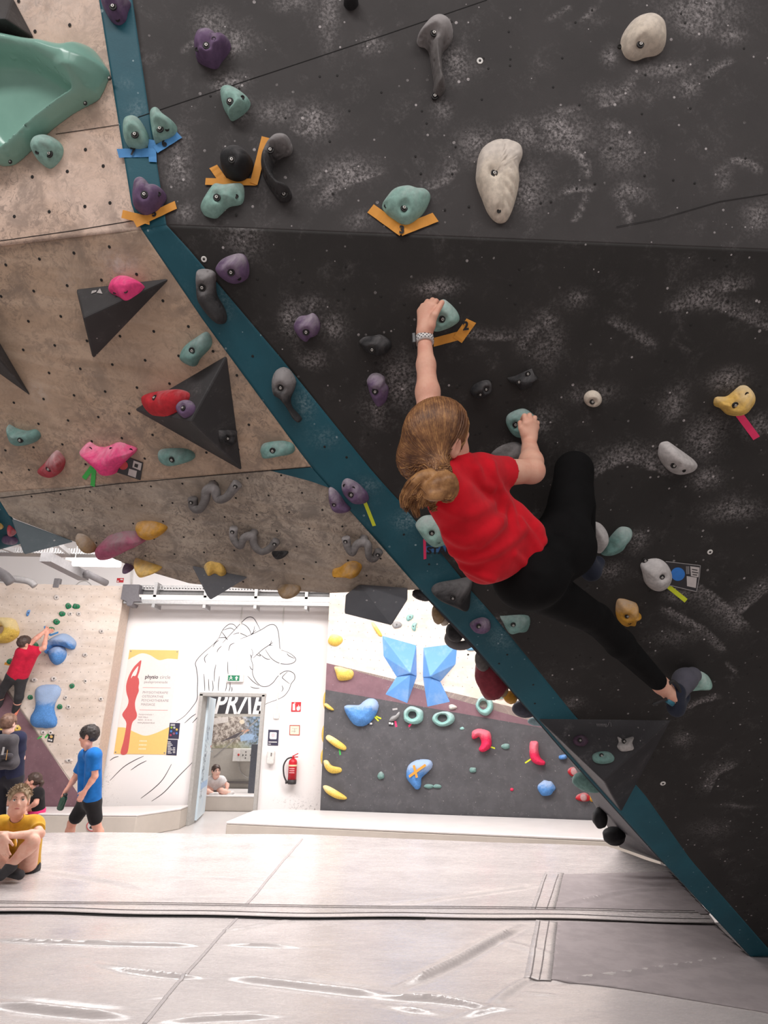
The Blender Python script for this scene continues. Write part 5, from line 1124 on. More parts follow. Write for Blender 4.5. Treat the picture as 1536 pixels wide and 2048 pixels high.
tag(MB().box((FW_.w(*fpx(500, 1242)[:2])) + np.array((0.3, -.03, 0)), (2.6, .06, .035)).build('ledge', plain('rail_dark', (96, 90, 88), .5)), 'dark rail along the wall beyond the door', 'rail')
PP_ = Plane((0, 12.6, 0), (0, -1, 0)); pp = PP_.hit(*px('P', (884, 1000))); tag(MB().box((pp[0] + .02, 12.6, 1.5 + .13), (.12, .12, 2.74)).build('post', plain('post_slate', (92, 94, 102), .5), None, None, bevel=.006), 'dark grey steel post behind the right side of the doorway', 'post')
tag(MB().box((pp[0] - .06, 12.45, .56 + .13), (.15, .1, .86)).build('post', plain('post_slate', (92, 94, 102), .5), None, None, bevel=.006), 'short thick dark grey post beyond the doorway, lower part', 'post')
rmat = block('crash_mat', 'beige-sided mat in the room beyond the doorway, a woman sits on it', [(-3.6, 12.0), (-1.0, 11.98), (-1.0, 13.2), (-3.6, 13.2)], 0, .26, BEIGE, PVCW)

# ------------------------------------------------------------------ things on the white wall
wf = lambda c, x, y: WW.hit(*px(c, (x, y)))
OR_ = plain('print_orange', (246, 200, 122), .5, var=.03); FIG = plain('print_terracotta', (206, 92, 92), .5, var=.03); TXD = plain('print_charcoal', (84, 78, 80), .5); TXG = plain('print_grey_text', (150, 140, 142), .5)
def skew(p):     # the wall stands upright; undo nothing but keep the poster's own rectangle
    return p
bl, br_, bt, bb = wpx('O', 83, 850)[0], wpx('O', 437, 850)[0], wpx('O', 300, 489)[1], wpx('O', 200, 1216)[1]
bw, bh = br_ - bl, bt - bb; bc = np.array([(bl + br_) / 2, (bt + bb) / 2])
banner = MB().box((0, 0, .004), (bw, bh, .004)).build('advert_banner', plain('banner_pale', (238, 228, 224), .5, var=.03), None, WW.frame(WW.w(*bc))); tag(banner, 'tall advert banner with a red figure on the white wall', 'banner')
def bn(fx, fy): return ((fx - .5) * bw, (.5 - fy) * bh)          # fractions across and down the banner
def bpoly(pts, m, name, z=.006, smooth=True):
    Q = np.array([bn(*p) for p in pts]); Q = catmull(Q, 6) if smooth else Q
    return MB().prism([tuple(q) for q in Q], z, z + .0006).build(name, m, banner)
def bwave(top, pts, m):
    w = catmull(np.array([bn(*p) for p in pts]), 8, False); q = [tuple(x) for x in w]; y = bh / 2 if top else -bh / 2
    MB().prism(q + [(bw / 2, y), (-bw / 2, y)], .006, .0066).build('orange_field', m, banner)
bwave(True, [(0, .10), (.10, .07), (.25, .035), (.42, .05), (.62, .10), (.80, .085), (1, .09)], OR_)
bwave(False, [(0, .755), (.15, .76), (.35, .80), (.55, .83), (.75, .805), (1, .745)], OR_)
bpoly([(.265, .105), (.27, .16), (.262, .22), (.245, .27), (.27, .29), (.29, .33), (.29, .37), (.305, .41), (.28, .46), (.265, .52), (.29, .58), (.335, .63), (.33, .67), (.27, .71), (.26, .80), (.265, .90), (.25, .995), (.13, .995), (.15, .88), (.16, .75), (.14, .70), (.06, .65), (.055, .62), (.12, .56), (.13, .50), (.07, .43), (.045, .38), (.04, .33), (.07, .25), (.13, .18), (.20, .135)], FIG, 'figure_print', .0067)
bpoly([(.225, .165), (.215, .235), (.19, .262), (.145, .262), (.115, .285), (.13, .24), (.17, .20)], plain('banner_pale', (238, 228, 224), .5), 'figure_gap', .0074)
I4 = Matrix.Identity(4)
def btext(s, fx, fy, size, m, b=0.0, shear=0.0): q = bn(fx, fy); text(banner, s, I4, q[0], q[1], size, m, .0072, b, shear)
btext('physio', .39, .285, bh * .052, TXD, .0022); btext('circle', .685, .285, bh * .050, TXG)
btext('paulapromenade', .385, .330, bh * .036, TXG)
for fy in (.372, .588): bpoly([(.375, fy), (.93, fy), (.93, fy + .003), (.375, fy + .003)], FIG, 'red_line', .0067, False)
for k, s in enumerate(('PHYSIOTHERAPIE', 'OSTEOPATHIE', 'PSYCHOTHERAPIE', 'MASSAGE')): btext(s, .385, .432 + .0385 * k, bh * .0335, TXG)
for k, s in enumerate(('Paulapromenade 1', '9500 Villach', '04242 - 35 30 30')): btext(s, .37, .638 + .026 * k, bh * .020, TXG)
btext('www.physiocircle.at', .37, .716, bh * .021, TXD)
for k in range(3):
    for j in range(5): bpoly([(.46 + j * .030, .872 + k * .036), (.482 + j * .030, .872 + k * .036), (.482 + j * .030, .886 + k * .036), (.46 + j * .030, .886 + k * .036)], plain('print_peach', (252, 228, 190), .5), 'small_print', .0072, False)
for fx, fy in ((.03, .015), (.97, .015), (.03, .985), (.97, .985)): q = bn(fx, fy); MB().lathe([(.012, .006), (.012, .009), (.006, .009)], (q[0], q[1], 0), 12).build('eyelet', hm, banner, None, True)
NAVY = plain('sign_navy', (58, 56, 78), .45); PW = plain('print_white', (232, 228, 226), .5)
o, lc, z = board('wall_sign', 'upper navy sign with coloured grade dots right of the banner', WW, 'O', [(417, 997), (490, 999), (480, 1110), (407, 1107)], NAVY, .002, .004)
for k, (x, y, col) in enumerate(((430, 1030, (150, 180, 60)), (450, 1031, (190, 190, 190)), (467, 1044, (220, 190, 90)), (428, 1056, (70, 130, 200)), (447, 1072, (150, 90, 120)), (424, 1083, (170, 60, 90)), (466, 1070, (60, 110, 190)))): print_poly(o, lc, z, circ(x, y, 8, 8, 10), plain('dot_%d' % k, col, .5), 'grade_dot')
for y in (1006, 1013): print_poly(o, lc, z, [(424, y), (455, y), (455, y + 4), (424, y + 4)], PW, 'print_line')
o, lc, z = board('wall_sign', 'lower navy sign with small print right of the banner', WW, 'O', [(404, 1113), (474, 1116), (465, 1225), (393, 1222)], NAVY, .002, .004)
for k in range(8): print_poly(o, lc, z, [(404, 1128 + k * 11), (404 + 20 + 7 * (k % 3), 1128 + k * 11), (404 + 20 + 7 * (k % 3), 1133 + k * 11), (404, 1133 + k * 11)], PW, 'print_line')
for k in range(4): print_poly(o, lc, z, [(440, 1170 + k * 11), (456, 1170 + k * 11), (456, 1175 + k * 11), (440, 1175 + k * 11)], PW, 'print_line')
# exit light
def wbox(name, c, p0, p1, d, m, label=None, cat=None, bev=.004, parent=None):
    a, b = wpx(c, *p0), wpx(c, *p1); w, h = abs(b[0] - a[0]), abs(a[1] - b[1]); ctr = np.array([(a[0] + b[0]) / 2, (a[1] + b[1]) / 2])
    o = MB().box((0, 0, d / 2), (w, h, d)).build(name, m, None, WW.frame(WW.w(*ctr)), bevel=bev)
    if label: tag(o, label, cat)
    return o, w, h
OFFW = plain('plastic_white', (222, 218, 214), .4)
o, w, h = wbox('exit_light', 'O', (822, 660), (934, 714), .06, OFFW, 'green emergency exit light above the door', 'exit sign')
MB().box((-.02, 0, .062), (w * .68, h * .72, .003)).build('green_panel', plain('exit_green', (36, 128, 92), .4), o)
for k in (-1, 1):
    cx = -.02 + k * w * .17; mb = MB()
    if k < 0:
        mb.lathe([(.011, 0), (.011, .001)], (cx, h * .22, .0636), 12); mb.tube([(cx, h * .12, .064), (cx + .008, -h * .05, .064)], .009, 6); mb.tube([(cx, -.002, .064), (cx - .028, -h * .25, .064)], .005, 6); mb.tube([(cx + .006, -.004, .064), (cx + .03, -h * .22, .064)], .005, 6); mb.tube([(cx - .03, h * .02, .064), (cx + .03, h * .06, .064)], .004, 6)
    else:
        mb.prism([(cx - .03, 0), (cx, h * .28), (cx + .03, 0)], .0636, .0646); mb.box((cx, -h * .14, .064), (.022, h * .28, .001))
    mb.build('pictogram', PW, o)
def conduit(label, c, p0, p1, w=.022, box=None):
    a, b = wpx(c, *p0), wpx(c, *p1); o = MB().box((0, (a[1] - b[1]) / 2, .009), (w, a[1] - b[1], .018)).build('cable_duct', OFFW, None, WW.frame(WW.w(b[0], b[1]))); tag(o, label, 'cable duct')
    if box: MB().box((0, -box / 2, .016), (box, box, .032)).build('junction_box', OFFW, o, None, bevel=.004)
conduit('thin white cable duct down to the exit light', 'O', (903, 190), (880, 660))
conduit('thin white cable duct ending in a small box right of the door', 'O', (1180, 190), (1164, 926), .02, .095)
o, lc, z = board('fire_sign', 'red fire extinguisher sign above the framed plan', WW, 'O', [(1268, 852), (1335, 852), (1331, 920), (1264, 920)], plain('sign_red', (200, 44, 54), .45), .002, .004)
print_poly(o, lc, z, [(1276, 866), (1284, 862), (1292, 866), (1294, 910), (1275, 910)], PW, 'bottle_mark'); print_poly(o, lc, z, [(1286, 856), (1296, 857), (1296, 862), (1286, 862)], PW, 'nozzle_mark')
print_poly(o, lc, z, [(1306, 912), (1302, 895), (1308, 880), (1312, 892), (1318, 868), (1322, 890), (1328, 878), (1328, 898), (1322, 912)], PW, 'flame_mark')
o, lc, z = board('escape_plan', 'small framed escape plan under the red sign', WW, 'O', [(1254, 1012), (1327, 1013), (1325, 1085), (1252, 1083)], plain('frame_red', (186, 96, 84), .5), .002, .006)
print_poly(o, lc, z, [(1260, 1019), (1321, 1020), (1319, 1078), (1258, 1077)], plain('paper_cream', (236, 226, 200), .5), 'sheet')
for pts in ([(1270, 1035), (1308, 1036), (1308, 1039), (1270, 1038)], [(1288, 1036), (1291, 1036), (1290, 1066), (1287, 1066)], [(1268, 1055), (1300, 1056), (1300, 1059), (1268, 1058)]): print_poly(o, lc, z + .0006, pts, TXG, 'plan_line')
o, lc, z = board('wall_sign', 'navy sign with white pictogram above the dispenser', WW, 'O', [(1106, 1045), (1180, 1047), (1174, 1157), (1100, 1155)], NAVY, .002, .004)
print_poly(o, lc, z, [(1120, 1062), (1160, 1063), (1165, 1068), (1163, 1108), (1158, 1112), (1120, 1111), (1114, 1105), (1116, 1066)], PW, 'pictogram_field', False); print_poly(o, lc, z + .0006, circ(1140, 1084, 14, 14, 12), plain('print_pink_pale', (226, 196, 200), .5), 'pictogram')
print_poly(o, lc, z, [(1108, 1128), (1166, 1129), (1166, 1135), (1108, 1134)], PW, 'print_line'); print_poly(o, lc, z, [(1106, 1144), (1124, 1144), (1124, 1148), (1106, 1148)], PW, 'print_line')
o, w, h = wbox('soap_dispenser', 'O', (1104, 1190), (1150, 1284), .10, OFFW, 'white wall dispenser left of the fire extinguisher', 'dispenser', .02)
MB().box((.012, h * .22, .101), (.02, h * .26, .004)).build('viewing_slot', plain('slot_grey', (120, 116, 116), .4), o); MB().box((0, -h * .44, .05), (.05, .03, .06)).build('spout', OFFW, o, None, bevel=.006)
# fire extinguisher
a, b = wpx('O', 1275, 1246), wpx('O', 1275, 1421); ex0 = WW.w(b[0], b[1], .10); hh = a[1] - b[1]; rr = (wpx('O', 1306, 1330)[0] - wpx('O', 1246, 1330)[0]) / 2
ext = empty('fire_extinguisher', ex0); tag(ext, 'red fire extinguisher hanging on the white wall', 'fire extinguisher')
MB().lathe([(rr * .9, 0), (rr, .01), (rr, hh * .18)], n=22).build('foot', plain('rubber_black', (50, 46, 48), .6), ext, None, True)
MB().lathe([(rr * .98, hh * .18), (rr * .98, hh * .88), (rr * .86, hh * .95), (rr * .5, hh), (rr * .3, hh * 1.03)], n=24).build('bottle', plain('enamel_red', (198, 36, 50), .3), ext, None, True)
MB().lathe([(rr * 1.0, hh * .70), (rr * 1.0, hh * .77)], n=24).build('label_band', plain('label_cream', (230, 214, 170), .5), ext, None, True)
for k in range(3): MB().box((0, -rr * 1.0, hh * (.62 - k * .08)), (rr * 1.2, .004, hh * .03)).build('label_line', plain('label_pale', (226, 170, 172), .5), ext)
MB().lathe([(rr * .28, hh * 1.03), (rr * .28, hh * 1.10)], n=12).build('valve', plain('enamel_red', (198, 36, 50), .3), ext, None, True)
MB().tube([(-rr * .2, 0, hh * 1.10), (rr * 1.1, 0, hh * 1.22)], .008, 8).build('lever', MATS['enamel_red'], ext, None, True); MB().tube([(-rr * .2, 0, hh * 1.06), (rr * 1.1, 0, hh * 1.08)], .008, 8).build('handle', MATS['enamel_red'], ext, None, True)
MB().tube(catmull([(-rr * .3, 0, hh * 1.06), (-rr * 1.4, -.01, hh * .98), (-rr * 2.1, -.01, hh * .72), (-rr * 1.9, -.01, hh * .35), (-rr * 1.3, -.01, hh * .12)], 6, False), .012, 8).build('hose', MATS['rubber_black'], ext, None, True)
MB().tube([(-rr * 1.3, -.01, hh * .14), (-rr * 1.15, -.01, hh * .02)], [.016, .022], 10).build('nozzle', MATS['rubber_black'], ext, None, True)
MB().box((0, .07, hh * .7), (.06, .06, .05)).build('bracket', plain('bracket_grey', (120, 116, 116), .5), ext)
# line drawing of a hand painted on the wall (paint: part of the wall)
INKL = plain('mural_ink', (74, 70, 72), .7)
def stroke(c, pts, w=.013):
    P = catmull(np.array([wpx(c, *p)[:2] for p in pts]), 5, False); T = np.gradient(P, axis=0); T /= np.linalg.norm(T, axis=1)[:, None] + 1e-9; Nn = np.stack([-T[:, 1], T[:, 0]], 1) * w / 2
    n = len(P); tp_ = np.sin(np.linspace(.25, math.pi - .25, n))[:, None] ** .5; V = [WW.w(*q, .0012) for q in np.r_[P - Nn * tp_, P + Nn * tp_]]; return V, [(i, i + 1, n + i + 1, n + i) for i in range(n - 1)]
mb = MB()
for s_ in ([(460, 990), (520, 950), (580, 880), (608, 830), (610, 760), (612, 690), (604, 620), (598, 575), (640, 520), (720, 450), (760, 405)], [(760, 405), (790, 345), (830, 310), (865, 312), (890, 340)], [(790, 350), (840, 336), (868, 350)], [(780, 362), (805, 395), (822, 420)], [(760, 405), (800, 402), (815, 412)],
           [(785, 440), (850, 370), (910, 305), (960, 262), (1000, 265), (1030, 310), (1050, 350)], [(915, 302), (950, 320), (975, 350), (985, 380)], [(1010, 320), (1000, 370), (985, 380), (1020, 350)], [(860, 380), (900, 370), (940, 385), (960, 395)], [(910, 412), (985, 382), (1060, 345), (1110, 315), (1150, 315), (1172, 350), (1182, 420), (1188, 480), (1215, 495)],
           [(1215, 495), (1260, 515), (1296, 548), (1285, 575), (1240, 588), (1180, 580), (1130, 550), (1100, 510), (1085, 485)], [(1235, 512), (1250, 530), (1290, 548)], [(1000, 545), (1060, 490), (1110, 455), (1140, 435)], [(1128, 422), (1120, 450), (1110, 455), (1135, 455)], [(1020, 520), (1050, 530), (1040, 510)], [(1050, 520), (1090, 550), (1120, 552)],
           [(988, 480), (998, 515), (985, 545), (998, 600), (995, 650), (1015, 700), (1055, 740), (1100, 742), (1140, 715), (1170, 675), (1210, 642), (1250, 636), (1285, 655), (1290, 690), (1265, 725), (1250, 765), (1215, 810), (1160, 838), (1100, 860), (1060, 885)], [(1240, 640), (1205, 675), (1210, 690), (1255, 725)], [(1200, 735), (1208, 760), (1198, 780)],
           [(975, 600), (985, 620), (998, 628)], [(980, 520), (990, 545)], [(960, 670), (1000, 710), (1040, 738)], [(980, 745), (1010, 755), (1045, 757)], [(870, 440), (840, 455), (828, 495)], [(780, 460), (755, 485), (748, 505)], [(760, 420), (735, 440), (718, 468)], [(685, 515), (660, 545), (668, 580)],
           [(740, 590), (730, 640), (728, 710)], [(822, 570), (822, 620), (825, 660)], [(655, 655), (660, 720), (662, 775)], [(688, 690), (690, 740), (692, 775)], [(715, 700), (720, 750), (715, 778)], [(765, 670), (758, 720), (755, 775)], [(815, 720), (812, 750), (805, 778)], [(838, 715), (838, 750), (830, 778)], [(850, 745), (852, 765), (848, 780)],
           [(520, 1000), (570, 955), (600, 935)], [(575, 998), (610, 960), (618, 950)], [(0, 1400), (90, 1310), (170, 1260), (235, 1230)], [(145, 1328), (200, 1290), (255, 1262)], [(215, 1525), (300, 1460), (370, 1390), (430, 1285)], [(290, 1545), (380, 1480), (480, 1370), (600, 1250)], [(0, 1260), (30, 1240), (60, 1232)]):
    mb.add(*stroke('O', s_))
mb.build('hand_drawing', INKL, wall_back)
# tube lamp and cable tray along the top of the white wall
z_l = 9.95; LP = Plane((0, z_l, 0), (0, -1, 0))
lx0, lx1 = LP.lh('px', (250, 1195))[0], LP.lh('px', (664, 1200))[0]; lz = LP.lh('px', (450, 1199))[1]
lamp = empty('tube_lamp', ((lx0 + lx1) / 2, z_l, lz)); tag(lamp, 'long row of tube lamps under a cable tray above the door wall', 'lamp')
ln_ = lx1 - lx0; STEEL = plain('galvanised', (168, 166, 166), .45, .6); GLOW = glow('lamp_tube_dim', (255, 252, 248), 1.2)
MB().box((0, .02, .035), (ln_, .10, .05)).build('lamp_body', OFFW, lamp, None, bevel=.005)
MB().tube([(-ln_ / 2 + .3, -.04, -.005), (ln_ / 2, -.04, -.005)], .022, 12).build('lamp_tube', GLOW, lamp, None, True)
mb = MB().box((0, .05, -.09), (ln_, .16, .006)); 
for s_ in (-1, 1): mb.box((0, .05 + s_ * .08, -.06), (ln_, .006, .06))
mb.build('cable_tray', STEEL, lamp)
mb = MB().box((0, .12, .20), (ln_, .12, .006))
for k in range(int(ln_ / .05)): mb.box((-ln_ / 2 + .05 * k, .055, .20), (.022, .006, .05))
mb.box((0, .055, .23), (ln_, .008, .014)); mb.box((0, .055, .172), (ln_, .008, .014)); mb.build('upper_tray', STEEL, lamp)
MB().box((0, .2, .11), (ln_, .14, .12)).build('backing', plain('tray_grey', (130, 128, 128), .6), lamp)
for k in range(4): MB().box((-ln_ / 2 + .5 + k * ln_ / 4.1, .12, .06), (.05, .30, .42)).build('bracket', STEEL, lamp)
DG = plain('housing_grey', (112, 108, 112), .6)
MB().prism([(-.02, .20), (.26, .20), (.26, .02), (.33, -.09), (.20, -.09), (.18, -.16), (.10, -.16), (.08, -.09), (-.02, -.05)], -.12, .12).build('end_housing', DG, lamp, Matrix.Translation((-ln_ / 2 - .02, .05, .02)) @ Matrix(((1, 0, 0, 0), (0, 0, -1, 0), (0, 1, 0, 0), (0, 0, 0, 1))), bevel=.006)
# upper left: bright tube lamp, cable tray, duct, pipe, sign
def seg_box(name, p, q, w, h, m, label=None, cat=None, parent=None):
    p, q = np.asarray(p, float), np.asarray(q, float); d = unit(q - p); s_ = unit(np.cross(d, (0, 0, 1))); u_ = np.cross(s_, d)
    R3 = np.stack([d, s_, u_], 1); o = MB().box((p + q) / 2, (np.linalg.norm(q - p), w, h), R3).build(name, m, parent)
    if label: tag(o, label, cat)
    return o
hl = empty('tube_lamp', at(192, 1127, 7.9)); tag(hl, 'glowing tube lamp hanging at the upper left', 'lamp')
def rel(u, v, t): return at(u, v, t) - np.array(hl.location)
MB().tube([rel(147, 1126, 7.9), rel(240, 1128, 7.9)], .042, 14).build('lamp_tube', glow('lamp_tube', (255, 252, 250), 9.0), hl, None, True)
MB().tube([rel(150, 1118, 7.92), (rel(150, 1118, 7.92)[0], rel(150, 1118, 7.92)[1], 5.2 - hl.location[2])], .006, 6).build('hanger', STEEL, hl); MB().tube([rel(232, 1118, 7.92), (rel(232, 1118, 7.92)[0], rel(232, 1118, 7.92)[1], 5.2 - hl.location[2])], .006, 6).build('hanger', STEEL, hl)
o = seg_box('lamp_body', at(135, 1119, 7.92) - np.array(hl.location), at(245, 1120, 7.92) - np.array(hl.location), .10, .03, OFFW, parent=hl)
tr = empty('cable_tray', at(90, 1109, 8.4)); tag(tr, 'perforated steel cable tray under the ceiling at the upper left', 'cable tray')
A_, B_ = at(-120, 1105, 8.4), at(250, 1112, 8.4); o = seg_box('tray', A_ - np.array(tr.location), B_ - np.array(tr.location), .2, .02, STEEL, parent=tr)
mb = MB()
for k in range(70):
    q = A_ + (B_ - A_) * k / 70 - np.array(tr.location); mb.box(q + (0, -.105, .03), (.018, .006, .07))
mb.build('slotted_side', STEEL, tr)
for (u0, v0, u1, v1, t0, t1) in ((-20, 1085, 40, 1106, 7.4, 8.6), (22, 1075, 78, 1106, 7.4, 8.8), (104, 1078, 140, 1108, 7.4, 8.4)):
    tag(seg_box('ceiling_strut', at(u0, v0, t0), at(u1, v1, t1), .05, .06, STEEL), 'grey ceiling strut at pixel column left of the lamp' if False else {-20: 'first grey ceiling strut from the left picture edge', 22: 'second grey ceiling strut from the left picture edge', 104: 'third grey ceiling strut, next to the glowing lamp'}[u0], 'strut')
vd = empty('air_duct', at(150, 1140, 8.2)); tag(vd, 'grey square air duct slanting down below the glowing lamp', 'air duct')
MB().tube([at(100, 1116, 7.9) - np.array(vd.location), (at(100, 1116, 7.9)[0] - vd.location[0], at(100, 1116, 7.9)[1] - vd.location[1], 5.2 - vd.location[2])], .006, 6).build('hanger', STEEL, vd)
seg_box('duct', at(92, 1114, 7.8) - np.array(vd.location), at(168, 1153, 8.8) - np.array(vd.location), .15, .12, plain('duct_grey', (140, 137, 138), .5), parent=vd)
MB().tube([at(172, 1146, 8.6) - np.array(vd.location), at(212, 1166, 9.0) - np.array(vd.location)], .05, 14).build('duct_end', plain('duct_dark', (128, 124, 126), .5), vd, None, True)
o, lc, z = board('wall_sign', 'small red fire sign high on the wall at the upper left', WW, 'H', [(900, 984), (952, 984), (948, 1018), (896, 1017)], MATS['sign_red'], .002, .004)
print_poly(o, lc, z, [(926, 990), (946, 991), (944, 1000), (925, 999)], PW, 'print_mark'); print_poly(o, lc, z, [(902, 1004), (914, 1004), (912, 1014), (900, 1013)], PW, 'print_mark')
tag(MB().tube(catmull([at(-30, 1150, 9.0), at(8, 1157, 9.0), at(30, 1158, 9.0), at(58, 1163, 9.0), at(70, 1172, 9.0)], 5, False), .05, 10).build('pipe', plain('pipe_grey', (160, 156, 156), .5), None, None, True), 'bent grey pipe behind the top edge of the far left wall', 'pipe')
tag(MB().tube(catmull([at(-10, 1140, 8.7), at(10, 1152, 8.7), at(22, 1166, 8.7)], 5, False), .07, 10).build('pipe', plain('duct_dark', (128, 124, 126), .5), None, None, True), 'thick dark pipe at the left picture edge above the far wall', 'pipe')
tag(MB().box(LW.hit(113, 1166) + (0, .03, 0), (.10, .08, .16)).build('loudspeaker', plain('duct_dark', (128, 124, 126), .5), None, None, bevel=.01), 'small grey box above the top edge of the far left wall', 'box')
for (p, q, lab) in (((1020, 905), (1015, 1045), 'thin white pipe on the wall above the far left wall corner'),): 
    tag(MB().tube([wf('H', *p) + (0, -.03, 0), wf('H', *q) + (0, -.03, 0)], .012, 8).build('pipe', OFFW, None, None, True), lab, 'pipe')
tag(MB().tube(catmull([LW.hit(*q) + (0, .03, 0) for q in ((148, 1172), (158, 1163), (172, 1162), (184, 1173))], 5, False), .008, 6).build('cable', plain('cable_grey', (168, 164, 160), .6), None, None, True), 'loop of grey cable on top of the far left wall', 'cable')
# ------------------------------------------------------------------ holds on the far walls
FB = resin('far_blue', (88, 142, 206), .55, chalkrgb=(190, 200, 216)); FM = resin('far_mint', (150, 194, 188), .3); FG = resin('far_green', (34, 122, 82), .25); FW2 = resin('far_white', (216, 206, 200), .2); FY = resin('far_yellow', (236, 200, 96), .5, chalkrgb=(240, 228, 196)); FGR = resin('far_grey', (160, 158, 158), .3)
VB = bpy.data.materials.new('volume_blue'); N, L, B = nodes_of(VB)
L.new(mix(N, L, ramp(N, L, noise(N, L, 3.0, 6, .7), .45, .75, 0, .35), lin((98, 152, 216)), lin((186, 200, 218))), B.inputs['Base Color']); B.inputs['Roughness'].default_value = .5
small = dict(br=.012, per=4)
def rnd(plane, c, x, y, r, m, label, ry=None, group=None, h=None, bolt=True, n=9, rough=.15):
    rs = np.random.default_rng(int(x * 7 + y)); ry = ry or r
    pts = [(x + r * math.cos(a) * rs.uniform(.85, 1.12), y + ry * math.sin(a) * rs.uniform(.85, 1.12)) for a in np.linspace(0, 2 * math.pi, n, endpoint=False)]
    s = plane.scale(*px(c, (x, y))) * CROPS[c][2]
    return hold('climbing_hold', label, c, pts, plane, h or min(r, ry) / s * .9, m, [(x, y)] if bolt else (), group=group, br=.012, rough=rough, per=4)
# left wall
for x, y, r, ry, lab in ((805, 308, 38, 36, 'green hold, left one of the topmost pair on the far left wall'), (897, 312, 44, 34, 'green hold, right one of the topmost pair on the far left wall'), (733, 398, 40, 33, 'green hold just below the topmost green pair'),
                         (665, 492, 40, 34, 'green hold with a pointed tip, second above the climbing boy\'s hand'), (603, 586, 40, 34, 'dark green hold gripped by the boy climbing in red'), (118, 962, 42, 34, 'green hold left of the climbing boy\'s waist, above orange tape'),
                         (848, 1252, 32, 30, 'green ball hold right above the blue hourglass'), (357, 1385, 31, 30, 'green ball hold left of the blue hourglass'), (705, 1498, 32, 31, 'green ball hold right of the blue hourglass, lower')): rnd(LW, 'M', x, y, r, FG, lab, ry)
rnd(LW, 'M', 400, 775, 48, FG, 'green chalky hold between the climbing boy\'s arms', 50)
GW = 'small white holds on the far left wall'
for x, y, r, ry, lab in ((665, 205, 34, 30, 'small white hold alone near the top of the far left wall'), (828, 400, 28, 26, 'small white hold, left of two below the green pair'), (928, 400, 32, 26, 'small white hold, right of two below the green pair'), (1200, 605, 30, 30, 'small white hold near the right edge, level with the blue arch'),
                         (1003, 885, 30, 30, 'small white hold right of the blue ball'), (400, 1180, 40, 28, 'white chalky hold beside the climbing boy\'s hip'), (632, 1165, 34, 30, 'pale hold above the blue hourglass'), (1008, 1195, 20, 26, 'tiny white hold upper right of the green ball'), (775, 1390, 24, 28, 'small white hold right of the hourglass, upper'),
                         (808, 1500, 26, 28, 'small white hold beside the lower green ball'), (1190, 1405, 26, 26, 'small white hold at the right edge, lower'), (1110, 1712, 26, 26, 'small white hold above the walking boy\'s head')): rnd(LW, 'M', x, y, r, FW2, lab, ry, GW)
for x, y, r, ry, lab in ((440, 332, 26, 24, 'small white hold below the hourglass, left of two'), (515, 335, 26, 24, 'small white hold below the hourglass, right of two'), (703, 620, 40, 22, 'oval white hold left of the walking boy\'s shirt')): rnd(LW, 'N', x, y, r, FW2, lab, ry, GW)
rnd(LW, 'N', 175, 290, 38, FY, 'yellow hold right of the backpack wearer\'s head', 34)
rnd(LW, 'N', 2, 285, 26, FY, 'yellow hold left of the backpack wearer\'s head', 34)
hold('climbing_hold', 'small blue sliver hold above the yellow ring', 'M', [(310, 420), (325, 360), (355, 352), (350, 385), (330, 425)], LW, .04, FB, [(330, 388)], **small)
hold('ring_macro', 'big yellow ring shaped hold cut by the left picture edge', 'M', [(-190, 560), (-130, 470), (-20, 445), (155, 455), (215, 570), (210, 650), (150, 710), (60, 745), (-60, 740), (-160, 690)], LW, .22, FY, hole=[(-25, 600), (0, 560), (40, 548), (80, 580), (80, 612), (50, 640), (0, 640)], cat='climbing macro', soft=True, prof=2.5)
hold('arch_macro', 'blue arched hold above the blue ball', 'M', [(535, 870), (540, 760), (580, 710), (750, 628), (885, 712), (880, 800), (840, 822), (770, 800), (700, 785), (630, 800), (580, 850)], LW, .20, FB, soft=True, cat='climbing macro', sharp=False)
hold('ball_macro', 'blue half ball hold under the blue arch', 'M', [(568, 860), (590, 815), (660, 780), (740, 785), (778, 840), (775, 900), (740, 960), (690, 995), (640, 998), (595, 950)], LW, .17, FB, cat='climbing macro')
hold('hourglass_macro', 'tall blue hourglass shaped hold with pale worn middle', 'M', [(410, 1330), (430, 1275), (490, 1240), (580, 1232), (680, 1240), (720, 1290), (710, 1350), (670, 1420), (640, 1500), (655, 1590), (675, 1650), (660, 1720), (600, 1748), (500, 1750), (400, 1735), (355, 1680), (360, 1610), (400, 1540), (418, 1470), (410, 1400)], LW, .12, FB, soft=True, cat='climbing macro')
o, lc, z = board('route_tag', 'black route tag with yellow dot below the hourglass', LW, 'N', [(500, 350), (560, 352), (545, 435), (485, 425)], TAGB, .002, .004)
print_poly(o, lc, z, circ(527, 376, 16, 15, 12), YELL, 'colour_dot'); print_poly(o, lc, z, [(497, 398), (516, 400), (514, 416), (495, 414)], PW, 'white_field'); print_poly(o, lc, z, [(520, 404), (538, 406), (535, 424), (517, 420)], PW, 'white_field')
tape('green tape strips by the small white holds below the hourglass', LW, 'N', [((385, 398), (430, 368), 14), ((462, 388), (495, 350), 18)], T_GR)
tape('blue tape strips under the hold the climbing boy grips', LW, 'M', [((570, 630), (605, 655), 22), ((600, 652), (690, 618), 22), ((528, 545), (535, 580), 18)], T_BL)
tape('orange tape strips below the green hold at the boy\'s waist', LW, 'M', [((55, 985), (160, 1005), 30), ((90, 1085), (120, 1080), 30)], T_OR)
tape('salmon tape strip by the climbing boy\'s foot', LW, 'M', [((180, 1600), (225, 1510), 30)], plain('tape_salmon', (240, 140, 110), .6))
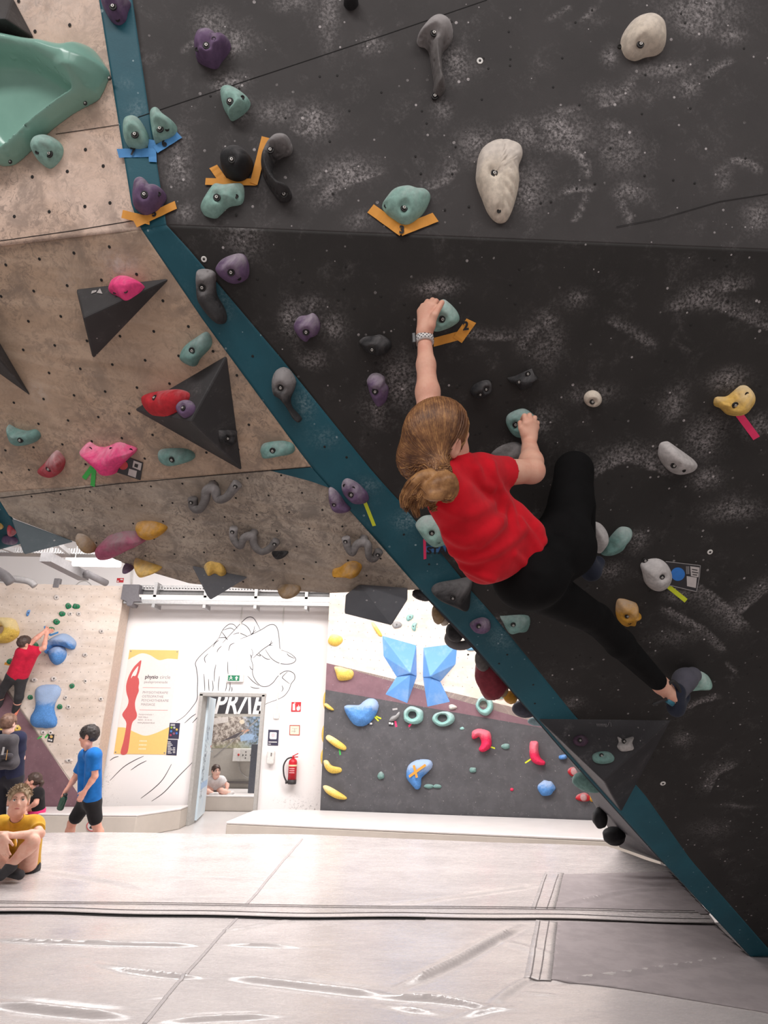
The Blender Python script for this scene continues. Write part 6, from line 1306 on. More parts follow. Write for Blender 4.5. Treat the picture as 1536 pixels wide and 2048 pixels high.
# right wall
rnd(RW, 'Q', 125, 425, 62, FY, 'yellow ball hold at the upper left of the far right wall', 54, bolt=False)
hold('climbing_hold', 'yellow tulip shaped hold on the plum band', 'Q', [(120, 655), (165, 653), (215, 668), (270, 682), (287, 715), (265, 757), (210, 772), (155, 767), (132, 705)], RW, .12, FY)
hold('climbing_hold', 'yellow thin bar hold left above the blue wings', 'Q', [(438, 282), (466, 285), (528, 382), (515, 397), (485, 370)], RW, .05, FY)
hold('climbing_hold', 'small mint bean hold above the blue wings, upper', 'Q', [(735, 240), (750, 212), (790, 208), (797, 228), (775, 255), (745, 265)], RW, .05, FM, [(768, 230)], **small)
hold('climbing_hold', 'small mint bean hold above the blue wings, lower', 'Q', [(780, 315), (795, 280), (828, 280), (820, 310), (815, 345), (795, 348)], RW, .05, FM, [(798, 312)], **small)
rnd(RW, 'Q', 655, 296, 44, FGR, 'grey round hold beside the box volume', 32)
W_ = lambda lab, base, ap, f: volume('volume', lab, RW, 'Q', base, ap, f, VB, bev=.008)
T4 = [(0, 1, 5), (1, 2, 5), (2, 3, 5), (3, 4, 5), (4, 0, 5), (4, 3, 2, 1, 0)]
W_('blue faceted volume, upper part of the left wing', [(528, 386), (823, 469), (827, 738), (650, 740), (539, 562)], [(772, 708, .22)], T4)
W_('blue faceted volume, lower part of the left wing', [(650, 742), (760, 714), (827, 740), (746, 970), (554, 892)], [(770, 722, .16)], T4)
W_('blue faceted volume, upper part of the right wing', [(880, 490), (1176, 453), (1160, 632), (1030, 782), (876, 745)], [(940, 738, .22)], T4)
W_('blue faceted volume, lower part of the right wing', [(877, 748), (960, 742), (1030, 784), (1113, 957), (915, 1000)], [(944, 748, .16)], T4)
hold('heart_macro', 'blue heart shaped hold with pale worn middle', 'Q', [(203, 1005), (235, 980), (330, 980), (375, 945), (430, 921), (482, 940), (502, 990), (480, 1060), (430, 1130), (360, 1166), (290, 1150), (235, 1080)], RW, .14, FB, cat='climbing macro', soft=True)
for lab, x, y, rx, ry, hx, hy in (('mint ring hold with square eye, leftmost of three', 797, 1070, 88, 76, 36, 32), ('mint ring hold with square eye, middle of three', 1053, 1098, 92, 67, 42, 34), ('mint ring hold with square eye, on the plum band', 1402, 986, 78, 84, 34, 38)):
    rs = np.random.default_rng(x); out = [(x + rx * math.cos(a) * rs.uniform(.9, 1.1), y + ry * math.sin(a) * rs.uniform(.9, 1.1)) for a in np.linspace(0, 2 * math.pi, 10, endpoint=False)]
    hold('ring_hold', lab, 'Q', out, RW, .10, FM, hole=[(x - 8 + hx * math.cos(a), y - 4 + hy * math.sin(a)) for a in np.linspace(.4, .4 + 2 * math.pi, 5, endpoint=False)], soft=True)
hold('climbing_hold', 'light grey fish shaped hold left of the first mint ring', 'Q', [(590, 1115), (610, 1080), (650, 1065), (672, 1040), (682, 1052), (670, 1085), (640, 1112), (610, 1122)], RW, .06, FGR)
hold('climbing_hold', 'small white hold at the foot of the right blue wing', 'Q', [(1100, 985), (1130, 975), (1168, 995), (1160, 1012), (1110, 1020)], RW, .05, FW2)
hold('climbing_hold', 'small mint hold on the plum band by the dark red macro', 'Q', [(1475, 880), (1510, 878), (1570, 900), (1560, 925), (1500, 918)], RW, .06, FM)
hold('climbing_hold', 'light blue flat hold under the black ring hold', 'Q', [(1250, 500), (1290, 480), (1330, 500), (1320, 514), (1260, 514)], RW, .05, resin('far_light_blue', (120, 178, 214), .3))
rnd(RW, 'Q', 1212, 1182, 20, FM, 'tiny mint hold right of the middle ring hold', 13, bolt=False)
tg, lc, z = board('route_tag', 'tiny route tag with white fields by the blue heart', RW, 'Q', [(408, 1128), (450, 1128), (450, 1152), (408, 1152)], TAGB, .002, .004); print_poly(tg, lc, z, [(425, 1132), (446, 1132), (446, 1148), (425, 1148)], PW, 'white_field')
tg, lc, z = board('route_tag', 'tiny route tag with white fields under the grey fish hold', RW, 'Q', [(583, 1122), (632, 1124), (630, 1162), (588, 1160)], TAGB, .002, .004); print_poly(tg, lc, z, [(588, 1128), (606, 1129), (604, 1145), (588, 1144)], PW, 'white_field'); print_poly(tg, lc, z, [(610, 1132), (626, 1133), (624, 1150), (609, 1149)], PW, 'white_field')
tag(board('wall_label', 'small grey label left of the first mint ring hold', RW, 'Q', [(618, 1012), (660, 1006), (662, 1022), (620, 1028)], plain('label_grey', (176, 172, 172), .5), .002, .004)[0])
tape('yellow-green tape strips by the blue heart', RW, 'Q', [((462, 1078), (500, 1118), 12), ((478, 1078), (522, 1098), 12)], T_YG)
tape('pink tape strip under the grey fish hold', RW, 'Q', [((642, 1118), (652, 1168), 16)], T_PK)
tape('pink tape strip under the leftmost mint ring', RW, 'Q', [((785, 1132), (757, 1166), 16)], T_PK)
hold('climbing_hold', 'pink hooked hold on the far charcoal wall', 'R', [(776, 290), (780, 262), (810, 249), (850, 255), (875, 275), (877, 340), (838, 369), (812, 357), (825, 325), (815, 292), (797, 300), (782, 302)], RW, .13, PINKR, soft=True)
hold('climbing_hold', 'pink boot shaped hold on the far charcoal wall', 'R', [(1075, 320), (1090, 312), (1117, 318), (1120, 365), (1130, 398), (1154, 420), (1145, 437), (1105, 431), (1080, 407), (1072, 365)], RW, .13, PINKR, soft=True)
tape('yellow tape strip beside the pink boot hold', RW, 'R', [((1050, 425), (1080, 405), 7)], T_YG); tape('yellow tape strip beside the pink hooked hold', RW, 'R', [((872, 342), (896, 350), 7)], T_YG); tape('green tape strip below the second yellow hold', RW, 'R', [((100, 355), (104, 384), 8)], T_GR)
rnd(RW, 'R', 1160, 555, 43, FB, 'blue half ball on the far charcoal wall', 42, bolt=False, n=14, rough=.02)
cm = hold('comma_macro', 'blue comma shaped hold with an orange tape cross', 'R', [(440, 480), (450, 440), (480, 415), (520, 406), (568, 412), (576, 445), (545, 480), (520, 505), (515, 550), (492, 562), (465, 535), (443, 505)], RW, .12, FB, soft=True, cat='climbing macro')
CP = RW.shift(.128); tape('orange tape cross on the blue comma hold', CP, 'R', [((456, 495), (541, 434), 12), ((480, 436), (496, 500), 12)], T_OR)
for x, y, r, ry, lab in ((311, 490, 18, 20, 'small grey-green hold left of the blue comma'), (558, 544, 26, 12, 'small grey-green hold under the comma, left of two'), (600, 545, 22, 11, 'small grey-green hold under the comma, right of two'), (782, 461, 20, 15, 'small grey-green hold in the middle of the charcoal wall'), (950, 340, 23, 15, 'small grey-green hold between the pink holds')): rnd(RW, 'R', x, y, r, MINTD, lab, ry, bolt=False)
rnd(RW, 'R', 982, 561, 10, PINKR, 'tiny red hold low on the charcoal wall', 8, bolt=False)
for k, (x, y, r, ry, lab) in enumerate(((1300, 468, 30, 25, 'red bowl hold with dusty middle, upper, by the teal edge'), (1347, 601, 40, 24, 'red bowl hold with dusty middle, lower, by the teal edge'))):
    o = rnd(RW, 'R', x, y, r, REDH, lab, ry, bolt=False); q = RW.lh('R', (x + 3, y - 3)); s = RW.scale(*px('R', (x, y))) * 2.56
    hz = max(v.co.z for v in o.data.vertices); MB().lathe([(ry * .72 / s, hz - .03), (ry * .66 / s, hz + .001), (ry * .3 / s, hz + .002)], (0, 0, 0), 16).build('dusty_bowl', resin('resin_dusty_rose', (176, 130, 130), .4), o, None, True)
rnd(RW, 'R', 1392, 603, 14, OCHRE, 'small ochre hold right of the lower red bowl', 22, bolt=False)
hold('climbing_hold', 'small blue bracket hold near the teal edge', 'R', [(1225, 388), (1258, 382), (1262, 402), (1228, 406)], RW, .08, FB)
GY = 'yellow crescent holds at the left edge of the far right wall'
for pts, lab in (([(28, 295), (48, 282), (110, 320), (134, 345), (125, 360), (85, 347), (42, 315)], 'yellow crescent hold at the wall\'s left edge, second from top'), ([(17, 415), (38, 412), (60, 438), (105, 450), (106, 472), (60, 478), (28, 455)], 'yellow crescent hold at the wall\'s left edge, third from top'),
                 ([(14, 545), (40, 542), (100, 575), (136, 602), (125, 613), (80, 606), (32, 578)], 'yellow crescent hold at the wall\'s left edge, lowest'), ([(20, 125), (35, 120), (68, 148), (66, 156), (40, 148)], 'yellow crescent hold at the wall\'s left edge, topmost and smallest')): hold('climbing_hold', lab, 'R', pts, RW, .07, FY, group=GY)
SPl = Plane(RW.w(x0, 0, -.2), -RW.ex)
for v, r, lab in ((1400, .16, 'yellow hold on the side board, topmost, seen edge-on'), (1468, .15, 'yellow hold on the side board, middle, seen edge-on'), (1515, .13, 'yellow hold on the side board, lowest, seen edge-on')):
    zz = RW.lh('px', (646, v))[1]; bm = bmesh.new(); bmesh.ops.create_uvsphere(bm, u_segments=18, v_segments=12, radius=1); bmesh.ops.scale(bm, vec=(.06, .10, r), verts=bm.verts); me = bpy.data.meshes.new('climbing_hold'); bm.to_mesh(me); bm.free(); me.polygons.foreach_set('use_smooth', [True] * len(me.polygons))
    tag(link('climbing_hold', me, FY, None, Matrix.Translation(Vector(RW.w(x0 - .01, zz, -.16)))), lab, 'climbing hold')
# ------------------------------------------------------------------ people
def head_sdf(S, c, f, u, s=1.0, nose=True):
    """skull, jaw, nose, brow, lips and ears around the head's centre c; f = where the face looks, u = up"""
    f = unit(f); u = unit(np.asarray(u) - np.dot(u, f) * f); r = np.cross(f, u); M = np.stack([r, f, u])
    P = lambda x, y, z: c + (r * x + f * y + u * z) * s
    S.ell(P(0, -.012, .032), (.074 * s, .094 * s, .083 * s), M, .02); S.ell(P(0, .018, -.03), (.060 * s, .070 * s, .082 * s), M, .03)
    S.cone(P(-.035, .015, -.075), P(.035, .015, -.075), .030 * s, .030 * s, .03); S.cone(P(0, .05, -.088), P(0, .062, -.086), .024 * s, .02 * s, .02)
    if nose:
        for k in (-1, 1): S.ell(P(k * .031, .088, .012), (.016 * s, .014 * s, .011 * s), M, .012, True)
        S.cone(P(0, .078, .016), P(0, .099, -.020), .008 * s, .0125 * s, .012); S.cone(P(-.010, .090, -.026), P(.010, .090, -.026), .009 * s, .009 * s, .006)
        S.cone(P(-.034, .074, .028), P(.034, .074, .028), .010 * s, .010 * s, .012); S.cone(P(-.018, .076, -.052), P(.018, .076, -.052), .0075 * s, .0075 * s, .006); S.cone(P(-.015, .074, -.062), P(.015, .074, -.062), .0085 * s, .0085 * s, .006)
        S.cone(P(-.040, .055, -.02), P(.040, .055, -.02), .022 * s, .022 * s, .03)
    for k in (-1, 1): S.ell(P(k * .076, -.008, .0), (.012 * s, .022 * s, .032 * s), M, .006); S.ell(P(k * .086, -.004, .002), (.006 * s, .010 * s, .018 * s), M, .004, True)
    return P, M, s
EYEW = plain('eye_white', (232, 226, 222), .3); IRIS = plain('eye_iris', (64, 58, 56), .3); LIP = plain('lip', (186, 108, 102), .5)
def face_parts(root, P, M, s, brow):
    off = np.array(root.location)
    for k in (-1, 1):
        e = MB(); bm = bmesh.new(); bmesh.ops.create_uvsphere(bm, u_segments=14, v_segments=10, radius=.0125 * s); me = bpy.data.meshes.new('eye'); bm.to_mesh(me); bm.free(); me.polygons.foreach_set('use_smooth', [True] * len(me.polygons))
        o = link('eye', me, EYEW, root, Matrix.Translation(Vector(P(k * .031, .0745, .011) - off)))
        c0 = P(k * .031, .0745, .011) + M[1] * .0098 * s; MB().lathe([(.0062 * s, 0), (.0055 * s, .003 * s), (.002 * s, .0036 * s)], (0, 0, 0), 12, np.stack([M[0], M[2], M[1]], 1)).build('iris', IRIS, o, Matrix.Translation(Vector(M[1] * .0098 * s)), True)
        MB().tube(np.array([P(k * .014, .088, .031), P(k * .031, .090, .036), P(k * .046, .080, .031)]) - off, [.003 * s, .0035 * s, .002 * s], 6).build('eyebrow', brow, root, None, True)
        MB().tube(np.array([P(k * .017, .087, .017), P(k * .031, .0905, .0205), P(k * .045, .083, .015)]) - off, .0022 * s, 6).build('eyelid', brow, root, None, True)
    MB().tube(np.array([P(-.023, .079, -.057), P(-.008, .0855, -.0545), P(.008, .0855, -.0545), P(.023, .079, -.057)]) - off, [.002 * s, .005 * s, .005 * s, .002 * s], 8).build('lips', LIP, root, None, True)
def hand_sdf(S, w, d, side, nrm, s=1.0, curl=.5, left=False):
    """palm, four fingers and a thumb; d = along the hand, side = towards the thumb, nrm = palm's inner side"""
    d = unit(d); side = unit(side - np.dot(side, d) * d); nrm = unit(np.cross(d, side)) * np.sign(np.dot(np.cross(d, side), nrm) or 1)
    S.cone(w, w + d * .03 * s, .022 * s, .026 * s, .02)
    for k, (x, L_) in enumerate(((.027, .072), (.009, .080), (-.009, .074), (-.026, .058))):
        m = w + (d * .082 + side * x) * s; S.cone(w + (d * .02 + side * x * .6) * s, m, .014 * s, .011 * s, .016)
        p1 = m + (d * math.cos(curl * .6) + nrm * math.sin(curl * .6)) * L_ * .5 * s; p2 = p1 + (d * math.cos(curl * 1.7) + nrm * math.sin(curl * 1.7)) * L_ * .5 * s
        S.cone(m, p1, .0092 * s, .0084 * s, .005); S.cone(p1, p2, .0084 * s, .0070 * s, .004)
    t0 = w + (d * .02 + side * .018) * s; t1 = w + (d * .052 + side * .046 + nrm * .012) * s; t2 = t1 + (d * .030 + side * .010 + nrm * .012) * s
    S.cone(t0, t1, .015 * s, .0108 * s, .012); S.cone(t1, t2, .0104 * s, .0080 * s, .004)
def figure(label, J, f, u, skin, hair, shirt, legs, vox=.009, s=1.0, sleeve=.62, leg=.6, hairfn=None, shoe=None, face=True, brow=None, handv=None, base=None, curl=.5, fat=1.0, shirt_ext=(), hem=None, tufts=0):
    """one person: a continuous skinned body with clothes and hair as children"""
    root = empty('person', base if base is not None else J['hip']); tag(root, label, 'person')
    S = Sdf()
    sh = (J['shL'] + J['shR']) / 2; hp = (J['hipL'] + J['hipR']) / 2; g = fat
    S.cone(J['shL'], J['shR'], .055 * s, .055 * s, .03)
    for k in 'LR': S.cone(J['sh' + k] * .8 + sh * .2, J['hip' + k] * .85 + hp * .15, .075 * s * g, .078 * s * g, .06)
    S.cone(J['hipL'], J['hipR'], .085 * s, .085 * s, .05)
    for k in 'LR':
        S.chain([J['sh' + k], J['el' + k], J['el' + k] * .7 + J['wr' + k] * .3, J['wr' + k]], [.046 * s, .035 * s, .035 * s, .0225 * s], .018)
        S.chain([J['hip' + k], J['kn' + k], J['kn' + k] * .68 + J['an' + k] * .32, J['an' + k]], [.078 * s, .050 * s, .053 * s, .034 * s], .022)
        S.chain([J['an' + k] , J['toe' + k]], [.034 * s, .026 * s], .02)
        hv = (handv or {}).get(k)
        d = J['wr' + k] - J['el' + k] if hv is None else hv[0]; sd = np.array([0, -1.0, .2]) if hv is None else hv[1]; nm = np.array([1.0, 0, 0]) if hv is None else hv[2]
        hand_sdf(S, J['wr' + k], d, sd, nm, s, curl if hv is None or len(hv) < 4 else hv[3])
    neck = J['head'] - unit(u) * .085 * s
    S.cone(sh + unit(u) * .01, neck, .05 * s, .046 * s, .03)
    P, M, hs = head_sdf(S, J['head'], f, u, s)
    S.build('body', vox, skin, root)
    T = Sdf(); m = .014 * s
    for k in 'LR':
        e = J['sh' + k] * (1 - sleeve) + J['el' + k] * sleeve; dd = unit(J['el' + k] - J['sh' + k])
        A = Sdf()
        T.cone(J['sh' + k] * 1.0, e + dd * .05 * s, .056 * s + m * .3, .054 * s + m * .5, .02); T.plane(e, dd) if False else None
        T.ops[-1] = ('s', J['sh' + k], e, dd, .058 * s, .058 * s, .03)
    T.cone(J['shL'], J['shR'], .064 * s, .064 * s, .03)
    for k in 'LR': T.cone(J['sh' + k] * .82 + sh * .18, J['hip' + k] * .95 + hp * .05, (.085 * g) * s + m * .5, (.094 * g) * s + m * .6, .05)
    for a in shirt_ext: T.cone(*a)
    up = unit(sh - hp); hm_ = hem if hem is not None else hp - up * .03 * s
    T.plane(hm_, -up); T.ops = [('c', sh * 1.0, sh * .45 + neck * .55, .066 * s, .058 * s, .03)] + T.ops; T._b(neck, .08); T.cone(sh * .35 + neck * .65, neck + unit(u) * .10, .050 * s, .07 * s, .008, True)
    for q in range(3):
        a = J['shL'] * (.2 + .3 * q) + J['shR'] * (.8 - .3 * q) ; b = J['hipR'] * (.2 + .3 * q) + J['hipL'] * (.8 - .3 * q); fr_ = -FWD * .09 * s; T.ridge([a * .4 + b * .6 + fr_, b + fr_], .018 * s, .006 * s)
    T.wave(22, .0022)
    T.build('shirt', vox, shirt, root)
    if legs is not None:
        Q = Sdf()
        for k in 'LR':
            if leg <= 1: Q.cone(J['hip' + k], J['hip' + k] * (1 - leg) + J['kn' + k] * leg, .096 * s, (.096 - .022 * leg) * s, .03); e = J['hip' + k] * (1 - leg) + J['kn' + k] * leg
            else:
                Q.chain([J['hip' + k], J['kn' + k], J['an' + k] * .92 + J['kn' + k] * .08], [.094 * s, .062 * s, .052 * s], .03)
        Q.cone(J['hipL'], J['hipR'], .098 * s, .098 * s, .04); Q.plane(hp + up * .085 * s, up, .01); Q.wave(20, .002, 3)
        Q.build('trousers' if leg > 1 else 'shorts', vox, legs, root)
    Hh = Sdf(); (hairfn or short_hair)(Hh, P, M, hs); Hh.build('hair', vox * .9, hair, root)
    if shoe is not None:
        for k in 'LR':
            X = Sdf(); a, b = J['an' + k], J['toe' + k]; dn = np.array([0, 0, -1.0]); X.cone(a + dn * .015 * s, b, .044 * s, .036 * s, .02); X.cone(a + dn * .03 * s - unit(b - a) * .02 * s, a + dn * .02 * s, .036 * s, .04 * s, .02); X.build('shoe', vox, shoe, root)
    if face: face_parts(root, P, M, hs, brow or hair)
    if tufts:
        hobj = [c for c in root.children if c.name.startswith('hair')][0]; rt = np.random.default_rng(8); mb = MB()
        for k in range(tufts):
            while True:
                d = unit(rt.normal(size=3))
                if d[2] > .12 and not (d[1] > .62 and d[2] < .45): break
            p0 = np.array([d[0] * .084, d[1] * .104 - .014, d[2] * .094 + .036]); dr = unit(np.array([d[0] * .5 + rt.normal() * .25, .75 + rt.normal() * .25, d[2] * .55 - .1 + rt.normal() * .2])); l_ = rt.uniform(.018, .034)
            q = [p0 - d * .004, p0 + dr * l_ * .5 + d * .003, p0 + dr * l_ - d * .001]; mb.tube(np.array([P(*x) for x in q]) - np.array(root.location), np.array([.0026, .0022, .0006]) * hs, 4, False)
        mb.build('hair_tuft', hair, hobj, None, True)
    return root
_old_call = Sdf.__call__
def _call(s, P):
    """adds the open sleeve shape: a tapering tube ending in a flat cuff"""
    if not any(o[0] == 's' for o in s.ops): return _old_call(s, P)
    ops = s.ops; d = np.full(len(P), 1.0); rest = [o for o in ops if o[0] != 's']
    for o in ops:
        if o[0] == 's':
            a, b, dd, ra, rb, k = o[1:]; ab = b + dd * .03 - a; t = np.clip(((P - a) @ ab) / (ab @ ab), 0, 1); q = np.linalg.norm(P - a - t[:, None] * ab, axis=1) - (ra + (rb - ra) * t)
            q = np.maximum(q, (P - b) @ dd); d = np.minimum(d, q)
    s.ops = rest; base_ = None
    un = [o for o in rest if o[0] in 'cer']; cut = [o for o in rest if o[0] not in 'cer']
    s.ops = un; b1 = _old_call(s, P); s.ops = ops
    d = sm_min(d, b1, .025)
    for o in cut:
        if o[0] == 'p': d = -sm_min(-d, -((P - o[1]) @ o[2]), o[3])
        elif o[0] == 'x':
            ab = o[2] - o[1]; t = np.clip(((P - o[1]) @ ab) / (ab @ ab + 1e-12), 0, 1); q = np.linalg.norm(P - o[1] - t[:, None] * ab, axis=1) - (o[3] + (o[4] - o[3]) * t); d = -sm_min(-d, q, o[5])
        elif o[0] == 'w': d = d + vnoise(P, o[1], o[3]) * o[2]
    return d
Sdf.__call__ = _call
def short_hair(H, P, M, s, vol=.010, fringe=0.0):
    H.ell(P(0, -.014, .038), ((.076 + vol) * s, (.096 + vol) * s, (.084 + vol * 1.2) * s), M, .01)
    H.ell(P(0, .098, -.012 - fringe), (.072 * s, .062 * s, .078 * s), M, .012, True); H.ell(P(0, .02, -.085), (.10 * s, .075 * s, .075 * s), M, .015, True)
    for k in (-1, 1): H.ell(P(k * .085, .0, -.01), (.02 * s, .03 * s, .04 * s), M, .008, True)
    H.wave(62, .0050 * s, 9); H.wave(95, .0042 * s, 4); H.wave(190, .0022 * s, 6)
SK1 = skin_mat('skin_light', (226, 180, 160)); SK2 = skin_mat('skin_rosy', (228, 172, 152)); SK3 = skin_mat('skin_pale', (236, 196, 180))
V3 = lambda u, v, t: at(u, v, t)
X_, Y_, Z_ = np.eye(3)

# --- boy in yellow sitting on the mat
J = dict(head=V3(37, 1603, 4.95), shL=V3(70, 1653, 5.0), shR=V3(-2, 1653, 5.0), elL=V3(80, 1668, 4.84), elR=V3(-22, 1668, 4.84), wrL=V3(18, 1671, 4.62), wrR=V3(6, 1674, 4.58),
         hipL=V3(54, 1738, 5.08), hipR=V3(10, 1738, 5.08), knL=V3(66, 1684, 4.74), knR=V3(-14, 1686, 4.74), anL=V3(22, 1729, 4.66), anR=V3(14, 1736, 4.74), toeL=V3(2, 1752, 4.60), toeR=V3(40, 1750, 4.70))
J['hip'] = (J['hipL'] + J['hipR']) / 2
def yellow_hair(H, P, M, s): short_hair(H, P, M, s, .012, -.012)
yb = figure('boy in a mustard T-shirt sitting cross-legged on the mat at the left edge', J, CAM - J['head'] + (-.05, 0, .1), Z_, SK1, hair_mat('hair_sandy', (128, 106, 84), (184, 160, 130)), cloth('cloth_mustard', (208, 158, 52)), cloth('cloth_black', (40, 38, 40)), .0058, .97, .55, .55, yellow_hair, cloth('shoe_dark_grey', (66, 64, 66)), True, hair_mat('brow_brown', (110, 84, 66), (130, 100, 80)),
       {'L': (V3(0, 1672, 4.6) - V3(18, 1671, 4.62), -Z_, Y_, .5), 'R': (V3(8, 1700, 4.55) - V3(6, 1674, 4.58), X_, Y_, .45)}, (*J['hip'][:2], MATZ), shirt_ext=((V3(68, 1690, 5.08), V3(76, 1736, 5.12), .03, .016, .03),), tufts=620)
# --- boy in blue walking, bottle in hand
T0 = 7.25
J = dict(head=V3(177, 1474, T0), shL=V3(189, 1511, T0 - .15), shR=V3(171, 1511, T0 + .15), elL=V3(190, 1552, T0 - .2), elR=V3(150, 1556, T0 + .15), wrL=V3(169, 1583, T0 - .25), wrR=V3(133, 1580, T0 + .05),
         hipL=V3(185, 1603, T0 - .08), hipR=V3(173, 1603, T0 + .08), knL=V3(193, 1650, T0 - .08), knR=V3(144, 1646, T0 + .08), anL=V3(208, 1694, T0 - .05), anR=V3(132, 1696, T0 + .1), toeL=V3(196, 1706, T0 - .05), toeR=V3(112, 1702, T0 + .1))
J['hip'] = (J['hipL'] + J['hipR']) / 2
def mop_hair(H, P, M, s): short_hair(H, P, M, s, .020, .022)
bb_ = figure('dark-haired boy in a blue T-shirt and black shorts walking left', J, (-1, -.12, -.12), Z_, SK2, hair_mat('hair_black', (34, 30, 30), (58, 50, 48)), cloth('cloth_blue', (36, 112, 190)), cloth('cloth_black', (40, 38, 40)), .0085, 1.0, .72, .72, mop_hair, cloth('shoe_dark_grey', (66, 64, 66)), True, None,
       {'L': (V3(160, 1598, T0 - .25) - V3(169, 1583, T0 - .25), -X_, Y_, .3), 'R': (V3(126, 1592, T0 + .05) - V3(133, 1580, T0 + .05), -Y_, X_, 1.2)}, (*J['hip'][:2], 0.0), tufts=420)
bt0, bt1 = V3(120, 1618, T0 + .02), V3(131, 1588, T0 + .02)
bo = empty('water_bottle', bt0); tag(bo, 'dark green water bottle held by the walking boy in blue', 'bottle'); d_ = bt1 - bt0; L_ = np.linalg.norm(d_); zz = unit(d_); xx = unit(np.cross(zz, Y_)); R3 = np.stack([xx, np.cross(zz, xx), zz], 1)
MB().lathe([(.036, 0), (.040, .01), (.040, L_ * .75), (.028, L_ * .88), (.022, L_ * .9)], (0, 0, 0), 18, R3).build('body', plain('bottle_green', (46, 84, 68), .25), bo, None, True); MB().lathe([(.026, L_ * .89), (.028, L_ * 1.0), (.02, L_ * 1.04)], (0, 0, 0), 16, R3).build('cap', plain('bottle_cap', (40, 46, 44), .4), bo, None, True)
# --- boy in red climbing on the far left wall
tw = (LW.hit(50, 1340) - CAM) @ FWD
J = dict(head=V3(49, 1288, tw - .32), shL=V3(42, 1305, tw - .33), shR=V3(68, 1304, tw - .26), elL=V3(72, 1277, tw - .25), elR=V3(88, 1296, tw - .22), wrL=V3(90, 1262, tw - .13), wrR=V3(93, 1268, tw - .13),
         hipL=V3(26, 1352, tw - .28), hipR=V3(42, 1355, tw - .24), knL=V3(2, 1384, tw - .26), knR=V3(38, 1394, tw - .24), anL=V3(-4, 1420, tw - .16), anR=V3(29, 1428, tw - .16), toeL=V3(4, 1432, tw - .08), toeR=V3(30, 1440, tw - .06))
J['hip'] = (J['hipL'] + J['hipR']) / 2
rb_ = figure('boy in a red T-shirt climbing the far left wall', J, (.5, .8, .15), V3(52, 1250, tw) - V3(49, 1288, tw), SK2, hair_mat('hair_brown_dark', (62, 48, 44), (88, 70, 62)), cloth('cloth_crimson', (206, 36, 66)), cloth('cloth_charcoal', (62, 60, 62)), .0095, 1.0, .6, 2.0, None, cloth('shoe_dark_grey', (66, 64, 66)), False, None, {'L': (V3(100, 1257, tw) - V3(90, 1262, tw - .13), Z_, Y_, .8), 'R': (V3(102, 1260, tw) - V3(93, 1268, tw - .13), Z_, Y_, .8)})
# --- person with a backpack
T0 = 7.55
J = dict(head=V3(17, 1449, T0), shL=V3(-8, 1476, T0), shR=V3(40, 1477, T0), elL=V3(-16, 1515, T0), elR=V3(44, 1516, T0 + .02), wrL=V3(-8, 1556, T0 + .1), wrR=V3(36, 1556, T0 + .1), hipL=V3(2, 1556, T0), hipR=V3(30, 1556, T0), knL=V3(0, 1628, T0), knR=V3(30, 1628, T0), anL=V3(-2, 1690, T0 + .02), anR=V3(30, 1690, T0 + .02), toeL=V3(-4, 1692, T0 + .2), toeR=V3(33, 1692, T0 + .2))
J['hip'] = (J['hipL'] + J['hipR']) / 2
def bun_hair(H, P, M, s): short_hair(H, P, M, s, .014); H.ell(P(0, -.10, .06), (.035 * s, .03 * s, .035 * s), M, .015)
pb = figure('person in a navy T-shirt seen from behind with a grey backpack', J, (.1, 1, .05), Z_, SK3, hair_mat('hair_brown', (92, 66, 54), (132, 100, 84)), cloth('cloth_navy', (44, 46, 70)), cloth('cloth_dark', (50, 48, 54)), .0095, 1.0, .62, 2.0, bun_hair, cloth('shoe_dark_grey', (66, 64, 66)), False, None, None, (*J['hip'][:2], 0.0))
bp = empty('backpack', V3(12, 1525, T0 - .2)); tag(bp, 'dark grey backpack on the back of the standing person', 'backpack'); of = np.array(bp.location)
X = Sdf(); X.cone(V3(3, 1480, T0 - .15), V3(25, 1480, T0 - .15), .06, .06, .04); X.cone(V3(2, 1525, T0 - .17), V3(24, 1525, T0 - .17), .075, .075, .06); X.cone(V3(3, 1480, T0 - .15), V3(2, 1525, T0 - .17), .06, .07, .05); X.cone(V3(25, 1480, T0 - .15), V3(24, 1525, T0 - .17), .06, .07, .05); BPM = cloth('nylon_grey', (88, 84, 88)); X.build('bag', .009, BPM, bp)
X = Sdf(); X.cone(V3(6, 1512, T0 - .25), V3(20, 1512, T0 - .25), .035, .035, .03); X.cone(V3(5, 1528, T0 - .25), V3(21, 1528, T0 - .25), .04, .04, .03); X.build('pocket', .008, cloth('nylon_dark', (70, 66, 70)), bp)
MB().tube(np.array([V3(15, 1500, T0 - .27), V3(12, 1520, T0 - .30)]) - of, .004, 6).build('zip_cord', plain('cord_orange', (190, 140, 80), .6), bp); MB().box(V3(6, 1502, T0 - .28) - of, (.025, .004, .09)).build('logo_patch', plain('patch_grey', (170, 166, 166), .6), bp)
for u0, u1 in ((-6, -9), (34, 38)): MB().tube(catmull(np.array([V3(u0 + (4 if u0 < 0 else -4), 1478, T0 - .12), V3(u0, 1470, T0 - .02), V3(u1, 1484, T0 + .09)]) - of, 5, False), .016, 8).build('strap', BPM, bp, None, True)
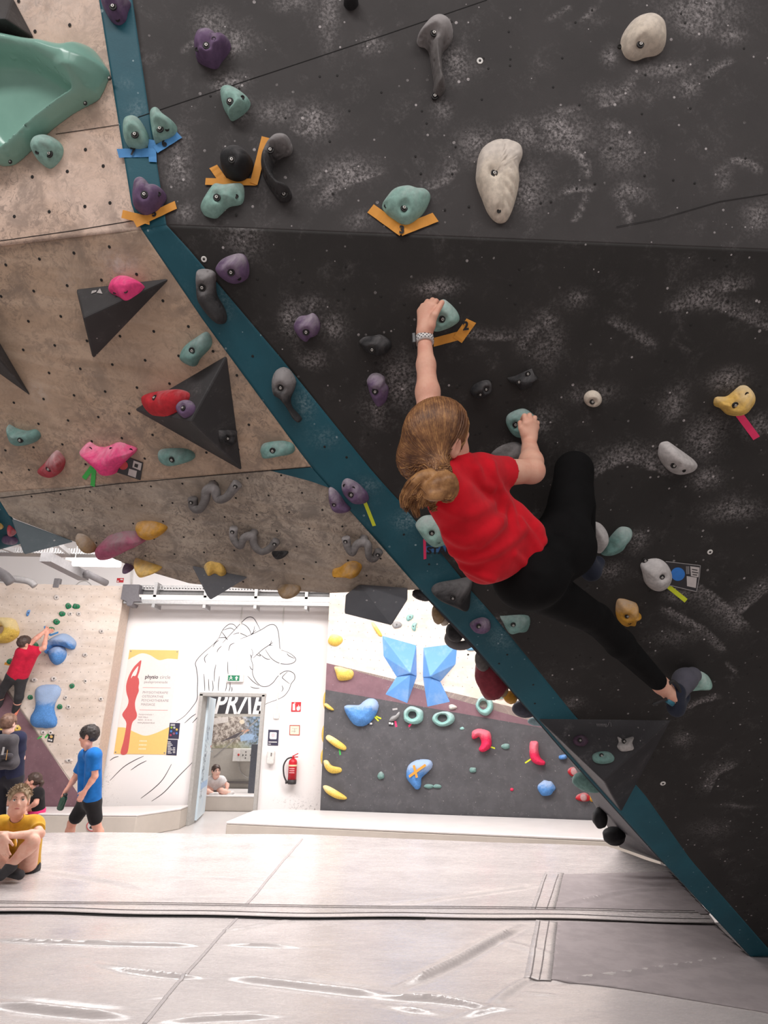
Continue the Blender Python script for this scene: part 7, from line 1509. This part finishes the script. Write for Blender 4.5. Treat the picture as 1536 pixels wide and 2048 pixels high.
# --- girl in black sitting on the far left mat
T0 = 8.45
J = dict(head=V3(66, 1563, T0), shL=V3(76, 1587, T0 - .12), shR=V3(66, 1587, T0 + .14), elL=V3(72, 1606, T0 - .2), elR=V3(58, 1606, T0 + .1), wrL=V3(58, 1616, T0 - .2), wrR=V3(50, 1616, T0), hipL=V3(76, 1622, T0 - .08), hipR=V3(72, 1622, T0 + .1), knL=V3(44, 1612, T0 - .16), knR=V3(42, 1610, T0 + .1), anL=V3(50, 1630, T0 - .25), anR=V3(40, 1630, T0), toeL=V3(40, 1633, T0 - .28), toeR=V3(30, 1633, T0))
J['hip'] = (J['hipL'] + J['hipR']) / 2
def tail_hair(H, P, M, s): short_hair(H, P, M, s, .012); H.chain([P(0, -.10, .03), P(0, -.13, .0), P(0, -.125, -.07), P(0, -.11, -.13)], [.022, .026, .022, .010], .015)
gb = figure('girl in a black T-shirt sitting in profile on the far left mat', J, (-1, -.25, .1), Z_, SK2, hair_mat('hair_brown_dark', (62, 48, 44), (88, 70, 62)), cloth('cloth_black', (40, 38, 40)), cloth('cloth_pink', (236, 70, 130)), .009, .92, .6, .9, tail_hair, cloth('shoe_dark_grey', (66, 64, 66)), True, None, None, None)
# --- woman in white in the next room
T0 = 11.25
J = dict(head=V3(432, 1543, T0), shL=V3(444, 1561, T0 + .02), shR=V3(420, 1561, T0 + .02), elL=V3(455, 1570, T0), elR=V3(416, 1572, T0), wrL=V3(453, 1582, T0 - .1), wrR=V3(415, 1580, T0 - .1), hipL=V3(438, 1580, T0 + .1), hipR=V3(426, 1580, T0 + .1), knL=V3(446, 1583, T0 - .22), knR=V3(412, 1582, T0 - .2), anL=V3(458, 1586, T0 - .2), anR=V3(424, 1587, T0 - .3), toeL=V3(465, 1585, T0 - .15), toeR=V3(434, 1588, T0 - .3))
J['hip'] = (J['hipL'] + J['hipR']) / 2
wb = figure('woman in a white T-shirt sitting on the mat beyond the doorway', J, (.55, -.8, 0), Z_, SK3, hair_mat('hair_brown_dark', (62, 48, 44), (88, 70, 62)), cloth('cloth_white', (226, 222, 222)), cloth('cloth_black', (40, 38, 40)), .010, .95, .6, .35, tail_hair, cloth('sock_white', (220, 214, 212)), True, None, None, None)

# --- the climber in the foreground
cl = empty('person', V3(1010, 1060, 1.75)); tag(cl, 'girl in a red T-shirt and black leggings hanging on the overhanging dark wall', 'person')
SKC = skin_mat('skin_climber', (222, 172, 150))
hL, hR = V3(1048, 1158, 1.78), V3(1122, 1088, 1.84); kL, kR = V3(1192, 1238, 2.04), V3(1148, 940, 1.97); aL, aR = V3(1322, 1370, 2.31), V3(1172, 1118, 2.07)
sL, sR = V3(862, 958, 1.585), V3(962, 948, 1.66); eL, eR = V3(858, 826, 1.69), V3(1064, 942, 1.77); wL, wR = V3(849, 680, 1.765), V3(1058, 882, 1.915)
hc = V3(876, 883, 1.590); hf = unit(.80 * CR + .66 * FWD + .08 * CU); hu = unit(CU * .93 - FWD * .30 + CR * .10)
B_ = Sdf(); B_.cone(sL, sR, .036, .036, .03); sm, hm2 = (sL + sR) / 2, (hL + hR) / 2
B_.cone(V3(890, 965, 1.60), V3(1030, 1110, 1.76), .05, .05, .03)
B_.cone(V3(900, 945, 1.60), hc - hu * .07, .036, .040, .03); head_sdf(B_, hc, hf, hu, .92)
B_.chain([sL, eL, eL * .72 + wL * .28, eL * .35 + wL * .65, wL], [.043, .034, .0325, .0255, .0205], .018)
B_.chain([sR, eR, eR * .7 + wR * .3, wR], [.042, .035, .034, .0215], .018)
B_.chain([hL, kL, kL * .68 + aL * .32, aL, V3(1345, 1392, 2.33)], [.075, .048, .046, .031, .030], .02)
def grip(w, mcp, pip, tip, thumb, rad=.0085):
    for m_, p_, t_ in zip(mcp, pip, tip):
        m_, p_, t_ = V3(*m_), V3(*p_), V3(*t_); B_.cone(w, m_, .0175, .0110, .014); B_.cone(m_, p_, rad * 1.08, rad, .004); B_.cone(p_, t_, rad, rad * .82, .003)
    a, b, c = (V3(*q) for q in thumb); B_.cone(w, a, .018, .014, .012); B_.cone(a, b, .0125, .0105, .008); B_.cone(b, c, .0105, .0080, .003)
grip(V3(849, 664, 1.765), [(866, 613, 1.757), (857, 610, 1.765), (848, 614, 1.775), (841, 623, 1.785)], [(872, 603, 1.775), (865, 601, 1.79), (855, 604, 1.80), (846, 612, 1.805)], [(878, 607, 1.80), (873, 606, 1.815), (864, 610, 1.82), (854, 618, 1.82)], [(861, 651, 1.75), (869, 630, 1.74), (884, 605, 1.755)])
grip(V3(1059, 874, 1.91), [(1051, 848, 1.895), (1060, 844, 1.90), (1067, 847, 1.91), (1072, 855, 1.92)], [(1049, 832, 1.91), (1059, 831, 1.92), (1069, 836, 1.93), (1074, 846, 1.94)], [(1044, 838, 1.935), (1053, 836, 1.945), (1063, 840, 1.95), (1069, 850, 1.95)], [(1050, 866, 1.90), (1043, 856, 1.90), (1040, 845, 1.915)])
B_.build('body', .0037, SKC, cl)
# T-shirt
T = Sdf(); dR = unit(eR - sR); dLf = unit(eL - sL)
T.ops += [('s', sR, V3(1013, 943, 1.712), unit(V3(1013, 943, 1.712) - V3(975, 938, 1.66)), .052, .0450, .03), ('s', sL, sL * .6 + eL * .4, dLf, .050, .046, .03)]
T._b(sR, .12); T._b(sL, .12); T._b(V3(1013, 943, 1.71), .07)
T.cone(V3(884, 966, 1.545), V3(958, 1100, 1.665), .050, .056, .03); T.cone(V3(950, 962, 1.64), V3(1036, 1062, 1.76), .046, .054, .03); T.cone(V3(905, 1000, 1.585), V3(980, 1095, 1.69), .066, .082, .03)
T.cone(V3(925, 1070, 1.64), V3(958, 1125, 1.68), .048, .046, .03); T.cone(V3(1010, 1070, 1.715), V3(1044, 1100, 1.745), .070, .066, .03); T.cone(V3(1030, 1030, 1.72), V3(1070, 1062, 1.725), .034, .030, .02); T.cone(V3(1062, 1062, 1.715), V3(1078, 1082, 1.715), .034, .026, .012)
T.cone(V3(905, 945, 1.60), V3(958, 944, 1.64), .042, .042, .03); T.cone(sL, sR, .050, .050, .02); T.cone(V3(878, 950, 1.57), V3(918, 932, 1.605), .046, .040, .03)
T.cone(V3(970, 1130, 1.68), V3(1035, 1122, 1.73), .050, .044, .03)
n_h = unit(V3(1012, 1160, 1.74) - V3(965, 1080, 1.665)); T.plane(V3(1010, 1150, 1.70), n_h, .004)
fq = lambda *pts: [V3(*p) for p in pts]
def uv_(p):
    d = np.asarray(p) - CAM; z = d @ FWD; return 768 + FPX * (d @ CR) / z, 1024 - FPX * (d @ CU) / z
def onto(S, u, v, t=1.2):
    """the point of a shape's surface that shows at a picture point"""
    for _ in range(40):
        d = S(at(u, v, t)[None])[0]
        if d < .001 or t > 2.6: break
        t += d * .9
    return at(u, v, min(t, 2.2))
T0_ = Sdf(); T0_.ops = list(T.ops)
for pts, w, a in ((fq((893, 1068, 1.54), (930, 1085, 1.55), (975, 1065, 1.57), (1005, 1040, 1.60)), .014, .012), (fq((905, 1105, 1.57), (945, 1118, 1.58), (1000, 1098, 1.60), (1045, 1060, 1.65)), .013, .010), (fq((925, 1135, 1.60), (958, 1150, 1.60), (985, 1160, 1.62)), .010, .010), (fq((1000, 975, 1.60), (1020, 1010, 1.62), (1030, 1060, 1.66)), .011, .010),
                  (fq((955, 940, 1.56), (965, 965, 1.57), (985, 975, 1.60)), .011, .009), (fq((985, 925, 1.6), (990, 950, 1.61), (1000, 972, 1.64)), .010, .007), (fq((1010, 1000, 1.62), (1000, 1050, 1.62), (960, 1090, 1.60)), .010, .007), (fq((1040, 1040, 1.66), (1065, 1075, 1.69), (1080, 1100, 1.72)), .010, .009), (fq((880, 1010, 1.50), (930, 1030, 1.52), (985, 1010, 1.57)), .013, .006), (fq((1030, 1110, 1.66), (1050, 1128, 1.69)), .009, .008)): T.ridge([onto(T0_, *uv_(p)) for p in catmull(np.array(pts), 3, False)], w * 1.1, a * 1.5)
T.wave(16, .003, 2)
RED = cloth('cloth_red', (206, 22, 38)); T.build('t_shirt', .0042, RED, cl)
# leggings
Q = Sdf(); Q.chain([hL, kL, kL * .66 + aL * .34, aL * .93 + kL * .07], [.082, .052, .0495, .036], .02); Q.chain([hR, V3(1142, 1000, 1.93), kR], [.082, .066, .062], .02); Q.chain([kR, kR * .6 + aR * .4, aR], [.058, .052, .034], .01)
Q.cone(hL, hR, .086, .086, .04); Q.ell(V3(1078, 1150, 1.73), (.085, .085, .085), None, .04); Q.ell(V3(1134, 1098, 1.82), (.080, .085, .085), None, .04); Q.cone(V3(1000, 1060, 1.76), V3(1070, 1120, 1.82), .07, .08, .05)
Q.plane(V3(975, 1085, 1.70), -n_h, .01); Q.plane(aL * .95 + kL * .05, unit(aL - kL), .0)
for pts, w, a in ((fq((1060, 1140, 1.64), (1110, 1150, 1.68), (1160, 1150, 1.74)), .014, .006), (fq((1110, 1060, 1.74), (1140, 1075, 1.76), (1170, 1060, 1.82)), .012, .006), (fq((1160, 1215, 1.94), (1185, 1225, 1.97), (1205, 1215, 2.0)), .01, .005)): Q.ridge(pts, w, a)
LEG = cloth('cloth_leggings_black', (15, 14, 15), .3); LEG.node_tree.nodes['Principled BSDF'].inputs['Sheen Weight'].default_value = 0; Q.build('leggings', .005, LEG, cl)
# climbing shoes
SHM = cloth('shoe_slate', (84, 82, 92)); SHN = cloth('shoe_navy', (40, 44, 58)); SHT = plain('shoe_teal', (40, 104, 124), .5)
X = Sdf(); X.cone(V3(1352, 1388, 2.335), V3(1372, 1358, 2.40), .036, .040, .02); X.cone(V3(1368, 1360, 2.39), V3(1386, 1350, 2.43), .042, .032, .02); X.build('shoe', .0042, SHM, cl)
X = Sdf(); X.cone(V3(1352, 1384, 2.33), V3(1352, 1418, 2.35), .036, .030, .02); X.cone(V3(1352, 1412, 2.35), V3(1362, 1392, 2.38), .030, .034, .02); h_ = X.build('shoe_heel', .0042, SHN, cl)
MB().tube(catmull(fq((1334, 1372, 2.29), (1346, 1362, 2.28), (1357, 1375, 2.29), (1360, 1392, 2.31), (1350, 1404, 2.31)), 5, False) - np.array(cl.location), .0065, 8).build('shoe_strap', plain('strap_black', (36, 34, 36), .7), cl, None, True)
MB().tube(np.array(fq((1333, 1398, 2.30), (1320, 1403, 2.29), (1306, 1409, 2.28))) - np.array(cl.location), .006, 8).build('pull_loop', MATS['strap_black'], cl, None, True); MB().tube(np.array(fq((1334, 1400, 2.31), (1346, 1408, 2.31))) - np.array(cl.location), .011, 8).build('teal_patch', SHT, cl, None, True)
X = Sdf(); X.cone(V3(1172, 1120, 2.07), V3(1182, 1142, 2.10), .036, .032, .02); X.cone(V3(1182, 1142, 2.10), V3(1196, 1125, 2.13), .032, .024, .02); X.build('shoe', .005, SHN, cl)
# hair: a cap, combed strands over it and a loose pony tail
HR = hair_mat('hair_auburn', (84, 52, 34), (140, 96, 62)); HR2 = hair_mat('hair_blond', (116, 76, 44), (180, 132, 84))
hr = np.cross(hf, hu); Mh = np.stack([hr, hf, hu]); hcc = hc - hf * .010 + hu * .026; Rh = np.array([.0755, .096, .090])
tie = V3(882, 946, 1.50)
H_ = Sdf(); H_.ell(hcc, Rh, Mh, .01); H_.ell(hc + hf * .096 - hu * .006, (.120, .082, .090), Mh, .010, True); H_.ell(hc + hf * .055 - hu * .10, (.10, .055, .06), Mh, .02, True); H_.ell(hc - hf * .02 - hu * .055 - hr * .03, (.055, .065, .055), Mh, .03)
H_.ell(hc + hr * .082 + hf * .005 - hu * .012, (.018, .020, .030), Mh, .008, True); H_.cone(hc - hf * .050 - hu * .045, tie, .062, .026, .03); H_.build('hair', .0045, HR, cl); cap = [c for c in cl.children if c.name.startswith('hair')][0]
dE = unit(np.array([.97, .02, -.30])); rs = np.random.default_rng(12); dT = unit(Mh @ (tie - hcc) / Rh)
def strands(n, name, m, mk, wrap=None):
    mb = MB(); L_ = [mk(rs) for k in range(n)]; A_ = np.concatenate([p for p, r in L_])
    if wrap is not None:                       # lay the strands on the cap
        for _ in range(3):
            d = wrap(A_); g = np.stack([wrap(A_ + e * .002) - d for e in np.eye(3)], 1); g /= np.linalg.norm(g, axis=1)[:, None] + 1e-9; A_ = A_ - g * (d - .0012)[:, None]
    i = 0
    for p, r in L_:
        mb.tube(A_[i:i + len(p)] - np.array(cl.location), r, 4, False); i += len(p)
    return mb.build(name, m, cap, None, True)
def mk_cap(rs):
    while True:
        d = unit(rs.normal(size=3))
        if d[2] > -.55 and not (d[1] > .12 and d[2] < .50) and d @ dT < .93 and max(unit(d * (1 - q) + dT * q) @ dE for q in np.linspace(0, 1, 9)) < .955: break
    t = np.linspace(0, 1, 13)[:, None]; w = math.acos(np.clip(d @ dT, -1, 1)); D = (np.sin((1 - t) * w) * d + np.sin(t * w) * dT) / math.sin(w)
    wob = rs.normal(size=3) * .03; D = D + wob * np.sin(t * math.pi * rs.uniform(1, 2.2)); f = rs.uniform(1.0, 1.05)
    P_ = hcc + (D / np.linalg.norm(D, axis=1)[:, None] * Rh * f) @ Mh; tt = t ** 6; P_ = P_ * (1 - tt) + (tie + rs.normal(size=3) * .008) * tt
    return P_, np.linspace(.0016, .0026, 13) * rs.uniform(.7, 1.3)
def mk_tail(lo, hi):
    def f(rs):
        e = V3(rs.uniform(*lo), rs.uniform(*hi), 1.50 + rs.uniform(-.05, .07)); t = np.linspace(0, 1, 15)[:, None]; s0 = tie + rs.normal(size=3) * .012
        side = unit(rs.normal(size=3)); mid = (s0 + e) / 2 + rs.normal(size=3) * .022 - CU * .0
        P_ = (1 - t) ** 2 * s0 + 2 * t * (1 - t) * mid + t ** 2 * e; P_ = P_ + side * .010 * np.sin(t * rs.uniform(6, 12) + rs.uniform(0, 6)) * t
        return P_, np.linspace(.0026, .0010, 15) * rs.uniform(.7, 1.3)
    return f
strands(1100, 'hair_strand', HR, mk_cap, H_); strands(420, 'hair_strand', HR2, mk_cap, H_)
LK = [((885, 955), (868, 968), (846, 962), (826, 978), (818, 1000), (812, 1018)), ((880, 952), (858, 975), (838, 985), (828, 1000), (834, 1030)), ((888, 958), (880, 985), (862, 990), (848, 978), (836, 996)), ((890, 956), (896, 976), (888, 1000), (872, 1008)), ((880, 955), (850, 958), (822, 972), (816, 995)),
      ((892, 955), (905, 972), (900, 992), (884, 996)), ((886, 958), (872, 982), (878, 1002), (864, 1016)), ((880, 958), (862, 966), (850, 986), (842, 1012)), ((884, 950), (856, 952), (830, 964), (812, 990), (808, 1012)), ((889, 960), (890, 984), (898, 1004)), ((884, 962), (866, 974), (846, 974), (824, 990)), ((888, 960), (878, 975), (868, 998), (850, 1006))]
TL = Sdf(); paths = []
for k, q in enumerate(LK):
    P_ = catmull(np.array([V3(u, v, 1.505 + .035 * math.sin(k * 2.3) + .012 * math.sin(i_ * 1.7 + k)) for i_, (u, v) in enumerate(q)]), 5, False); P_[0] = tie; paths.append(P_)
    n = len(P_); TL.chain(P_[::2], (.019 - .015 * np.linspace(0, 1, n)[::2] ** 1.6), .006)
TL.wave(120, .0018, 5); TL.build('pony_tail', .0042, HR2, cl)
def mk_lock(rs):
    P_ = paths[rs.integers(len(paths))]; n = len(P_); t = np.linspace(0, 1, n)[:, None]; o = rs.normal(size=3); o = unit(o) * rs.uniform(.010, .021)
    return P_ + o * (np.sin(np.clip(t * 1.6 + .25, 0, 1.57)) * (1 - .55 * t ** 2)) + unit(rs.normal(size=3)) * .004 * np.sin(t * rs.uniform(8, 16) + rs.uniform(0, 6)), np.linspace(.0017, .0008, n) * rs.uniform(.7, 1.3)
strands(520, 'tail_strand', HR2, mk_lock); strands(260, 'tail_strand', HR, mk_lock)
MB().tube([tie + (.022 * math.cos(a)) * CR * .9 + (.022 * math.sin(a)) * unit(CU + FWD * .4) for a in np.linspace(0, 2 * math.pi, 20)] - np.array(cl.location), .006, 8, False).build('hair_band', plain('band_brown', (96, 62, 44), .7), cap, None, True)
# watch on the raised wrist
wa = unit(wL - eL); wc = V3(849, 680, 1.765); wo = empty('wrist_watch', wc); tag(wo, 'wrist watch with perforated white strap on the raised arm', 'watch')
ux = unit(np.cross(wa, FWD)); uy = np.cross(wa, ux); mb = MB(); Rb = .0245; n = 36
for a0 in range(n):
    pass
prof = [(Rb, -.0105), (Rb + .0028, -.0100), (Rb + .0030, 0), (Rb + .0028, .0100), (Rb, .0105)]
MB().lathe(prof, (0, 0, 0), 36, np.stack([ux, uy, wa], 1)).build('strap', plain('strap_white', (214, 208, 206), .5), wo, None, True)
mb = MB()
for i in range(16):
    for j in range(3):
        a = (i + .5 * (j % 2)) / 16 * 2 * math.pi; dd = math.cos(a) * ux + math.sin(a) * uy; tt = -math.sin(a) * ux + math.cos(a) * uy
        mb.lathe([(.0019, 0), (.0019, .0006)], dd * (Rb + .0028) + wa * (.0055 * (j - 1)), 8, np.stack([tt, wa, dd], 1))
mb.build('strap_hole', plain('hole_black', (40, 38, 40), .7), wo)['kind'] = 'stuff'
sd_ = unit(-CR * .95 + FWD * .1); sd_ = unit(sd_ - (sd_ @ wa) * wa); MB().box(sd_ * (Rb + .006), (.012, .036, .036), np.stack([sd_, np.cross(wa, sd_), wa], 1)).build('case', plain('watch_black', (30, 28, 30), .3), wo, None, bevel=.003)
